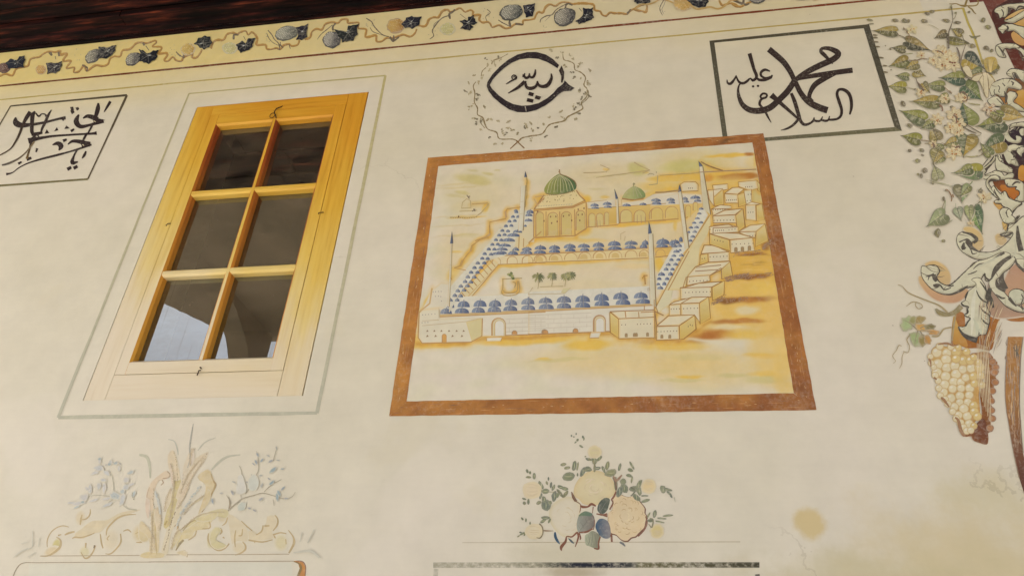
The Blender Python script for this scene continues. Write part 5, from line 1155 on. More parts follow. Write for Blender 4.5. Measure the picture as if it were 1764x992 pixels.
wash(p, H3, '300 330 330 250 360 200 385 260 350 340 300 420', (188, 168, 136), .6); wash(p, H3, '55 650 48 520 78 440 130 390 190 355 218 390 190 412 140 420 104 500 92 640', (190, 166, 134), .8); wash(p, H3, '395 400 470 345 502 390 522 450 490 530 430 645 400 665 440 540 452 450', (182, 160, 116), .8); wash(p, H3, '290 765 400 670 540 620 612 630 600 682 520 668 420 690 330 745', (180, 164, 114), .8); wash(p, H3, '0 720 60 740 80 800 50 850 0 830', (186, 164, 116), .7); wash(p, H3, '0 940 60 910 180 925 170 950 60 960', (184, 160, 104), .7); wash(p, H3, '250 920 300 900 335 915 325 945', (184, 160, 110), .6); wash(p, H3, '480 800 520 740 560 760 520 830 600 870 540 900 490 870', (180, 164, 104), .6)
for t, w, c in (('370 38 355 120 345 200 350 270 330 340', [3, 8, 9, 8, 4], (150, 144, 130)), ('198 145 240 158 260 210 266 250', [3, 6, 7, 4], (158, 154, 136)), ('525 133 450 165 400 222', [3, 6, 4], (164, 158, 138)), ('692 250 600 265 540 305 495 352', [6, 13, 13, 7], (160, 154, 132)), ('0 250 50 265 70 320 76 410', [12, 18, 16, 8], (164, 158, 132)), ('490 378 508 430 522 455 495 520 470 580 428 642', [4, 9, 11, 8, 7, 4], (146, 118, 70)), ('190 362 212 385 200 405 160 412', [4, 7, 6, 4], (150, 122, 92)), ('155 420 165 440 148 458', [4, 7, 4], (150, 122, 92)), ('62 640 52 540 70 470', [4, 5, 3], (168, 140, 112)), ('240 740 260 725 265 770 235 860', [4, 6, 5, 3], (156, 126, 80)), ('120 650 110 760 120 930', [5, 9, 5], (172, 148, 96)), ('300 770 360 705 470 690', [4, 6, 4], (156, 132, 82)), ('610 635 620 580 610 540', [5, 8, 4], (128, 106, 78)), ('175 730 190 700', [10, 8], (150, 126, 60))): sk(p, H3, t, w, c)
dashes(p, H3, '238 225 255 300 262 380 265 440', 22, (132, 108, 66)); dashes(p, H3, '470 238 400 330 372 390', 14, (140, 112, 92)); dashes(p, H3, '350 420 320 500 280 560', 14, (140, 116, 80)); dashes(p, H3, '250 640 215 720 195 820 165 905', 26, (112, 84, 52), 1.4); dashes(p, H3, '365 60 350 180 345 280', 24, (128, 122, 112), 1.0); dashes(p, H3, '300 380 300 460 320 520', 10, (150, 136, 124)); dashes(p, H3, '100 480 95 560 110 620', 10, (132, 112, 80)); dashes(p, H3, '270 860 300 830', 8, (104, 84, 48), 1.5)
p.done(M_PAINT)
p = ab.part('plume')                 # more fronds fill the middle
FR = (188, 166, 132)
for t, c in (('110 905 100 820 60 740 10 700 0 760 50 800 80 880', (186, 164, 120)), ('130 780 150 690 130 600 105 640 110 720', (188, 166, 130)), ('170 640 180 560 215 470 225 520 205 600', (188, 168, 132)), ('230 470 235 400 225 320 210 300 215 400', (190, 166, 140)), ('255 620 300 560 340 480 350 420 310 470 270 540', (188, 166, 134)), ('320 470 370 390 430 320 450 270 390 330 340 410', (189, 169, 138)), ('345 330 352 260 372 200 378 260 365 320', (188, 170, 150)), ('300 660 350 600 420 560 450 520 400 560 330 620', (184, 166, 122)), ('215 900 240 800 270 750 290 780 260 850', (184, 164, 116)), ('60 690 40 610 50 540 70 560 75 640', (190, 164, 138)), ('380 690 450 660 540 640 520 690 440 710', (182, 164, 112)), ('420 640 460 560 470 480 490 500 480 580', (180, 158, 112))): wash(p, H3, t, c, .7)
for t in ('110 905 95 800 30 720', '135 770 150 690 125 610', '175 640 185 560 218 480', '235 470 235 390 218 310', '258 620 310 540 348 430', '322 470 385 370 448 275', '348 330 355 260 374 205', '305 660 360 590 445 525', '220 900 245 800 285 760', '200 735 225 600 245 420', '280 520 340 380 440 260', '80 930 90 760 85 640', '300 750 420 660 590 640'):
    sk(p, H3, t, [2, 4, 2], (166, 140, 98), .65)
    for sgn in (-7, 7): dashes(p, H3, ' '.join(str(float(q) + (sgn if i % 2 == 0 else 0)) for i, q in enumerate(t.split())), 12, (156, 128, 92), .9, .6, 2.4)
p.done(M_PAINT)
BLU = [(164, 162, 156), (150, 156, 152), (170, 164, 156), (124, 138, 138)]
p = ab.part('blue_flowers')
for t, w in (('640 830 460 812 350 830 250 900 140 902', [5, 5, 4, 4, 3]), ('600 540 630 640 640 800', [3, 5, 5]), ('700 880 790 960 900 980', [6, 9, 8]), ('500 960 600 880 660 840', [4, 6, 5]), ('780 640 760 720 730 780', [4, 6, 4])): sk(p, H2, t, w, (150, 142, 118), .7)
for x, y, rx, ry, r in ((470, 505, 60, 30, 0), (660, 450, 34, 20, 0), (600, 440, 24, 30, 10), (480, 420, 16, 40, 0), (420, 560, 50, 16, -20), (560, 560, 40, 24, 40), (520, 640, 40, 20, 10), (780, 640, 34, 30, 0), (830, 555, 40, 20, -20), (780, 720, 50, 26, -20), (840, 690, 40, 14, -20), (740, 770, 30, 24, 0), (650, 820, 64, 44, 0), (300, 840, 56, 44, -20), (240, 905, 80, 20, -5), (150, 900, 50, 12, 0), (470, 710, 24, 44, 10), (370, 740, 26, 50, 15), (340, 740, 36, 16, 30), (530, 730, 22, 54, 0), (560, 850, 50, 16, -10), (570, 920, 70, 18, -25), (220, 945, 40, 12, -30), (410, 870, 60, 14, -20), (700, 510, 20, 30, 0), (865, 800, 22, 40, 20), (740, 860, 30, 70, 20)): dab(p, H2, x, y, rx*1.1, ry*1.1, r, random.choice(BLU[:3]), .8, .05, wob=.25)
for x, y in ((660, 450), (650, 825), (285, 890), (590, 460), (480, 400)): dab(p, H2, x, y, 26, 16, random.uniform(-40, 40), BLU[3], .75, .1)
dashes(p, H2, '400 560 520 480 660 440 720 470', 14, (132, 136, 140), 1.2, .6, 3); dashes(p, H2, '860 775 850 820 870 870', 8, (116, 112, 90), 1.4, .7, 2); dashes(p, H2, '330 760 480 700 560 720', 10, (146, 144, 140), 1.1, .6, 3)
p.done(M_PAINT)
p = ab.part('blue_flowers')
for t, w in (('375 985 490 890 560 840 680 805 800 775 920 802', [10, 10, 9, 8, 7, 5]), ('590 785 650 700 720 560 750 480 740 300 720 265', [6, 6, 6, 5, 4, 3]), ('820 760 900 680 1030 608', [5, 6, 4]), ('400 940 402 870 360 800', [9, 10, 4]), ('540 840 530 700 545 520 515 440', [3, 5, 5, 3]), ('930 380 975 215', [6, 3]), ('920 802 1050 840 1150 825 1200 760', [4, 5, 4, 3]), ('930 850 940 930', [4, 3])): sk(p, H4, t, w, (138, 124, 100), .75)
for x, y, r, s in ((930, 490, -45, 1.7), (700, 640, -50, 1.3), (680, 690, -25, 1.2), (565, 630, 90, 1.1), (545, 735, -40, 1.2), (910, 650, -45, 1.3), (980, 820, 90, 1.5), (1000, 775, 60, 1.3), (720, 395, 60, 1.0), (790, 375, -45, 1.1), (740, 310, 60, .9), (780, 560, 0, .8), (670, 570, 90, 1.0), (790, 680, -60, 1.0), (1050, 715, -45, 1.0), (900, 385, -30, 1.0), (990, 375, 10, .8), (690, 420, 40, .8), (450, 640, 20, .9), (430, 770, 60, 1.1), (970, 225, 80, .8), (870, 320, 30, .8), (620, 640, 0, .8), (1090, 840, 0, .9), (780, 850, -30, 1.1), (1040, 480, 0, .8), (880, 600, 40, .7), (300, 775, 0, .8), (190, 870, 80, 1.1), (640, 960, 20, .8), (700, 985, 30, .8)): dab(p, H4, x, y, 34*s, 14*s, r, BLU[3] if s > 1.15 else random.choice([(140, 138, 136), (128, 136, 138), (150, 146, 136)]), .85, .2, wob=.2)
wash(p, H4, '490 940 540 880 600 890 580 980 500 990', (150, 158, 146), .6); wash(p, H4, '480 780 500 560 540 540 580 620 600 760', (176, 172, 162), .5); wash(p, H4, '620 620 700 540 760 640 720 740 640 740', (168, 172, 160), .5)
p.done(M_PAINT)
for t in ('420 465 350 560 290 650 260 740', '110 500 135 580 145 650'):
    p = ab.part('blue_sprig'); dashes(p, H3, t, 20, (140, 150, 150), 2.4, .6, 3.5); dashes(p, H3, t, 12, (164, 166, 158), 3.2, .5, 3.5); p.done(M_PAINT)
for t, w in (('30 770 130 690 260 650', 12), ('262 640 258 450', 16), ('330 640 342 530', 14), ('200 762 292 708', 14), ('120 602 200 588', 14)): p = ab.part('grey_frond'); sk(p, H1, t, [w*.5, w*1.3, w*.5], (172, 166, 148), .55); p.done()
for t, w in (('1475 560 1502 450', 18), ('1565 575 1642 420', 22), ('1400 690 1600 672 1700 752', 22), ('1650 690 1720 750', 18)): p = ab.part('grey_frond'); sk(p, H5, t, [w*.5, w*1.3, w*.5], (168, 162, 144), .6); p.done()

ct = Mural('painted_cartouche', 280, 980, 'rounded top of a painted panel with an orange right end, under the faded acanthus', 'painted panel')
p = ct.part('outline'); sk(p, H1, '10 1100 20 1000 62 900 142 832 350 828 830 823 1677 820', [10, 10, 10, 7, 6, 6, 6], (138, 122, 96), .85); sk(p, H5, '-300 795 0 793 700 788 1400 786', [6, 6, 6], (138, 118, 92), .85); p.done()
p = ct.part('end_scroll'); p.poly(Z(H5, '1395 785 1440 780 1500 792 1535 850 1530 963 1500 1100 1420 1100 1440 963 1470 880 1450 815'), (172, 108, 50), .95, grad=(*Z(H5, '1430 0')[0], *Z(H5, '1530 0')[0], (176, 120, 62))); sk(p, H5, '1400 790 1460 815 1482 870 1450 960 1430 1090', [8, 16, 26, 22, 16], (122, 96, 48), .9); sk(p, H5, '1430 784 1500 792 1537 850 1530 963', [6, 10, 8, 8], (108, 62, 34), .8); p.done()
p = ct.part('pale_field'); wash(p, H5, '-1700 820 1380 800 1390 1000 -1700 1050', (184, 180, 160), .45, False); p.done(M_WASH)

# ============================================================ bouquet of roses, centre
K1, K2, K3, Q2 = (880, 730, 7.0867), (1010, 770, 5.21875), (880, 850, 9.0176), (720, 720, 2.94)
rb = Mural('rose_bouquet', 1020, 860, 'painted bouquet of three big cream roses with blue and green leaves, under the mosque painting', 'painted flowers')
RED = (108, 58, 38); GR = (110, 114, 82)
p = rb.part('base_line'); sk(p, Q2, '225 629 700 628 1632 625', [2, 3, 3.5], (158, 142, 112), .8); p.done()
def rose(pt, fillc, rim, reg, arcs, shadow=None):
    p = rb.part('rose'); P_ = crom(Z(reg, pt), 3, True)
    if shadow: p.rib([(x+.8, y+.9) for x, y in P_] , [2.4, 2.8, 2.2], shadow, .9, closed=True, smooth=False)
    n = len(P_); mx, my = sum(q[0] for q in P_)/n, sum(q[1] for q in P_)/n; y = rb.lay(); O = [p.vt(q, y, rim, 1) for q in P_]; I = [p.vt((q[0]+(mx-q[0])*.22, q[1]+(my-q[1])*.22), y, fillc, 1) for q in P_]; ce = p.vt((mx, my), y, lerp(fillc, (190, 178, 152), .3), 1)
    for i in range(n): j = (i+1) % n; p.f.append((O[i], O[j], I[j], I[i])); p.f.append((I[i], I[j], ce))
    return p, mx, my
LR = '780 400 740 400 690 430 665 470 668 520 690 560 720 590 760 605 800 590 815 545 822 480 820 430'
p, mx, my = rose(LR, (187, 174, 149), (186, 171, 136), Q2, 0)
for i in range(16):
    an = random.uniform(0, 6.28); r = random.uniform(4, 25); x, y = mx + r*math.cos(an), my + r*1.1*math.sin(an); p.rib([(x-4*math.sin(an), y+4*math.cos(an)), (x+1.5*math.cos(an), y+1.5*math.sin(an)), (x+4*math.sin(an), y-4*math.cos(an))], [.4, 1.3, .4], (178, 158, 118), .6)
p.done(M_WASH)
TR_ = '830 290 880 265 930 270 970 295 1000 340 1000 380 970 405 940 430 890 440 840 435 815 410 790 390 795 340'
p, mx, my = rose(TR_, (186, 169, 130), (186, 164, 122), Q2, 0)
for i in range(20):
    an = random.uniform(0, 6.28); r = random.uniform(4, 30); x, y = mx + r*1.15*math.cos(an), my + r*.8*math.sin(an); p.rib([(x-5*math.sin(an), y+4*math.cos(an)), (x+1.5*math.cos(an), y+1.5*math.sin(an)), (x+5*math.sin(an), y-4*math.cos(an))], [.4, 1.6, .4], random.choice([(172, 146, 100), (194, 168, 140)]), .55)
p.done(M_WASH)
RR = '240 480 255 445 300 425 340 440 385 450 420 440 455 450 480 490 505 520 525 550 522 590 540 620 530 670 520 720 495 745 465 775 440 800 400 810 370 838 330 835 300 815 270 785 225 770 205 735 200 690 195 640 200 590 235 555'
p, mx, my = rose(RR, (191, 168, 130), (193, 170, 134), K2, 0, (96, 50, 34))
for i in range(46):
    an = random.uniform(0, 6.28); r = random.uniform(3, 32); x, y = mx + r*.95*math.cos(an), my + r*1.12*math.sin(an); an += random.uniform(-.8, .8); l = random.uniform(2.2, 4.0); p.rib([(x-l*math.sin(an), y+l*math.cos(an)), (x-l*.6*math.sin(an)+2.4*math.cos(an), y+l*.6*math.cos(an)+2.4*math.sin(an)), (x+l*.6*math.sin(an)+2.4*math.cos(an), y-l*.6*math.cos(an)+2.4*math.sin(an)), (x+l*math.sin(an), y-l*math.cos(an))], [.3, 1.2, 1.2, .3], random.choice([(160, 124, 72), (172, 138, 84), (150, 112, 66), (200, 178, 132)]), .7)
p.done(M_WASH)
def bleaf(reg, t, c, c2, veins=None, vc=(170, 165, 145), name='leaf'):
    p = rb.part(name); P_ = Z(reg, t); xs = [q[0] for q in P_]; p.poly(P_, c, .97, True, (min(xs), 0, max(xs), 0, c2))
    for v in (veins or '').split('/'):
        if v.strip(): p.rib(Z(reg, v), [.5, 1.1, .4], vc, .75)
    p.done()
bleaf(K2, '100 565 115 500 165 455 212 468 200 530 185 570 140 602', (62, 70, 64), (82, 86, 72), '120 590 160 520 195 470', (40, 48, 48))
bleaf(K2, '82 715 105 655 140 640 190 662 215 720 216 805 170 820 120 790', (46, 74, 94), (120, 112, 108), '110 700 150 760 180 810/110 740 180 700/130 780 200 750/100 690 160 650', (28, 46, 66))
bleaf(K3, '1030 430 1060 340 1150 285 1262 315 1302 400 1280 520 1180 600 1060 605 1025 520', (134, 134, 118), (104, 92, 84), '1060 590 1150 470 1260 340/1080 440 1120 500 1140 560/1150 380 1180 440 1200 520/1220 340 1250 420 1260 480/1050 500 1090 560', (60, 62, 58))
bleaf(K3, '1050 345 1150 270 1270 310 1250 350 1150 340', (98, 112, 84), (84, 100, 84))
bleaf(K3, '1150 650 1200 620 1260 575 1330 600 1392 665 1375 760 1362 852 1290 842 1210 810 1165 790', (150, 150, 122), (112, 108, 88), '1260 580 1265 700 1250 800/1300 600 1320 720 1340 830/1210 640 1220 740 1190 800/1230 620 1245 720/1340 640 1330 760/1170 680 1190 760', (52, 58, 52), 'stem')
bleaf(K3, '675 600 695 592 720 680 750 740 765 785 710 745 672 670', (40, 64, 84), (70, 92, 104), name='ribbon'); bleaf(K3, '890 690 940 715 985 770 940 760', (60, 72, 78), (80, 88, 88), name='ribbon')
p = rb.part('ribbon_edge')
for t, w in (('790 885 782 830 850 740 870 662 950 668 1030 600 1055 640 1070 600', [6, 40, 30, 14, 18, 22, 16, 12]), ('1030 605 1050 660 1030 740 1000 825', [16, 22, 18, 8]), ('1065 610 1085 690 1075 715', [10, 18, 8]), ('1080 185 1120 205 1200 200 1252 160 1320 192', [20, 34, 22, 34, 18]), ('950 0 975 60 1000 118', [18, 34, 18]), ('1010 118 1080 165 1082 235 1070 290', [10, 8, 10, 6]), ('1060 600 1180 590 1270 540', [16, 24, 16]), ('1392 665 1362 760 1362 855 1290 845', [16, 18, 22, 10]), ('1280 200 1268 300', [12, 8]), ('1330 310 1420 330 1500 310', [14, 20, 20]), ('1300 400 1300 480 1280 560', [6, 8, 10])): sk(p, K3, t, w, RED, .92)
for t, w in (('225 780 230 850', [16, 14]), ('210 560 240 500 225 470', [12, 10, 10]), ('268 395 250 440 225 470', [8, 14, 10]), ('120 600 190 620', [10, 16]), ('535 620 545 680 520 740 465 800', [8, 12, 12, 10]), ('545 640 560 600', [12, 8])): sk(p, K2, t, w, RED, .9)
sk(p, K2, '300 852 330 868 350 890', [12, 16, 6], (58, 66, 76)); p.done()
LV = [(K1, '640 495 36 18 -10/690 535 36 18 -10/775 510 24 55 10/815 520 10 50 8/705 640 70 50 -10/880 580 26 60 25/940 560 50 22 -10/1005 420 20 45 0/940 430 30 15 20/1040 460 14 40 25/345 815 36 26 0/425 820 40 28 -15/370 745 20 50 -30/365 880 14 36 20/440 720 12 24 -20/490 745 14 34 10/520 775 16 36 25/460 670 10 20 0/610 770 36 20 20/660 790 40 22 10/670 855 20 44 35/600 845 18 60 -35/530 880 30 60 10/570 870 20 30 30/340 960 30 20 -30/400 925 24 20 60/430 965 50 40 0/165 915 26 12 20/165 965 18 20 0/215 950 14 34 0/200 575 14 26 -20/235 595 12 18 0/215 650 32 14 5/285 635 18 36 0'),
      (K2, '220 230 50 30 -20/190 165 16 40 15/155 200 12 30 -25/300 180 12 34 15/410 165 10 40 -30/395 205 24 14 20/385 255 26 14 15/410 290 8 30 10/440 375 46 26 0/470 340 18 50 30/475 400 20 34 -20/525 437 30 8 0/535 480 40 14 -15/330 310 26 26 -20/340 370 30 40 -20/300 400 24 50 25/265 330 14 60 0/690 380 24 34 -20/730 380 40 12 15/745 415 30 10 40/760 435 20 10 60/615 600 16 34 15/730 615 44 10 -5/680 640 40 8 5/660 670 40 8 10/575 660 24 14 0/600 720 22 16 -20/450 450 20 40 -50/560 610 8 30 30/70 110 16 40 10/30 110 20 10 20/120 100 14 30 40/75 190 10 34 0/100 190 30 14 -10/20 195 30 18 20'),
      (K3, '545 180 70 80 0/520 90 30 50 -20/610 140 26 30 30/440 140 34 22 -25/215 150 16 24 0/270 125 12 30 0/505 420 50 22 -35/540 375 70 24 0/600 420 16 40 30/180 390 14 26 -40/235 410 12 28 0/300 460 12 24 0/180 620 40 14 -30/150 600 20 10 0/120 660 24 10 -30/215 630 12 30 20'),
      (K1, '740 145 10 12 0/770 158 12 8 0/798 122 8 14 0/815 195 14 16 0/790 225 16 8 -40/880 160 12 16 0/892 180 8 22 0/860 275 28 12 30/815 620 10 20 0/910 398 10 8 0')]
for reg, t in LV:
    for q in t.split('/'):
        v = [float(k) for k in q.split()]; p = rb.part('small_leaf'); c = random.choice([(108, 112, 80), (96, 102, 76), (118, 116, 78), (86, 94, 78)])
        x, y = Z(reg, f'{v[0]} {v[1]}')[0]; s = reg[2]; p.blob(x, y, v[2]*1.12/s, v[3]*1.12/s, c, v[4], .92, .7, lerp(c, (60, 66, 52), .5), n=10, wob=.12)
        if max(v[2], v[3])/s > 5:
            p.rib([(x - v[2]/s*.6, y), (x, y + .4), (x + v[2]/s*.6, y)] if v[2] > v[3] else [(x, y - v[3]/s*.6), (x + .4, y), (x, y + v[3]/s*.6)], [.4, 1, .4], (164, 158, 120), .8)
        p.done()
for reg, x, y, rx, ry, c in ((K2, 560, 352, 68, 72, (192, 168, 122)), (K2, 635, 752, 66, 68, (184, 164, 108)), (Q2, 895, 172, 38, 34, (184, 168, 124)), (Q2, 578, 365, 50, 46, (192, 172, 138)), (Q2, 588, 572, 46, 40, (188, 172, 140))):
    p = rb.part('rosebud'); q = Z(reg, f'{x} {y}')[0]; s = reg[2]; p.blob(*q, rx/s, ry/s, c, 0, .9, .3, (190, 164, 104), wob=.06, n=18)
    for i in range(7):
        an = random.uniform(-1, 1); p.rib([(q[0]-rx/s*.5, q[1]+ry/s*an*.7), (q[0], q[1]+ry/s*an*.8+1), (q[0]+rx/s*.6, q[1]+ry/s*an*.5)], [.3, 1, .3], (172, 144, 94), .5)
    p.done(M_WASH)
for reg, t, w, c in ((K3, '440 465 480 500 500 570 490 640 450 690 400 680', [14, 16, 14, 14, 16, 6], (112, 96, 66)), (K3, '500 570 540 575 660 578', [8, 20, 6], (130, 104, 78)), (K2, '70 220 72 160 60 120', 8, (116, 108, 70)), (K2, '268 390 265 330 240 270', [8, 16, 10], (90, 64, 46)), (K2, '245 260 270 300 320 250', [8, 20, 10], (128, 92, 66)), (K2, '400 360 440 390 400 440', [10, 10, 8], (70, 74, 52)), (K1, '740 830 770 890 800 945', [12, 18, 22], (96, 62, 40)), (K1, '560 810 610 850 640 895', [8, 12, 12], (92, 88, 60)), (K1, '640 890 690 850', [10, 8], (100, 98, 66)), (K1, '460 830 530 830', 6, (130, 122, 84)), (K2, '560 690 590 720 600 650 570 640', [6, 10, 8, 6], (112, 106, 76)), (K2, '790 450 800 495', [6, 3], (150, 146, 120))): p = rb.part('twig'); sk(p, reg, t, w, c, .85); p.done()

# ---- worn dark band of the panel below
pb = Mural('painted_panel_border', 1028, 972, 'worn black and olive band along the top of a painted panel, under the rose bouquet', 'painted panel')
KB = (730, 920, 2.94)
def wband(name, A, B, wd, f_col, n=60):
    p = pb.part(name); y = pb.lay(); L = []
    for i in range(n+1):
        f = i/n; q = lerp(A, B, f); c, a = f_col(f); dx, dy = B[0]-A[0], B[1]-A[1]; d = math.hypot(dx, dy); nx, ny = -dy/d, dx/d
        L.append([p.vt((q[0]+nx*wd*(k/3-.5)*random.uniform(.94, 1.06), q[1]+ny*wd*(k/3-.5)), y, c, a*(1 if k in (1, 2) else .85)) for k in range(4)])
    for P0, P1 in zip(L, L[1:]):
        for k in range(3): p.f.append((P0[k], P1[k], P1[k+1], P0[k+1]))
    return p.done(M_WORN)
def topc(f):
    mid = math.exp(-((f-.50)/.12)**2); r = 1 if f > .62 else 0
    return lerp((104, 100, 74), (34, 36, 44), min(1, mid*1.3)) if not r else lerp((96, 90, 60), (58, 54, 40), (f-.62)/.38), min(1, .62 + .25*f + .9*mid + .30*r)
a0, b0 = Z(KB, '48 155 1700 154')
wband('top_band', a0, b0, 9.6, topc)
X_0, Z_0 = at(*a0).x, at(*a0).z; X_1 = at(*b0).x
wband('side_band', px(X_0 + .012, Z_0 - .012), px(X_0 + .012, Z_0 - .9), 8.0, lambda f: ((120, 116, 92), .5), 30)
wband('side_band', px(X_1 - .010, Z_0 - .012), px(X_1 - .010, Z_0 - .9), 8.0, lambda f: ((70, 66, 56), .9), 30)
# ============================================================ right edge: ribbon band, acanthus, leaves, hanging grapes
L1, L2, L3, L4, L5 = (1490, 20, 9.0214), (1620, 0, 8.854), (1520, 120, 9.0214), (1630, 105, 9.015), (1540, 210, 9.0214)
L6, L7, L8, L9, L10, L11, L12, L13 = (1630, 200, 9.015), (1580, 310, 9.0214), (1640, 300, 9.016), (1570, 380, 6.2), (1570, 500, 6.2), (1530, 470, 5.5125), (1580, 580, 4.962), (1600, 740, 3.939)
pc = Mural('painted_column', 1740, 600, 'maroon band and woody brown stem painted up the right edge of the wall', 'painted column', off=0.0008, step=3e-6)
p = pc.part('maroon_band')
xb, zb_ = at(1697, 10).x, at(1697, 10).z
for (x0, x1, z0, z1, c, c2) in ((xb, xb + .115, zb_ - .75, zb_ + .03, (92, 42, 36), (104, 50, 40)), (xb - .06, xb + 2.2, zb_ + .03, zb_ + .12, (98, 44, 36), (98, 44, 36))):
    n = 24; y = pc.lay(); L = []
    for i in range(n+1):
        f = i/n
        if x1 - x0 < z1 - z0: row = [px(x0 + (x1-x0)*k/3, z0 + (z1-z0)*f) for k in range(4)]
        else: row = [px(x0 + (x1-x0)*f, z0 + (z1-z0)*k/3) for k in range(4)]
        L.append([p.vt(q, y, lerp(c, c2, random.random()), .96) for q in row])
    for A, B in zip(L, L[1:]):
        for k in range(3): p.f.append((A[k], B[k], B[k+1], A[k+1]))
p.rib([px(xb + .10, zb_ + .038), px(xb + 1.0, zb_ + .040)], 1.6, (190, 158, 112), .9, smooth=False)
p.done(M_PAINT)
p = pc.part('olive_line'); p.rib(Z(L2, '345 130 420 350 520 580 650 985'), [4.4, 4.0, 4.0, 3.4], (168, 148, 66), .95); p.rib(Z(L4, '560 -20 700 240 760 330'), [3.4, 4, 2], (170, 146, 70), .9)
p.rib(Z(L2, '360 130 435 350 535 580 660 985'), [.8, .8, .7], (128, 112, 48), .7); p.done()
p = pc.part('bow')
for t, w in (('135 66 180 70 235 62 290 85 340 96 380 100', [6, 12, 10, 14, 22, 30]), ('375 110 392 40 430 -25 520 -35 575 30 560 80 500 98 390 96', [24, 26, 18, 14, 14, 16, 14, 16]), ('420 112 480 150 515 200 545 222', [12, 16, 14, 8])): sk(p, L2, t, w, (126, 102, 50), .95)
sk(p, L2, '440 545 480 575 540 570 610 552', [10, 26, 24, 14], (98, 92, 50)); sk(p, L2, '510 560 545 600', [24, 30], (72, 70, 42)); p.done()
STEM = '775 0 905 0 890 90 880 150 884 300 878 400 872 560 876 700 890 850 905 992 950 1200 1010 1400 1060 1560 1010 1560 930 1390 870 1200 822 992 800 860 780 750 760 640 750 520 752 330 762 200'
p = pc.part('woody_stem'); p.poly(Z(L12, STEM), (150, 104, 54), .97, grad=(*Z(L12, '0 500')[0], Z(L12, '0 0')[0][0], Z(L12, '0 1150')[0][1], (84, 46, 34)))
for i in range(70):
    f = random.random(); x = 760 + random.random()*110 + (60*max(0, f-.6)*2); y_ = 20 + f*900; l = random.uniform(40, 160)
    p.rib(Z(L12, f'{x} {y_} {x-4+random.uniform(-8, 8)} {y_+l*.5} {x+random.uniform(-8, 12)} {y_+l}'), [.4, random.uniform(.8, 2.2), .3], random.choice([(112, 70, 36), (178, 134, 76), (94, 56, 32), (166, 120, 66), (128, 84, 42)]), .7)
p.rib(Z(L12, '775 0 757 240 752 520 782 750 822 985 870 1200'), [1, 1.6, 1.4, 1.2, 1.5, 2], (100, 62, 30), .7); p.rib(Z(L12, '905 0 882 200 874 560 892 850 905 992'), [1.6, 2.2, 1.8, 1.6, 1.8], (78, 50, 30), .75)
for i in range(10): sk(p, L12, f'{825+random.uniform(-8, 60)} {100+random.uniform(-60, 30)} {830+random.uniform(-6, 50)} {170+random.uniform(-20, 30)}', [3, 10, 3], (58, 42, 28), .8)
p.done()

# ---- big acanthus
ac = Mural('painted_acanthus', 1700, 400, 'large cream acanthus scroll with dark outlines climbing the right edge of the photo', 'painted ornament', off=0.0014, step=2.5e-6)
CR = (190, 180, 150); CR2 = (184, 176, 148); DK = (44, 34, 32); RU = (152, 88, 38)
def acf(p, reg, t, c=CR, c2=None, out=DK, w=1.3, sm=True):
    P_ = Z(reg, t); ys = [q[1] for q in P_]; p.poly(P_, c, 1, sm, (0, min(ys), 0, max(ys), c2 or lerp(c, (168, 164, 138), .4)))
    if out == DK:                              # painted modelling: soft tone along the right and lower rims, pale heart
        mx_, my_ = sum(q[0] for q in P_)/len(P_), sum(q[1] for q in P_)/len(P_)
        for k_ in range(len(P_)//2 + 1):          # comma strokes running in from the rim
            q = P_[random.randrange(len(P_))]; f_ = random.uniform(.3, .6); e_ = (q[0]+(mx_-q[0])*f_, q[1]+(my_-q[1])*f_); o_ = random.uniform(-.18, .18)
            p.rib([q, ((q[0]+e_[0])/2 + (e_[1]-q[1])*o_, (q[1]+e_[1])/2 - (e_[0]-q[0])*o_), e_], [1.3, 1.0, .3], random.choice([(70, 58, 44), (96, 82, 58), (150, 140, 106)]), .85)
        Q = crom(P_, 3, True); n = len(Q); A = sum(Q[i][0]*Q[(i+1) % n][1] - Q[(i+1) % n][0]*Q[i][1] for i in range(n)); sg = 1 if A > 0 else -1; run = []
        for i in range(n + 1):
            a_, b_ = Q[(i-1) % n], Q[(i+1) % n]; dx, dy = b_[0]-a_[0], b_[1]-a_[1]; d = math.hypot(dx, dy) or 1; nx, ny = dy/d*sg, -dx/d*sg
            if nx*.7 + ny*.7 > .1 and i < n: run.append((Q[i % n][0] - nx*1.9, Q[i % n][1] - ny*1.9))
            else:
                if len(run) > 3: p.rib(run, [.6, 3.4, 3.8, 3.0, .6], (146, 138, 104), .7, smooth=False); p.rib([(q[0]+.9, q[1]+.9) for q in run], [.3, 1.5, 1.7, 1.3, .3], (104, 92, 66), .6, smooth=False)
                run = []
    if out: p.rib(P_, [w*.7, w*1.4, w*.8, w*1.3, w*.7], out, .95, closed=True, smooth=sm, jit=.3)
def softpoly(p, reg, t, c, c2, out):
    P_ = crom(Z(reg, t), 3, True); n = len(P_); ys = [q[1] for q in P_]; y = p.m.lay(); A = sum(P_[i][0]*P_[(i+1) % n][1] - P_[(i+1) % n][0]*P_[i][1] for i in range(n)); sg = 1 if A > 0 else -1; I = []; O = []
    for i, q in enumerate(P_):
        a_, b_ = P_[i-1], P_[(i+1) % n]; dx, dy = b_[0]-a_[0], b_[1]-a_[1]; d = math.hypot(dx, dy) or 1
        cc = lerp(c, c2, (q[1]-min(ys))/(max(ys)-min(ys))); I.append(p.vt(q, y, cc, .66)); O.append(p.vt((q[0]+dy/d*sg*3.2, q[1]-dx/d*sg*3.2), y + 8e-7, cc, 0))
    for i in range(n): j = (i+1) % n; p.f.append((O[i], O[j], I[j], I[i]))
    for t3 in tessellate_polygon([[Vector((q[0], q[1], 0)) for q in P_]]): p.f.append(tuple(I[k] for k in t3))
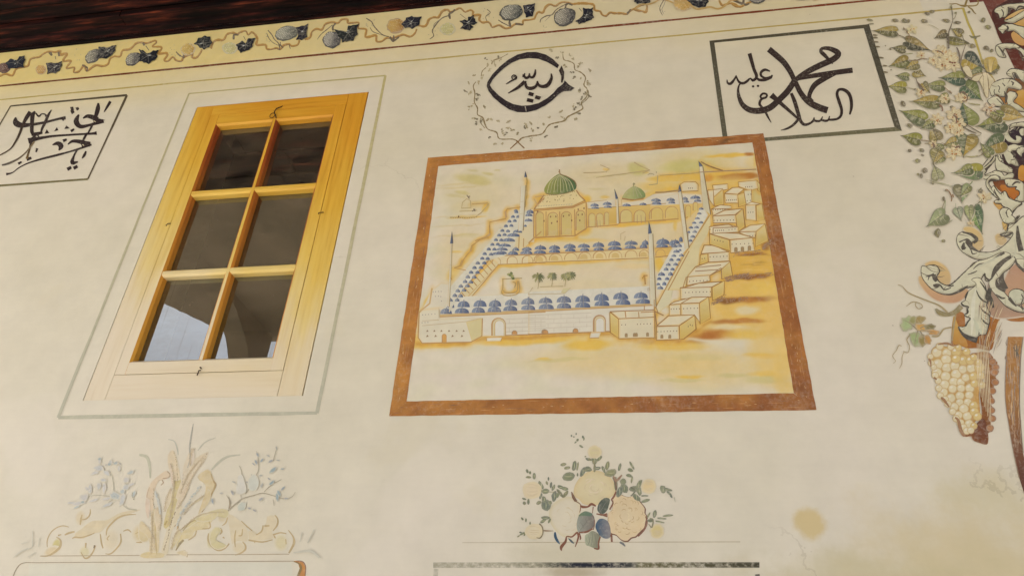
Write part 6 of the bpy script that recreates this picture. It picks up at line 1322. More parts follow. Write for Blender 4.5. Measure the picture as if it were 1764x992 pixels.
for reg, t, c, c2 in ((L9, '560 90 640 80 730 140 760 230 730 310 640 290 660 220 640 160', (184, 146, 58), (174, 138, 74)), (L9, '150 470 250 440 360 500 410 600 390 680 300 660 260 560 200 500', (184, 142, 58), (172, 132, 66)), (L9, '100 600 90 660 160 760 260 840 400 875 520 850 600 760 540 730 380 780 220 720', (176, 134, 62), (160, 92, 32)), (L9, '900 170 950 150 1010 210 970 260 920 240', (180, 142, 66), (172, 140, 84)),
                      (L10, '830 190 950 130 1100 240 1203 265 1203 330 1060 330 960 300 900 420 880 560 840 640 700 620 600 620 540 600 430 555 460 320 470 240 560 250 600 420', (150, 96, 48), (140, 88, 42)), (L10, '450 280 430 540 520 590 600 600 560 480 500 380', (182, 144, 76), (164, 116, 56)), (L9, '1000 640 1080 500 1203 470 1203 900 1060 900 980 780', (146, 82, 42), (158, 104, 50)), (L9, '820 700 900 660 1000 860 1110 950 1203 970 1203 1010 860 1010', (96, 62, 44), (140, 84, 44)),
                      (L8, '640 440 720 400 790 490 740 560 690 520', (184, 138, 70), (180, 140, 84)), (L8, '780 740 880 780 860 880 800 860', (184, 150, 90), (184, 150, 90)), (L8, '690 60 1118 60 1118 420 960 400 760 280 640 150', (92, 54, 36), (160, 96, 44)), (L8, '760 170 960 200 1040 300 980 390 900 340 800 280 740 200', (166, 104, 44), (158, 92, 42)), (L6, '880 360 1208 180 1208 1000 1080 1000 1000 860 880 700', (50, 40, 46), (64, 44, 40)), (L6, '1130 800 1208 780 1208 1000 1120 980', (176, 128, 56), (168, 112, 48)),
                      (L4, '660 420 740 340 1208 300 1208 760 980 720 880 640', (104, 68, 44), (160, 112, 56)), (L4, '1060 520 1208 460 1208 720 1110 680', (182, 140, 70), (170, 122, 54)), (L2, '810 150 1275 30 1275 992 1120 992 1000 780 860 500', (66, 40, 36), (92, 46, 36)), (L2, '980 300 1275 150 1275 420 1140 380', (188, 158, 104), (178, 134, 72)), (L2, '1080 520 1200 470 1275 540 1275 700 1130 650', (182, 140, 84), (176, 132, 78))): p = ac.part('brown_ground'); (softpoly if reg is L9 else acf)(p, reg, t, c, c2, None); p.done(M_WASH)
p = ac.part('upper_lobe')
for reg, t in ((L2, '820 190 850 130 920 100 1000 75 1100 65 1290 55 1290 120 1200 150 1160 175 1100 140 1040 140 1030 220 985 275 940 270 905 290 880 220'), (L2, '970 330 1010 310 1110 270 1290 165 1290 260 1180 330 1100 365'), (L2, '875 445 920 410 960 380 1080 372 1180 400 1290 440 1290 600 1200 540 1110 480 1040 490 990 470 950 525 915 490'), (L2, '838 770 850 710 900 680 980 668 1130 675 1220 730 1290 790 1290 900 1220 800 1130 745 1050 760 1000 745 955 790 1000 880 920 880 870 840'),
               (L4, '935 210 960 160 1010 130 1100 132 1220 180 1220 330 1150 300 1080 200 1030 200 1060 290 985 250'), (L4, '668 440 690 370 760 330 880 285 1000 285 1100 330 1172 400 1150 460 1060 440 960 425 940 480 900 560 840 560 780 530 740 540 705 555'), (L4, '740 560 820 570 900 690 860 720 760 715 690 690 640 620'), (L4, '930 560 980 480 1080 500 1100 560 1040 640 1120 690 1208 760 1208 800 1020 760 960 690')): acf(p, reg, t)
for reg, t, w in ((L2, '930 150 960 210 950 260', 14), (L2, '1030 120 1060 170 1040 210', 22), (L2, '1150 170 1200 110 1290 120', [10, 24, 14]), (L2, '880 720 930 780 960 860', [10, 22, 10]), (L2, '1010 400 1030 440 1000 480', [10, 30, 14]), (L2, '1190 800 1230 860 1260 940', 14), (L4, '800 390 830 420 810 480 830 500', 10), (L4, '1000 320 1040 350 1020 390', [8, 26, 10]), (L4, '870 350 910 400', [8, 16]), (L4, '750 450 740 490 760 530', 10), (L4, '780 590 830 640 890 700', 9), (L4, '900 480 930 560 920 660', [10, 40, 16]), (L4, '1060 200 1080 250 1120 280', [14, 34, 20])): sk(p, reg, t, w, DK, .9)
p.done(M_PAINT)
p = ac.part('middle_lobe')
for reg, t in ((L6, '895 300 925 205 1000 135 1100 110 1220 105 1220 180 1130 170 1050 180 980 210 960 250 1000 330 1080 380 1075 310 1120 310 1172 345 1150 420 1080 435 1000 420 930 380'), (L6, '885 590 930 520 960 470 1050 440 1130 460 1220 465 1220 520 1130 520 1090 540 1020 545 1000 570 1050 630 1120 740 1125 775 1080 785 1000 750 970 755 925 700 905 640'), (L6, '1085 540 1130 500 1208 480 1208 560 1180 590 1170 640 1120 600'), (L6, '1130 220 1208 195 1208 310 1150 300'), (L6, '770 640 800 600 830 605 850 660 890 690 850 705 920 760 1000 800 1030 830 1020 890 950 890 880 870 790 850 760 760'), (L6, '580 930 700 880 770 850 860 880 900 930 960 900 1030 890 1050 930 980 990 600 990'), (L6, '530 850 600 790 700 690 755 610 760 680 700 760 640 830 600 900 560 905'),
               (L8, '525 130 545 80 610 30 690 25 740 70 720 105 640 90 570 120 590 190 650 270 740 375 720 392 640 330 560 240 530 190'), (L8, '610 230 650 190 700 260 755 310 800 270 840 285 880 370 960 410 1085 462 1000 530 930 600 915 660 880 560 780 500 760 470 670 460 650 430 690 405 740 400 690 340'), (L8, '735 600 760 545 810 525 880 540 930 600 935 650 975 690 965 760 900 785 820 765 780 720'), (L8, '740 950 800 930 850 870 870 795 960 790 985 700 1040 640 1050 655 1000 720 985 790 990 900 960 992 830 985'), (L8, '815 95 880 75 960 85 1060 110 1118 180 1118 420 1000 420 970 400 1040 330 1040 270 980 240 1000 200 940 210 860 200 830 160'), (L8, '1118 700 1050 790 1060 900 1090 992 1118 992')): acf(p, reg, t)
for reg, t, w in ((L6, '1000 150 970 200 990 300', [8, 14, 8]), (L6, '1000 690 1060 680', [8, 10]), (L6, '790 620 810 680 850 720', 8), (L6, '1010 560 1060 610 1040 650', [14, 40, 14]), (L8, '700 30 740 60 745 90', [8, 26, 10]), (L8, '560 150 600 100 690 110', [10, 34, 26]), (L8, '650 240 680 320 735 385', [10, 18, 8]), (L8, '830 620 850 570 880 540', 8), (L8, '840 590 850 650 870 680', 9), (L8, '860 150 850 190 900 215', [10, 20, 12]), (L8, '930 180 990 130 1060 140', [14, 26, 10]), (L8, '1080 460 1000 530 920 640', 10), (L8, '1020 660 1000 720', [30, 10]), (L8, '1040 800 1040 900 1060 992', [14, 60, 50]), (L8, '1085 760 1040 810', 10), (L6, '600 840 640 810 690 760', [30, 26, 10]), (L6, '560 780 640 680 700 620', 9)): sk(p, reg, t, w, (54, 42, 36), .92)
p.done(M_PAINT)
p = ac.part('lower_scroll')
acf(p, L9, '480 210 500 150 545 125 600 140 650 165 690 210 650 235 640 285 720 335 850 338 960 290 1060 190 1075 130 940 155 1020 120 1040 40 1110 30 1150 -10 1215 -10 1215 420 1110 430 990 345 830 412 700 418 590 370 510 300')
acf(p, L9, '112 488 150 492 200 478 265 485 300 545 270 600 300 660 380 695 450 665 560 560 690 445 800 412 985 342 1060 385 960 500 850 640 790 640 780 570 700 690 560 730 440 782 330 788 220 735 130 640 102 560')
acf(p, L9, '830 650 900 560 1050 395 1110 418 1060 500 985 560 940 610 905 640 925 690 1000 780 1090 880 1203 950 1203 985 1110 970 1000 910 900 800 840 720')
acf(p, L9, '1080 740 1140 735 1203 770 1203 880 1110 900 1050 850 1040 780', (180, 174, 146)); acf(p, L9, '1110 420 1150 480 1203 520 1203 420', CR)
for t, w in (('545 130 600 140 650 160 695 205 660 245', [10, 20, 28, 34, 20]), ('510 235 560 212 600 215 650 262', [14, 10, 30, 10]), ('590 220 640 290 720 338', [44, 34, 10]), ('560 240 550 300 580 290', [14, 40, 10]), ('600 260 640 330 650 360 700 350', [6, 10, 10, 5]), ('150 600 190 595 240 575', [6, 14, 20]), ('175 640 190 595', [6, 10]), ('235 580 250 620 270 650', [34, 44, 30]), ('230 690 260 700 300 690 330 720', [10, 40, 16, 8]), ('300 690 350 740 420 720', [6, 12, 8]), ('380 690 400 705 450 695', 12), ('660 520 720 470 810 450 990 345', [6, 10, 12, 24]), ('600 580 660 560 700 540', [6, 10, 6]), ('850 630 900 520 980 440 1060 388', [12, 44, 40, 30]), ('780 570 790 610 830 640 850 620', [10, 16, 18, 8]), ('905 640 920 700 1000 760', [8, 40, 26]), ('900 790 960 830 1000 830', [8, 20, 8]), ('980 560 960 640 1000 740', [10, 50, 60]), ('330 790 430 790 540 740 600 700', [8, 16, 24, 8]), ('1130 60 1140 200 1170 330', [14, 44, 50]), ('940 155 1000 170 1050 150 1080 130', [10, 16, 22, 12]), ('1110 420 1130 480 1203 550', [16, 18, 14]), ('1170 790 1190 830 1170 900 1190 950', 10), ('1040 830 1080 880 1120 920', [30, 24, 8])): sk(p, L9, t, w, (62, 54, 46), .92)
for t, w in (('720 350 800 375 880 370', 40), ('300 750 400 770 500 740', 20), ('1100 200 1110 330 1080 400', 16), ('700 500 850 430 950 380', 20)): sk(p, L9, t, [4, w, 4], (164, 162, 132), .6)
p.done(M_PAINT)
p = ac.part('drooping_leaf')
acf(p, L10, '600 20 570 70 575 110 530 138 560 165 610 180 590 215 595 250 560 268 600 290 632 305 600 335 580 380 545 395 498 392 520 440 570 490 640 512 700 505 730 480 790 475 810 430 835 330 830 290 840 250 800 160 815 130 790 80 800 20 780 -60 720 -130 640 -110 690 -60')
for t, w in (('690 0 720 70 770 120 815 135', [6, 12, 18, 10]), ('720 165 760 220 800 250 840 280', [6, 12, 18, 10]), ('745 300 780 345 825 370', [6, 14, 8]), ('710 400 722 440 715 480', [6, 10, 6]), ('730 -90 780 -20 800 10', [6, 14, 12]), ('575 385 600 340 630 305', [16, 12, 8]), ('530 140 555 168 612 180', [14, 14, 8]), ('590 190 600 240 562 266', [10, 16, 8]), ('500 395 530 450 590 500 700 540', [14, 20, 40, 50]), ('840 -20 820 60 850 120 870 190', [30, 50, 40, 20]), ('600 20 575 90', [12, 12])): sk(p, L10, t, w, (46, 42, 36), .92)
for t, w, c in (('690 -20 660 120 650 300 640 480', 46, (192, 186, 160)), ('660 300 700 400 690 490', 34, (166, 166, 136)), ('760 380 740 440 760 470', 40, (170, 170, 140))): sk(p, L10, t, [6, w, 8], c, .7)
p.done(M_PAINT)
p = ac.part('brush_hatching')
for i in range(60):
    x = random.uniform(720, 980); y0 = random.uniform(60, 560); sl = (x-760)*-.35
    p.rib(Z(L10, f'{x} {y0} {x+sl*.3-6} {y0+60} {x+sl*.6-14} {y0+random.uniform(80, 180)}'), [.3, random.uniform(.5, 1.2), .3], random.choice([(196, 168, 112), (110, 66, 34), (92, 54, 32), (170, 120, 64), (200, 178, 130)]), .7)
p.done()

# ---- climbing leaves
vn = Mural('painted_climber', 1600, 210, 'painted climbing plant with olive heart-shaped leaves and cream blossoms, right of the large calligraphy', 'painted plant', off=0.0028, step=2e-6)
def hleaf(reg, tx, ty, bx, by, wd, cA, cB, dk=(58, 58, 44), sh=True, flip=1, name='leaf'):
    p = vn.part(name); (T, B) = Z(reg, f'{tx} {ty} {bx} {by}'); w_ = wd*1.16/reg[2]/2; T = (B[0]+(T[0]-B[0])*1.10, B[1]+(T[1]-B[1])*1.10); dx, dy = T[0]-B[0], T[1]-B[1]; L = math.hypot(dx, dy); ux, uy = dx/L, dy/L; nx, ny = -uy*flip, ux*flip
    def P(a, s): return (B[0] + ux*L*a + nx*w_*s, B[1] + uy*L*a + ny*w_*s)
    half = [(-.02, 0), (-.13, .35), (-.08, .8), (.12, 1.02), (.36, .92), (.62, .55), (.84, .18), (1.06, -.04)]
    if sh: p.poly([(x+1.6, y+1.8) for x, y in crom([P(a, s*1.02) for a, s in half] + [P(a, -s*1.02) for a, s in half[-2:0:-1]], 3, True)], (160, 146, 116), .55)
    for s_, c in ((1, cA), (-1, cB)):
        H = crom([P(a, s*s_) for a, s in half], 2.5); H.append(P(.5, 0)); q0, q1 = P(1, 0), P(-.1, 0)
        p.poly(H, c, .97, grad=(*q0, *q1, lerp(c, dk, .15 if s_ > 0 else .42)))
        p.rib(crom([P(a, s*s_) for a, s in half], 2.5), [.5, 1.4 if s_ < 0 else .7, 1.1, .5], lerp(c, dk, .75), .8, smooth=False)
        if L > 16:
            for k in range(4):
                a = .1 + .18*k; p.rib([P(a, 0), P(a+.05, .4*s_), P(a+.03, .75*s_*(1-a*.5))], [.9, .7, .3], lerp(c, dk, .5) if (k % 2) else lerp(c, (184, 170, 100), .3), .5)
    if L > 14:                                  # broken colour inside the leaf
        for k in range(9):
            a, s = random.uniform(.05, .7), random.uniform(-.7, .7)
            p.blob(*P(a, s*(1-a*.6)), L*.07, w_*.12, lerp(cA if s > 0 else cB, random.choice([(172, 154, 80), dk, (146, 144, 78)]), .22), math.degrees(math.atan2(uy, ux)), .8, .5, n=7, wob=.2)
    p.rib([P(-.05, 0), P(.3, .05), P(.7, .02), P(1.05, -.02)], [1.3, 1.0, .8, .5], lerp(dk, (40, 36, 28), .5), .85)
    p.done()
O1, O2, G1_, G2_, Y1 = (156, 132, 60), (120, 108, 58), (132, 130, 70), (98, 104, 62), (164, 138, 58)
for a in ((L1, 150, 312, 470, 325, 150, O1, (98, 92, 54)), (L1, 985, 605, 650, 480, 180, (66, 64, 50), (150, 124, 64)), (L1, 428, 575, 612, 605, 105, (112, 102, 58), (92, 84, 50)), (L1, 405, 850, 650, 775, 170, (140, 118, 56), (112, 110, 60)), (L1, 1095, 420, 1255, 345, 120, (120, 100, 62), (92, 80, 54)), (L3, 225, 105, 395, 125, 112, G1_, G2_), (L3, 110, 272, 345, 290, 165, (154, 142, 58), (124, 120, 62)), (L3, 680, 255, 940, 270, 150, G1_, G2_), (L3, 480, 505, 850, 520, 185, O1, (116, 112, 64)), (L3, 310, 665, 640, 790, 210, (134, 132, 62), (92, 100, 62)), (L3, 650, 105, 490, 50, 130, (150, 130, 66), (128, 112, 60)), (L3, 920, 140, 1250, 150, 200, G1_, (66, 86, 70)),
          (L2, 425, 680, 140, 630, 110, (128, 118, 62), (108, 98, 54)), (L4, 560, 120, 300, -20, 250, Y1, (56, 68, 64)), (L4, 525, 600, 300, 400, 260, (70, 90, 66), (112, 122, 64)), (L4, 255, 690, 330, 990, 330, (126, 128, 72), (72, 88, 68)), (L6, 510, 165, 890, 120, 265, G1_, (84, 92, 66)), (L4, 1190, 880, 870, 800, 210, (176, 146, 80), (160, 134, 74)), (L6, 270, 610, 320, 320, 320, (100, 104, 74), (168, 138, 62)), (L6, 550, 530, 870, 410, 270, (86, 96, 66), (164, 134, 60)), (L6, 140, 890, 520, 870, 220, (150, 140, 58), (112, 130, 84)),
          (L5, 140, 232, 388, 292, 170, (134, 130, 58), (110, 108, 56)), (L5, 570, 95, 670, 285, 190, (128, 112, 72), (156, 134, 72)), (L5, 630, 345, 735, 440, 120, (112, 112, 66), (120, 112, 64)), (L5, 612, 635, 680, 470, 200, (130, 118, 70), (168, 142, 66)), (L5, 625, 700, 690, 890, 170, (140, 138, 96), (164, 158, 108)), (L7, 690, 335, 690, 110, 240, (120, 112, 82), (130, 148, 104)), (L7, 175, 712, 420, 550, 230, (146, 150, 108), (128, 130, 90)), (L7, 670, 620, 620, 455, 130, (146, 150, 118), (160, 162, 134)), (L7, 990, 800, 880, 450, 190, (112, 134, 74), (84, 108, 74)), (L7, 820, 640, 800, 430, 130, (146, 148, 96), (156, 154, 106)), (L6, 560, 880, 500, 960, 80, (96, 112, 84), (110, 118, 92))): hleaf(*a)
for a in (((0, 0, 1), 1560, 120, 1580, 112, 15, O1, O2), ((0, 0, 1), 1640, 52, 1656, 60, 13, O2, O1), ((0, 0, 1), 1612, 176, 1632, 170, 17, G1_, O2), ((0, 0, 1), 1588, 222, 1606, 214, 15, G1_, G2_), ((0, 0, 1), 1626, 252, 1646, 246, 17, O1, G1_), ((0, 0, 1), 1668, 132, 1690, 126, 18, G2_, O1), ((0, 0, 1), 1650, 300, 1672, 292, 17, G1_, G2_), ((0, 0, 1), 1612, 282, 1624, 272, 12, O1, G1_), ((0, 0, 1), 1700, 196, 1724, 204, 19, G1_, O2), ((0, 0, 1), 1690, 250, 1706, 268, 16, G2_, G1_), ((0, 0, 1), 1655, 338, 1668, 322, 14, (140, 146, 100), G1_), ((0, 0, 1), 1600, 160, 1590, 146, 12, O1, O2), ((0, 0, 1), 1700, 110, 1716, 122, 15, O2, (70, 80, 66))): hleaf(*a)
SM = [(L1, '70 150 50 20 10/90 210 50 12 0/465 155 50 30 15/615 160 55 38 15/675 165 26 30 0/920 165 64 32 5/960 48 42 26 20/1040 20 44 28 0/390 600 16 20 0/315 548 10 12 0/600 290 12 22 -20/655 340 16 20 0'), (L2, '90 335 60 26 15/260 365 60 24 5/290 490 50 40 40/430 205 24 20 0/650 325 40 46 0/725 430 55 34 25/700 750 46 34 25/780 790 30 26 0/490 720 50 36 20/160 130 16 34 0/225 215 22 14 -30'),
      (L3, '320 545 50 40 40/420 885 50 34 40/130 20 10 12 0/1080 595 20 20 0/970 890 20 20 0/500 320 20 14 -20'), (L5, '430 455 46 30 25/240 462 34 26 20/365 620 46 36 20/470 770 44 46 30/420 855 26 40 -20/370 830 24 20 0/440 530 30 14 20/660 20 40 30 0'), (L7, '310 830 50 70 0/320 880 20 30 0/400 960 30 30 0/410 310 24 46 -20/240 60 20 30 0/450 175 26 22 0/990 190 34 30 0/970 170 20 40 40'), (L4, '70 730 20 20 0/60 500 14 34 -40/640 190 60 40 -20/760 180 50 14 -20/760 200 40 10 30')]
for reg, t in SM:
    for q in t.split('/'):
        v = [float(k) for k in q.split()]; p = vn.part('small_leaf'); c = random.choice([(120, 106, 64), (104, 96, 60), (130, 122, 72), (96, 84, 56)]); x, y = Z(reg, f'{v[0]} {v[1]}')[0]; s = reg[2]
        p.blob(x, y, v[2]/s, v[3]/s, c, v[4], .95, .7, lerp(c, (52, 44, 32), .5), n=9, wob=.18); p.blob(x + v[2]/s*.35, y + .4, v[2]/s*.5, v[3]/s*.5, lerp(c, (50, 42, 34), .6), v[4], .8, .3, n=7); p.done()
p = vn.part('border_thorns')
for x, y_ in ((120, 385), (125, 425), (135, 490), (160, 565), (215, 735), (270, 860), (280, 960)): sk(p, L1, f'{x} {y_-6} {x+35} {y_-2} {x+72} {y_+4}', [14, 20, 8], (92, 78, 46), .85)
p.done()
def blossom(reg, x, y_, r, n=6, c=(193, 178, 140), oc=(146, 108, 56)):
    p = vn.part('blossom'); q = Z(reg, f'{x} {y_}')[0]; r /= reg[2]; a0_ = random.uniform(0, 6)
    for k in range(n):
        an = a0_ + k/n*6.28 + random.uniform(-.2, .2); e = (q[0] + r*math.cos(an), q[1] + r*.8*math.sin(an)); m_ = ((q[0]+e[0])/2, (q[1]+e[1])/2)
        p.blob(*m_, r*.55, r*.28, lerp(c, (196, 182, 148), random.random()*.5), math.degrees(an), 1, .8, lerp(c, oc, .35), n=9, wob=.12)
        p.rib([q, (m_[0]+r*.15*math.sin(an), m_[1]), e], [1.2, .5, .9], oc, .75)
    for k in range(5): p.blob(q[0]+random.uniform(-r, r)*.35, q[1]+random.uniform(-r, r)*.3, r*.12, r*.1, random.choice([(150, 92, 44), (104, 56, 40), (176, 128, 66)]), n=6)
    p.done()
for t in ((L1, 1160, 640, 120), (L1, 860, 690, 70), (L1, 1210, 830, 130), (L1, 1060, 780, 90), (L2, 60, 830, 110), (L2, 130, 900, 140), (L4, 90, 60, 150), (L3, 600, 370, 90), (L3, 960, 470, 90), (L3, 1200, 460, 90), (L3, 850, 790, 110), (L3, 1100, 700, 120), (L3, 1180, 860, 120), (L4, 270, 590, 90), (L4, 120, 860, 120), (L5, 880, 110, 110), (L5, 1000, 170, 90), (L5, 600, 360, 70), (L5, 920, 490, 140), (L5, 960, 440, 80), (L7, 1040, 280, 110), (L7, 830, 690, 60), (L4, 660, 760, 120, 5, (190, 170, 140), (88, 52, 44)), (L1, 730, 300, 90, 5, (188, 172, 124), (176, 158, 110))): blossom(*t)
p = vn.part('lily')
for t in ('560 210 620 210 640 330 650 480 640 590 600 560 560 420 530 300', '620 210 680 250 740 330 700 380 660 460 650 330', '500 290 560 240 570 380 580 480 540 400', '380 300 460 230 560 215 520 290 480 340', '250 120 330 100 380 180 400 270 330 260 270 180'): acf(p, L4, t, (196, 180, 146), (184, 170, 136), (128, 104, 74), .7)
acf(p, L4, '600 -20 740 -40 790 60 740 190 690 220 620 180 580 80', (176, 150, 80), (150, 128, 70), None); 
for k in range(7): sk(p, L4, f'{620+k*20} {-20+k*4} {630+k*14} 90 {660+k*6} 200', [4, 8, 5], random.choice([(132, 108, 50), (194, 166, 96)]), .8)
for t in ('690 210 740 190 790 170', '640 200 690 215 750 220', '700 200 760 150'): sk(p, L4, t, [14, 20, 8], (62, 58, 34))
p.done()
for reg, t, w, c in ((L1, '475 365 540 395 640 435', [8, 10, 8], (92, 80, 52)), (L1, '660 440 690 400 640 330 590 260', [14, 10, 6, 4], (120, 84, 52)), (L1, '680 775 780 780 890 750 960 760', [8, 12, 10, 6], (104, 78, 48)), (L1, '620 680 690 672 740 670', [4, 10, 6], (128, 126, 76)), (L1, '980 220 1060 250 1140 300', 5, (160, 146, 104)), (L1, '1080 630 1160 640 1220 690', [6, 16, 14], (96, 62, 40)), (L2, '165 130 175 250 180 340 150 430 120 520 125 640 115 760', [10, 6, 6, 12, 12, 14, 16], (72, 58, 42)), (L2, '180 320 215 290 240 220', [6, 5, 5], (120, 104, 64)), (L2, '80 570 110 640 120 760', [8, 16, 20], (60, 46, 38)), (L2, '240 740 270 810 290 900 280 990', [10, 18, 16, 14], (70, 50, 42)), (L2, '385 690 350 780 320 890 300 990', [5, 8, 12, 12], (86, 62, 46)), (L2, '330 560 350 630 430 680', [5, 8, 14], (84, 74, 46)),
                     (L3, '515 130 530 200 580 270 640 350', [6, 10, 30, 26], (78, 54, 40)), (L3, '360 300 430 310 485 320', [6, 6, 8], (150, 136, 100)), (L3, '960 290 1020 350 1075 390', [6, 8, 14], (126, 92, 58)), (L3, '880 570 920 600 930 660', [26, 16, 20], (104, 66, 42)), (L3, '670 815 780 805 830 840', [4, 6, 6], (150, 138, 90)), (L3, '740 900 790 950 870 990', [14, 16, 16], (84, 72, 44)), (L4, '200 0 220 100 260 200 300 270 390 320', [10, 12, 10, 8, 10], (74, 62, 44)), (L4, '380 320 420 260 560 215', [10, 8, 5], (96, 78, 54)), (L4, '210 520 260 500 320 580 300 640 240 640', [16, 18, 14, 14, 10], (92, 58, 40)), (L4, '0 600 120 640 240 660', [4, 6, 6], (150, 140, 100)), (L4, '330 670 420 690 520 700', [5, 10, 12], (132, 124, 76)), (L4, '100 860 150 900 150 990', [16, 24, 18], (92, 56, 38)), (L4, '730 790 800 840 900 860', [10, 10, 8], (60, 50, 40)),
                     (L6, '230 160 330 230 460 290', [8, 14, 12], (82, 70, 48)), (L6, '310 150 420 220 540 290', [6, 12, 10], (82, 70, 48)), (L6, '340 320 430 330 530 310', [6, 8, 6], (130, 120, 86)), (L6, '400 640 500 640 600 580 650 570', [4, 10, 14, 8], (98, 86, 52)), (L6, '290 640 400 650 480 630', [5, 14, 6], (150, 140, 86)), (L5, '390 300 480 308 560 325', [6, 10, 10], (118, 94, 62)), (L5, '470 355 540 355', [10, 8], (118, 104, 70)), (L5, '730 340 830 380 940 410', [5, 8, 12], (118, 98, 64)), (L5, '940 420 1000 400 1020 430', [14, 24, 14], (78, 44, 36)), (L5, '600 650 620 700 660 750', [22, 12, 6], (92, 84, 58)), (L5, '480 910 620 940 800 985', [4, 6, 5], (152, 146, 108)), (L5, '590 340 620 400 600 420', [16, 30, 14], (92, 62, 40)),
                     (L7, '140 50 340 70 520 110 560 130', [4, 6, 6, 6], (150, 146, 108)), (L7, '850 40 800 100 760 130', [14, 12, 10], (110, 118, 78)), (L7, '440 165 490 200 530 290 520 350', [18, 14, 14, 12], (122, 84, 46)), (L7, '540 240 560 290', [16, 12], (126, 86, 48)), (L7, '430 330 400 400 375 460', [10, 8, 16], (116, 110, 74)), (L7, '430 340 415 500 370 570', [8, 10, 12], (112, 118, 76)), (L7, '590 380 590 440', 5, (130, 136, 100)), (L7, '990 310 990 440', 6, (110, 108, 68)), (L7, '970 350 900 420 865 500', [14, 6, 20], (88, 92, 60)), (L7, '850 720 830 690 800 690', 8, (160, 138, 90)), (L7, '330 690 440 690 540 640', [10, 8, 6], (104, 106, 70))): p = vn.part('tendril'); sk(p, reg, t, w, c, .85); p.done()

# ---- hanging bunch of white grapes
gp = Mural('painted_grapes', 1660, 670, 'large painted bunch of pale grapes with a brown shadow side, hanging under the acanthus', 'painted grapes', off=0.0026, step=3e-6)
p = gp.part('shadow_side')
acf(p, L12, '460 150 510 140 560 130 610 140 640 170 650 200 682 220 672 262 694 300 665 345 692 390 650 422 664 465 632 492 655 550 625 575 658 630 622 650 662 700 625 735 645 800 605 822 605 870 592 918 530 905 480 885 460 850 400 850 360 800 350 720 460 800 550 690 535 480 570 400 570 260 520 190', (138, 88, 42), (112, 68, 40), (124, 76, 36), .9)
acf(p, L12, '470 800 560 700 600 800 590 910 520 880', (98, 58, 42), (108, 64, 40), None)
for x, y_ in ((600, 165), (640, 215), (668, 262), (660, 305), (665, 390), (640, 465), (630, 550), (632, 630), (640, 700), (620, 780)): dab(p, L12, x, y_, 34, 30, 0, (150, 94, 44), .9, .7, c2=(104, 62, 34)); 
p.done()
p = gp.part('bunch_ground'); acf(p, L12, '118 190 128 108 190 84 300 96 412 128 490 190 540 250 556 330 552 410 524 480 532 640 504 706 455 776 410 806 368 720 330 650 232 530 172 360 134 255', (180, 146, 88), (168, 124, 66), (148, 104, 50), .9); p.done()
for q in '165 135 42/250 140 38/112 170 24/175 235 44/245 195 42/165 305 40/250 265 40/318 250 40/240 340 42/330 320 42/387 280 36/458 270 38/230 410 42/310 385 38/370 390 34/412 350 34/478 340 36/220 475 38/300 445 36/372 440 34/446 440 38/488 400 32/285 525 38/362 505 36/442 500 34/360 560 32/428 560 34/315 600 36/395 615 40/480 590 36/350 670 34/425 680 38/484 640 36/512 682 34/440 745 36/482 762 28/530 265 40/542 335 30/552 415 26/330 130 40/392 205 40/450 205 36/330 190 36/118 228 26/140 262 24/152 330 28/178 378 26/182 440 28/196 505 28/236 535 28/262 575 28/300 640 28/330 700 28/368 735 30/392 775 30/420 805 30/455 800 28/190 84 30/285 88 28/350 96 26/420 130 30/480 178 28/524 224 28'.split('/'):
    v = [float(k) for k in q.split()]; p = gp.part('grape'); x, y = Z(L12, f'{v[0]} {v[1]}')[0]; r = v[2]*1.1/4.962; yl = v[0] > 470 or v[1] < 215 and v[0] > 300
    c = (187, 162, 108) if yl else (192, 176, 140)
    p.blob(x, y, r*1.02, r*.98, c, 0, 1, 1, (172, 138, 84), n=18, wob=.04, core=.74)
    p.rib([(x+r*math.cos(t_), y+r*math.sin(t_)) for t_ in (.1, .7, 1.4, 2.1)], [.3, 1.0, .9, .3], (166, 126, 70), .7); p.blob(x - r*.25, y - r*.3, r*.35, r*.25, (198, 187, 164), -20, .8, .1, n=9); p.done(M_WASH)
p = gp.part('bunch_edge')
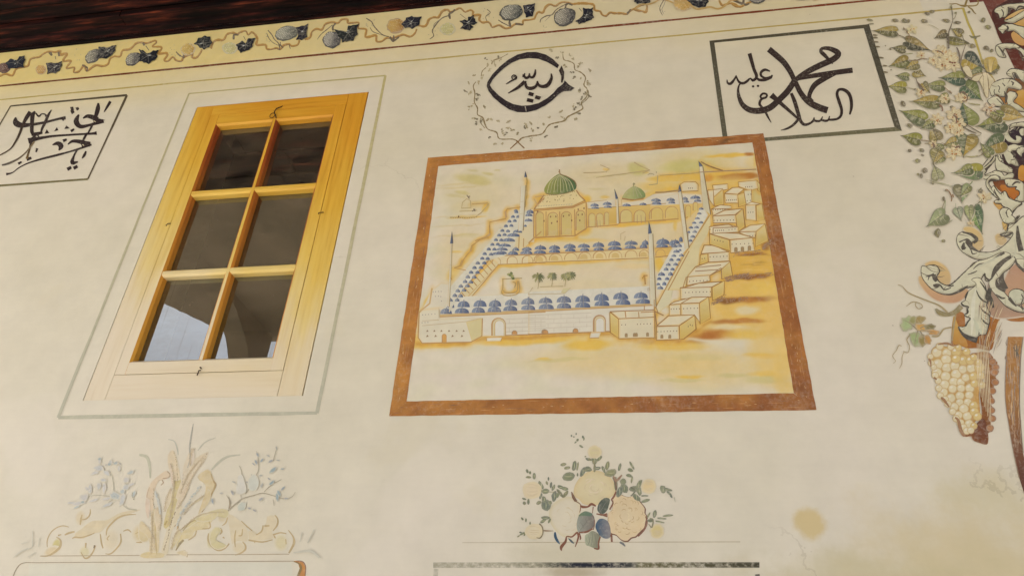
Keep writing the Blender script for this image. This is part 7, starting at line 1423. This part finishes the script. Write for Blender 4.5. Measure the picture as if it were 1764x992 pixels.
for t, w in (('95 190 110 210 115 260', [12, 14, 6]), ('140 350 165 368', [16, 10]), ('200 520 225 540 270 600', [10, 20, 8]), ('320 690 350 720 370 800 400 850', [10, 20, 26, 20]), ('175 70 250 58 300 78 350 70', [8, 14, 10, 6]), ('300 0 296 60 310 85', [12, 10, 6])): sk(p, L12, t, w, (132, 84, 40), .85)
for k in range(8): sk(p, L12, f'{510+k*12} {60+k*4} {512+k*14} 300 {530+k*14} {480+k*40}', [2, 5, 2], (196, 172, 124), .6)
p.done()
p = gp.part('vine_leaf')
for x, y_, rx, ry, rot, c in ((180, 490, 66, 76, 20, (146, 156, 108)), (255, 625, 52, 78, -25, (136, 146, 96)), (290, 450, 60, 40, -10, (140, 118, 66)), (320, 520, 70, 40, 10, (178, 136, 72)), (395, 515, 60, 32, 5, (112, 100, 58)), (425, 565, 56, 30, 5, (172, 124, 62)), (320, 650, 44, 60, -15, (128, 112, 62)), (375, 640, 36, 44, -20, (166, 120, 60)), (230, 450, 36, 40, 0, (136, 130, 80))): dab(p, L11, x, y_, rx, ry, rot, c, .95, .55, wob=.22, c2=lerp(c, (104, 84, 48), .4))
for t in ('270 540 200 480 140 450', '280 550 260 620 250 690', '300 530 360 500 430 500', '310 545 400 560 450 575', '300 550 340 620 370 660'): sk(p, L11, t, [8, 5, 3], (98, 84, 46), .7)
for t, w in (('410 605 470 605 500 570 530 535 600 520', [8, 12, 12, 10, 8]), ('90 118 130 130 190 192 320 250 480 312 560 380', [4, 4, 8, 8, 10, 14]), ('170 322 220 285 255 280 310 300 322 330 285 345 255 310 265 280', [3, 6, 5, 6, 6, 5, 5, 4]), ('205 590 175 640 200 700 185 760 140 745', [6, 7, 5, 5, 3]), ('125 700 100 690 75 740 40 790 68 840 45 860', [4, 6, 5, 4, 4, 3]), ('150 750 130 800 128 860 105 910', [4, 4, 4, 3]), ('640 400 618 520 605 650', [10, 14, 8])): sk(p, L11, t, w, (142, 120, 76), .85)
sk(p, L11, '450 345 490 385 560 400 640 372 692 320', [14, 40, 30, 40, 44], (122, 106, 62), .9); dashes(p, L11, '450 350 560 400 690 330', 18, (92, 80, 46), 1.6, .7, 3)
p.done()
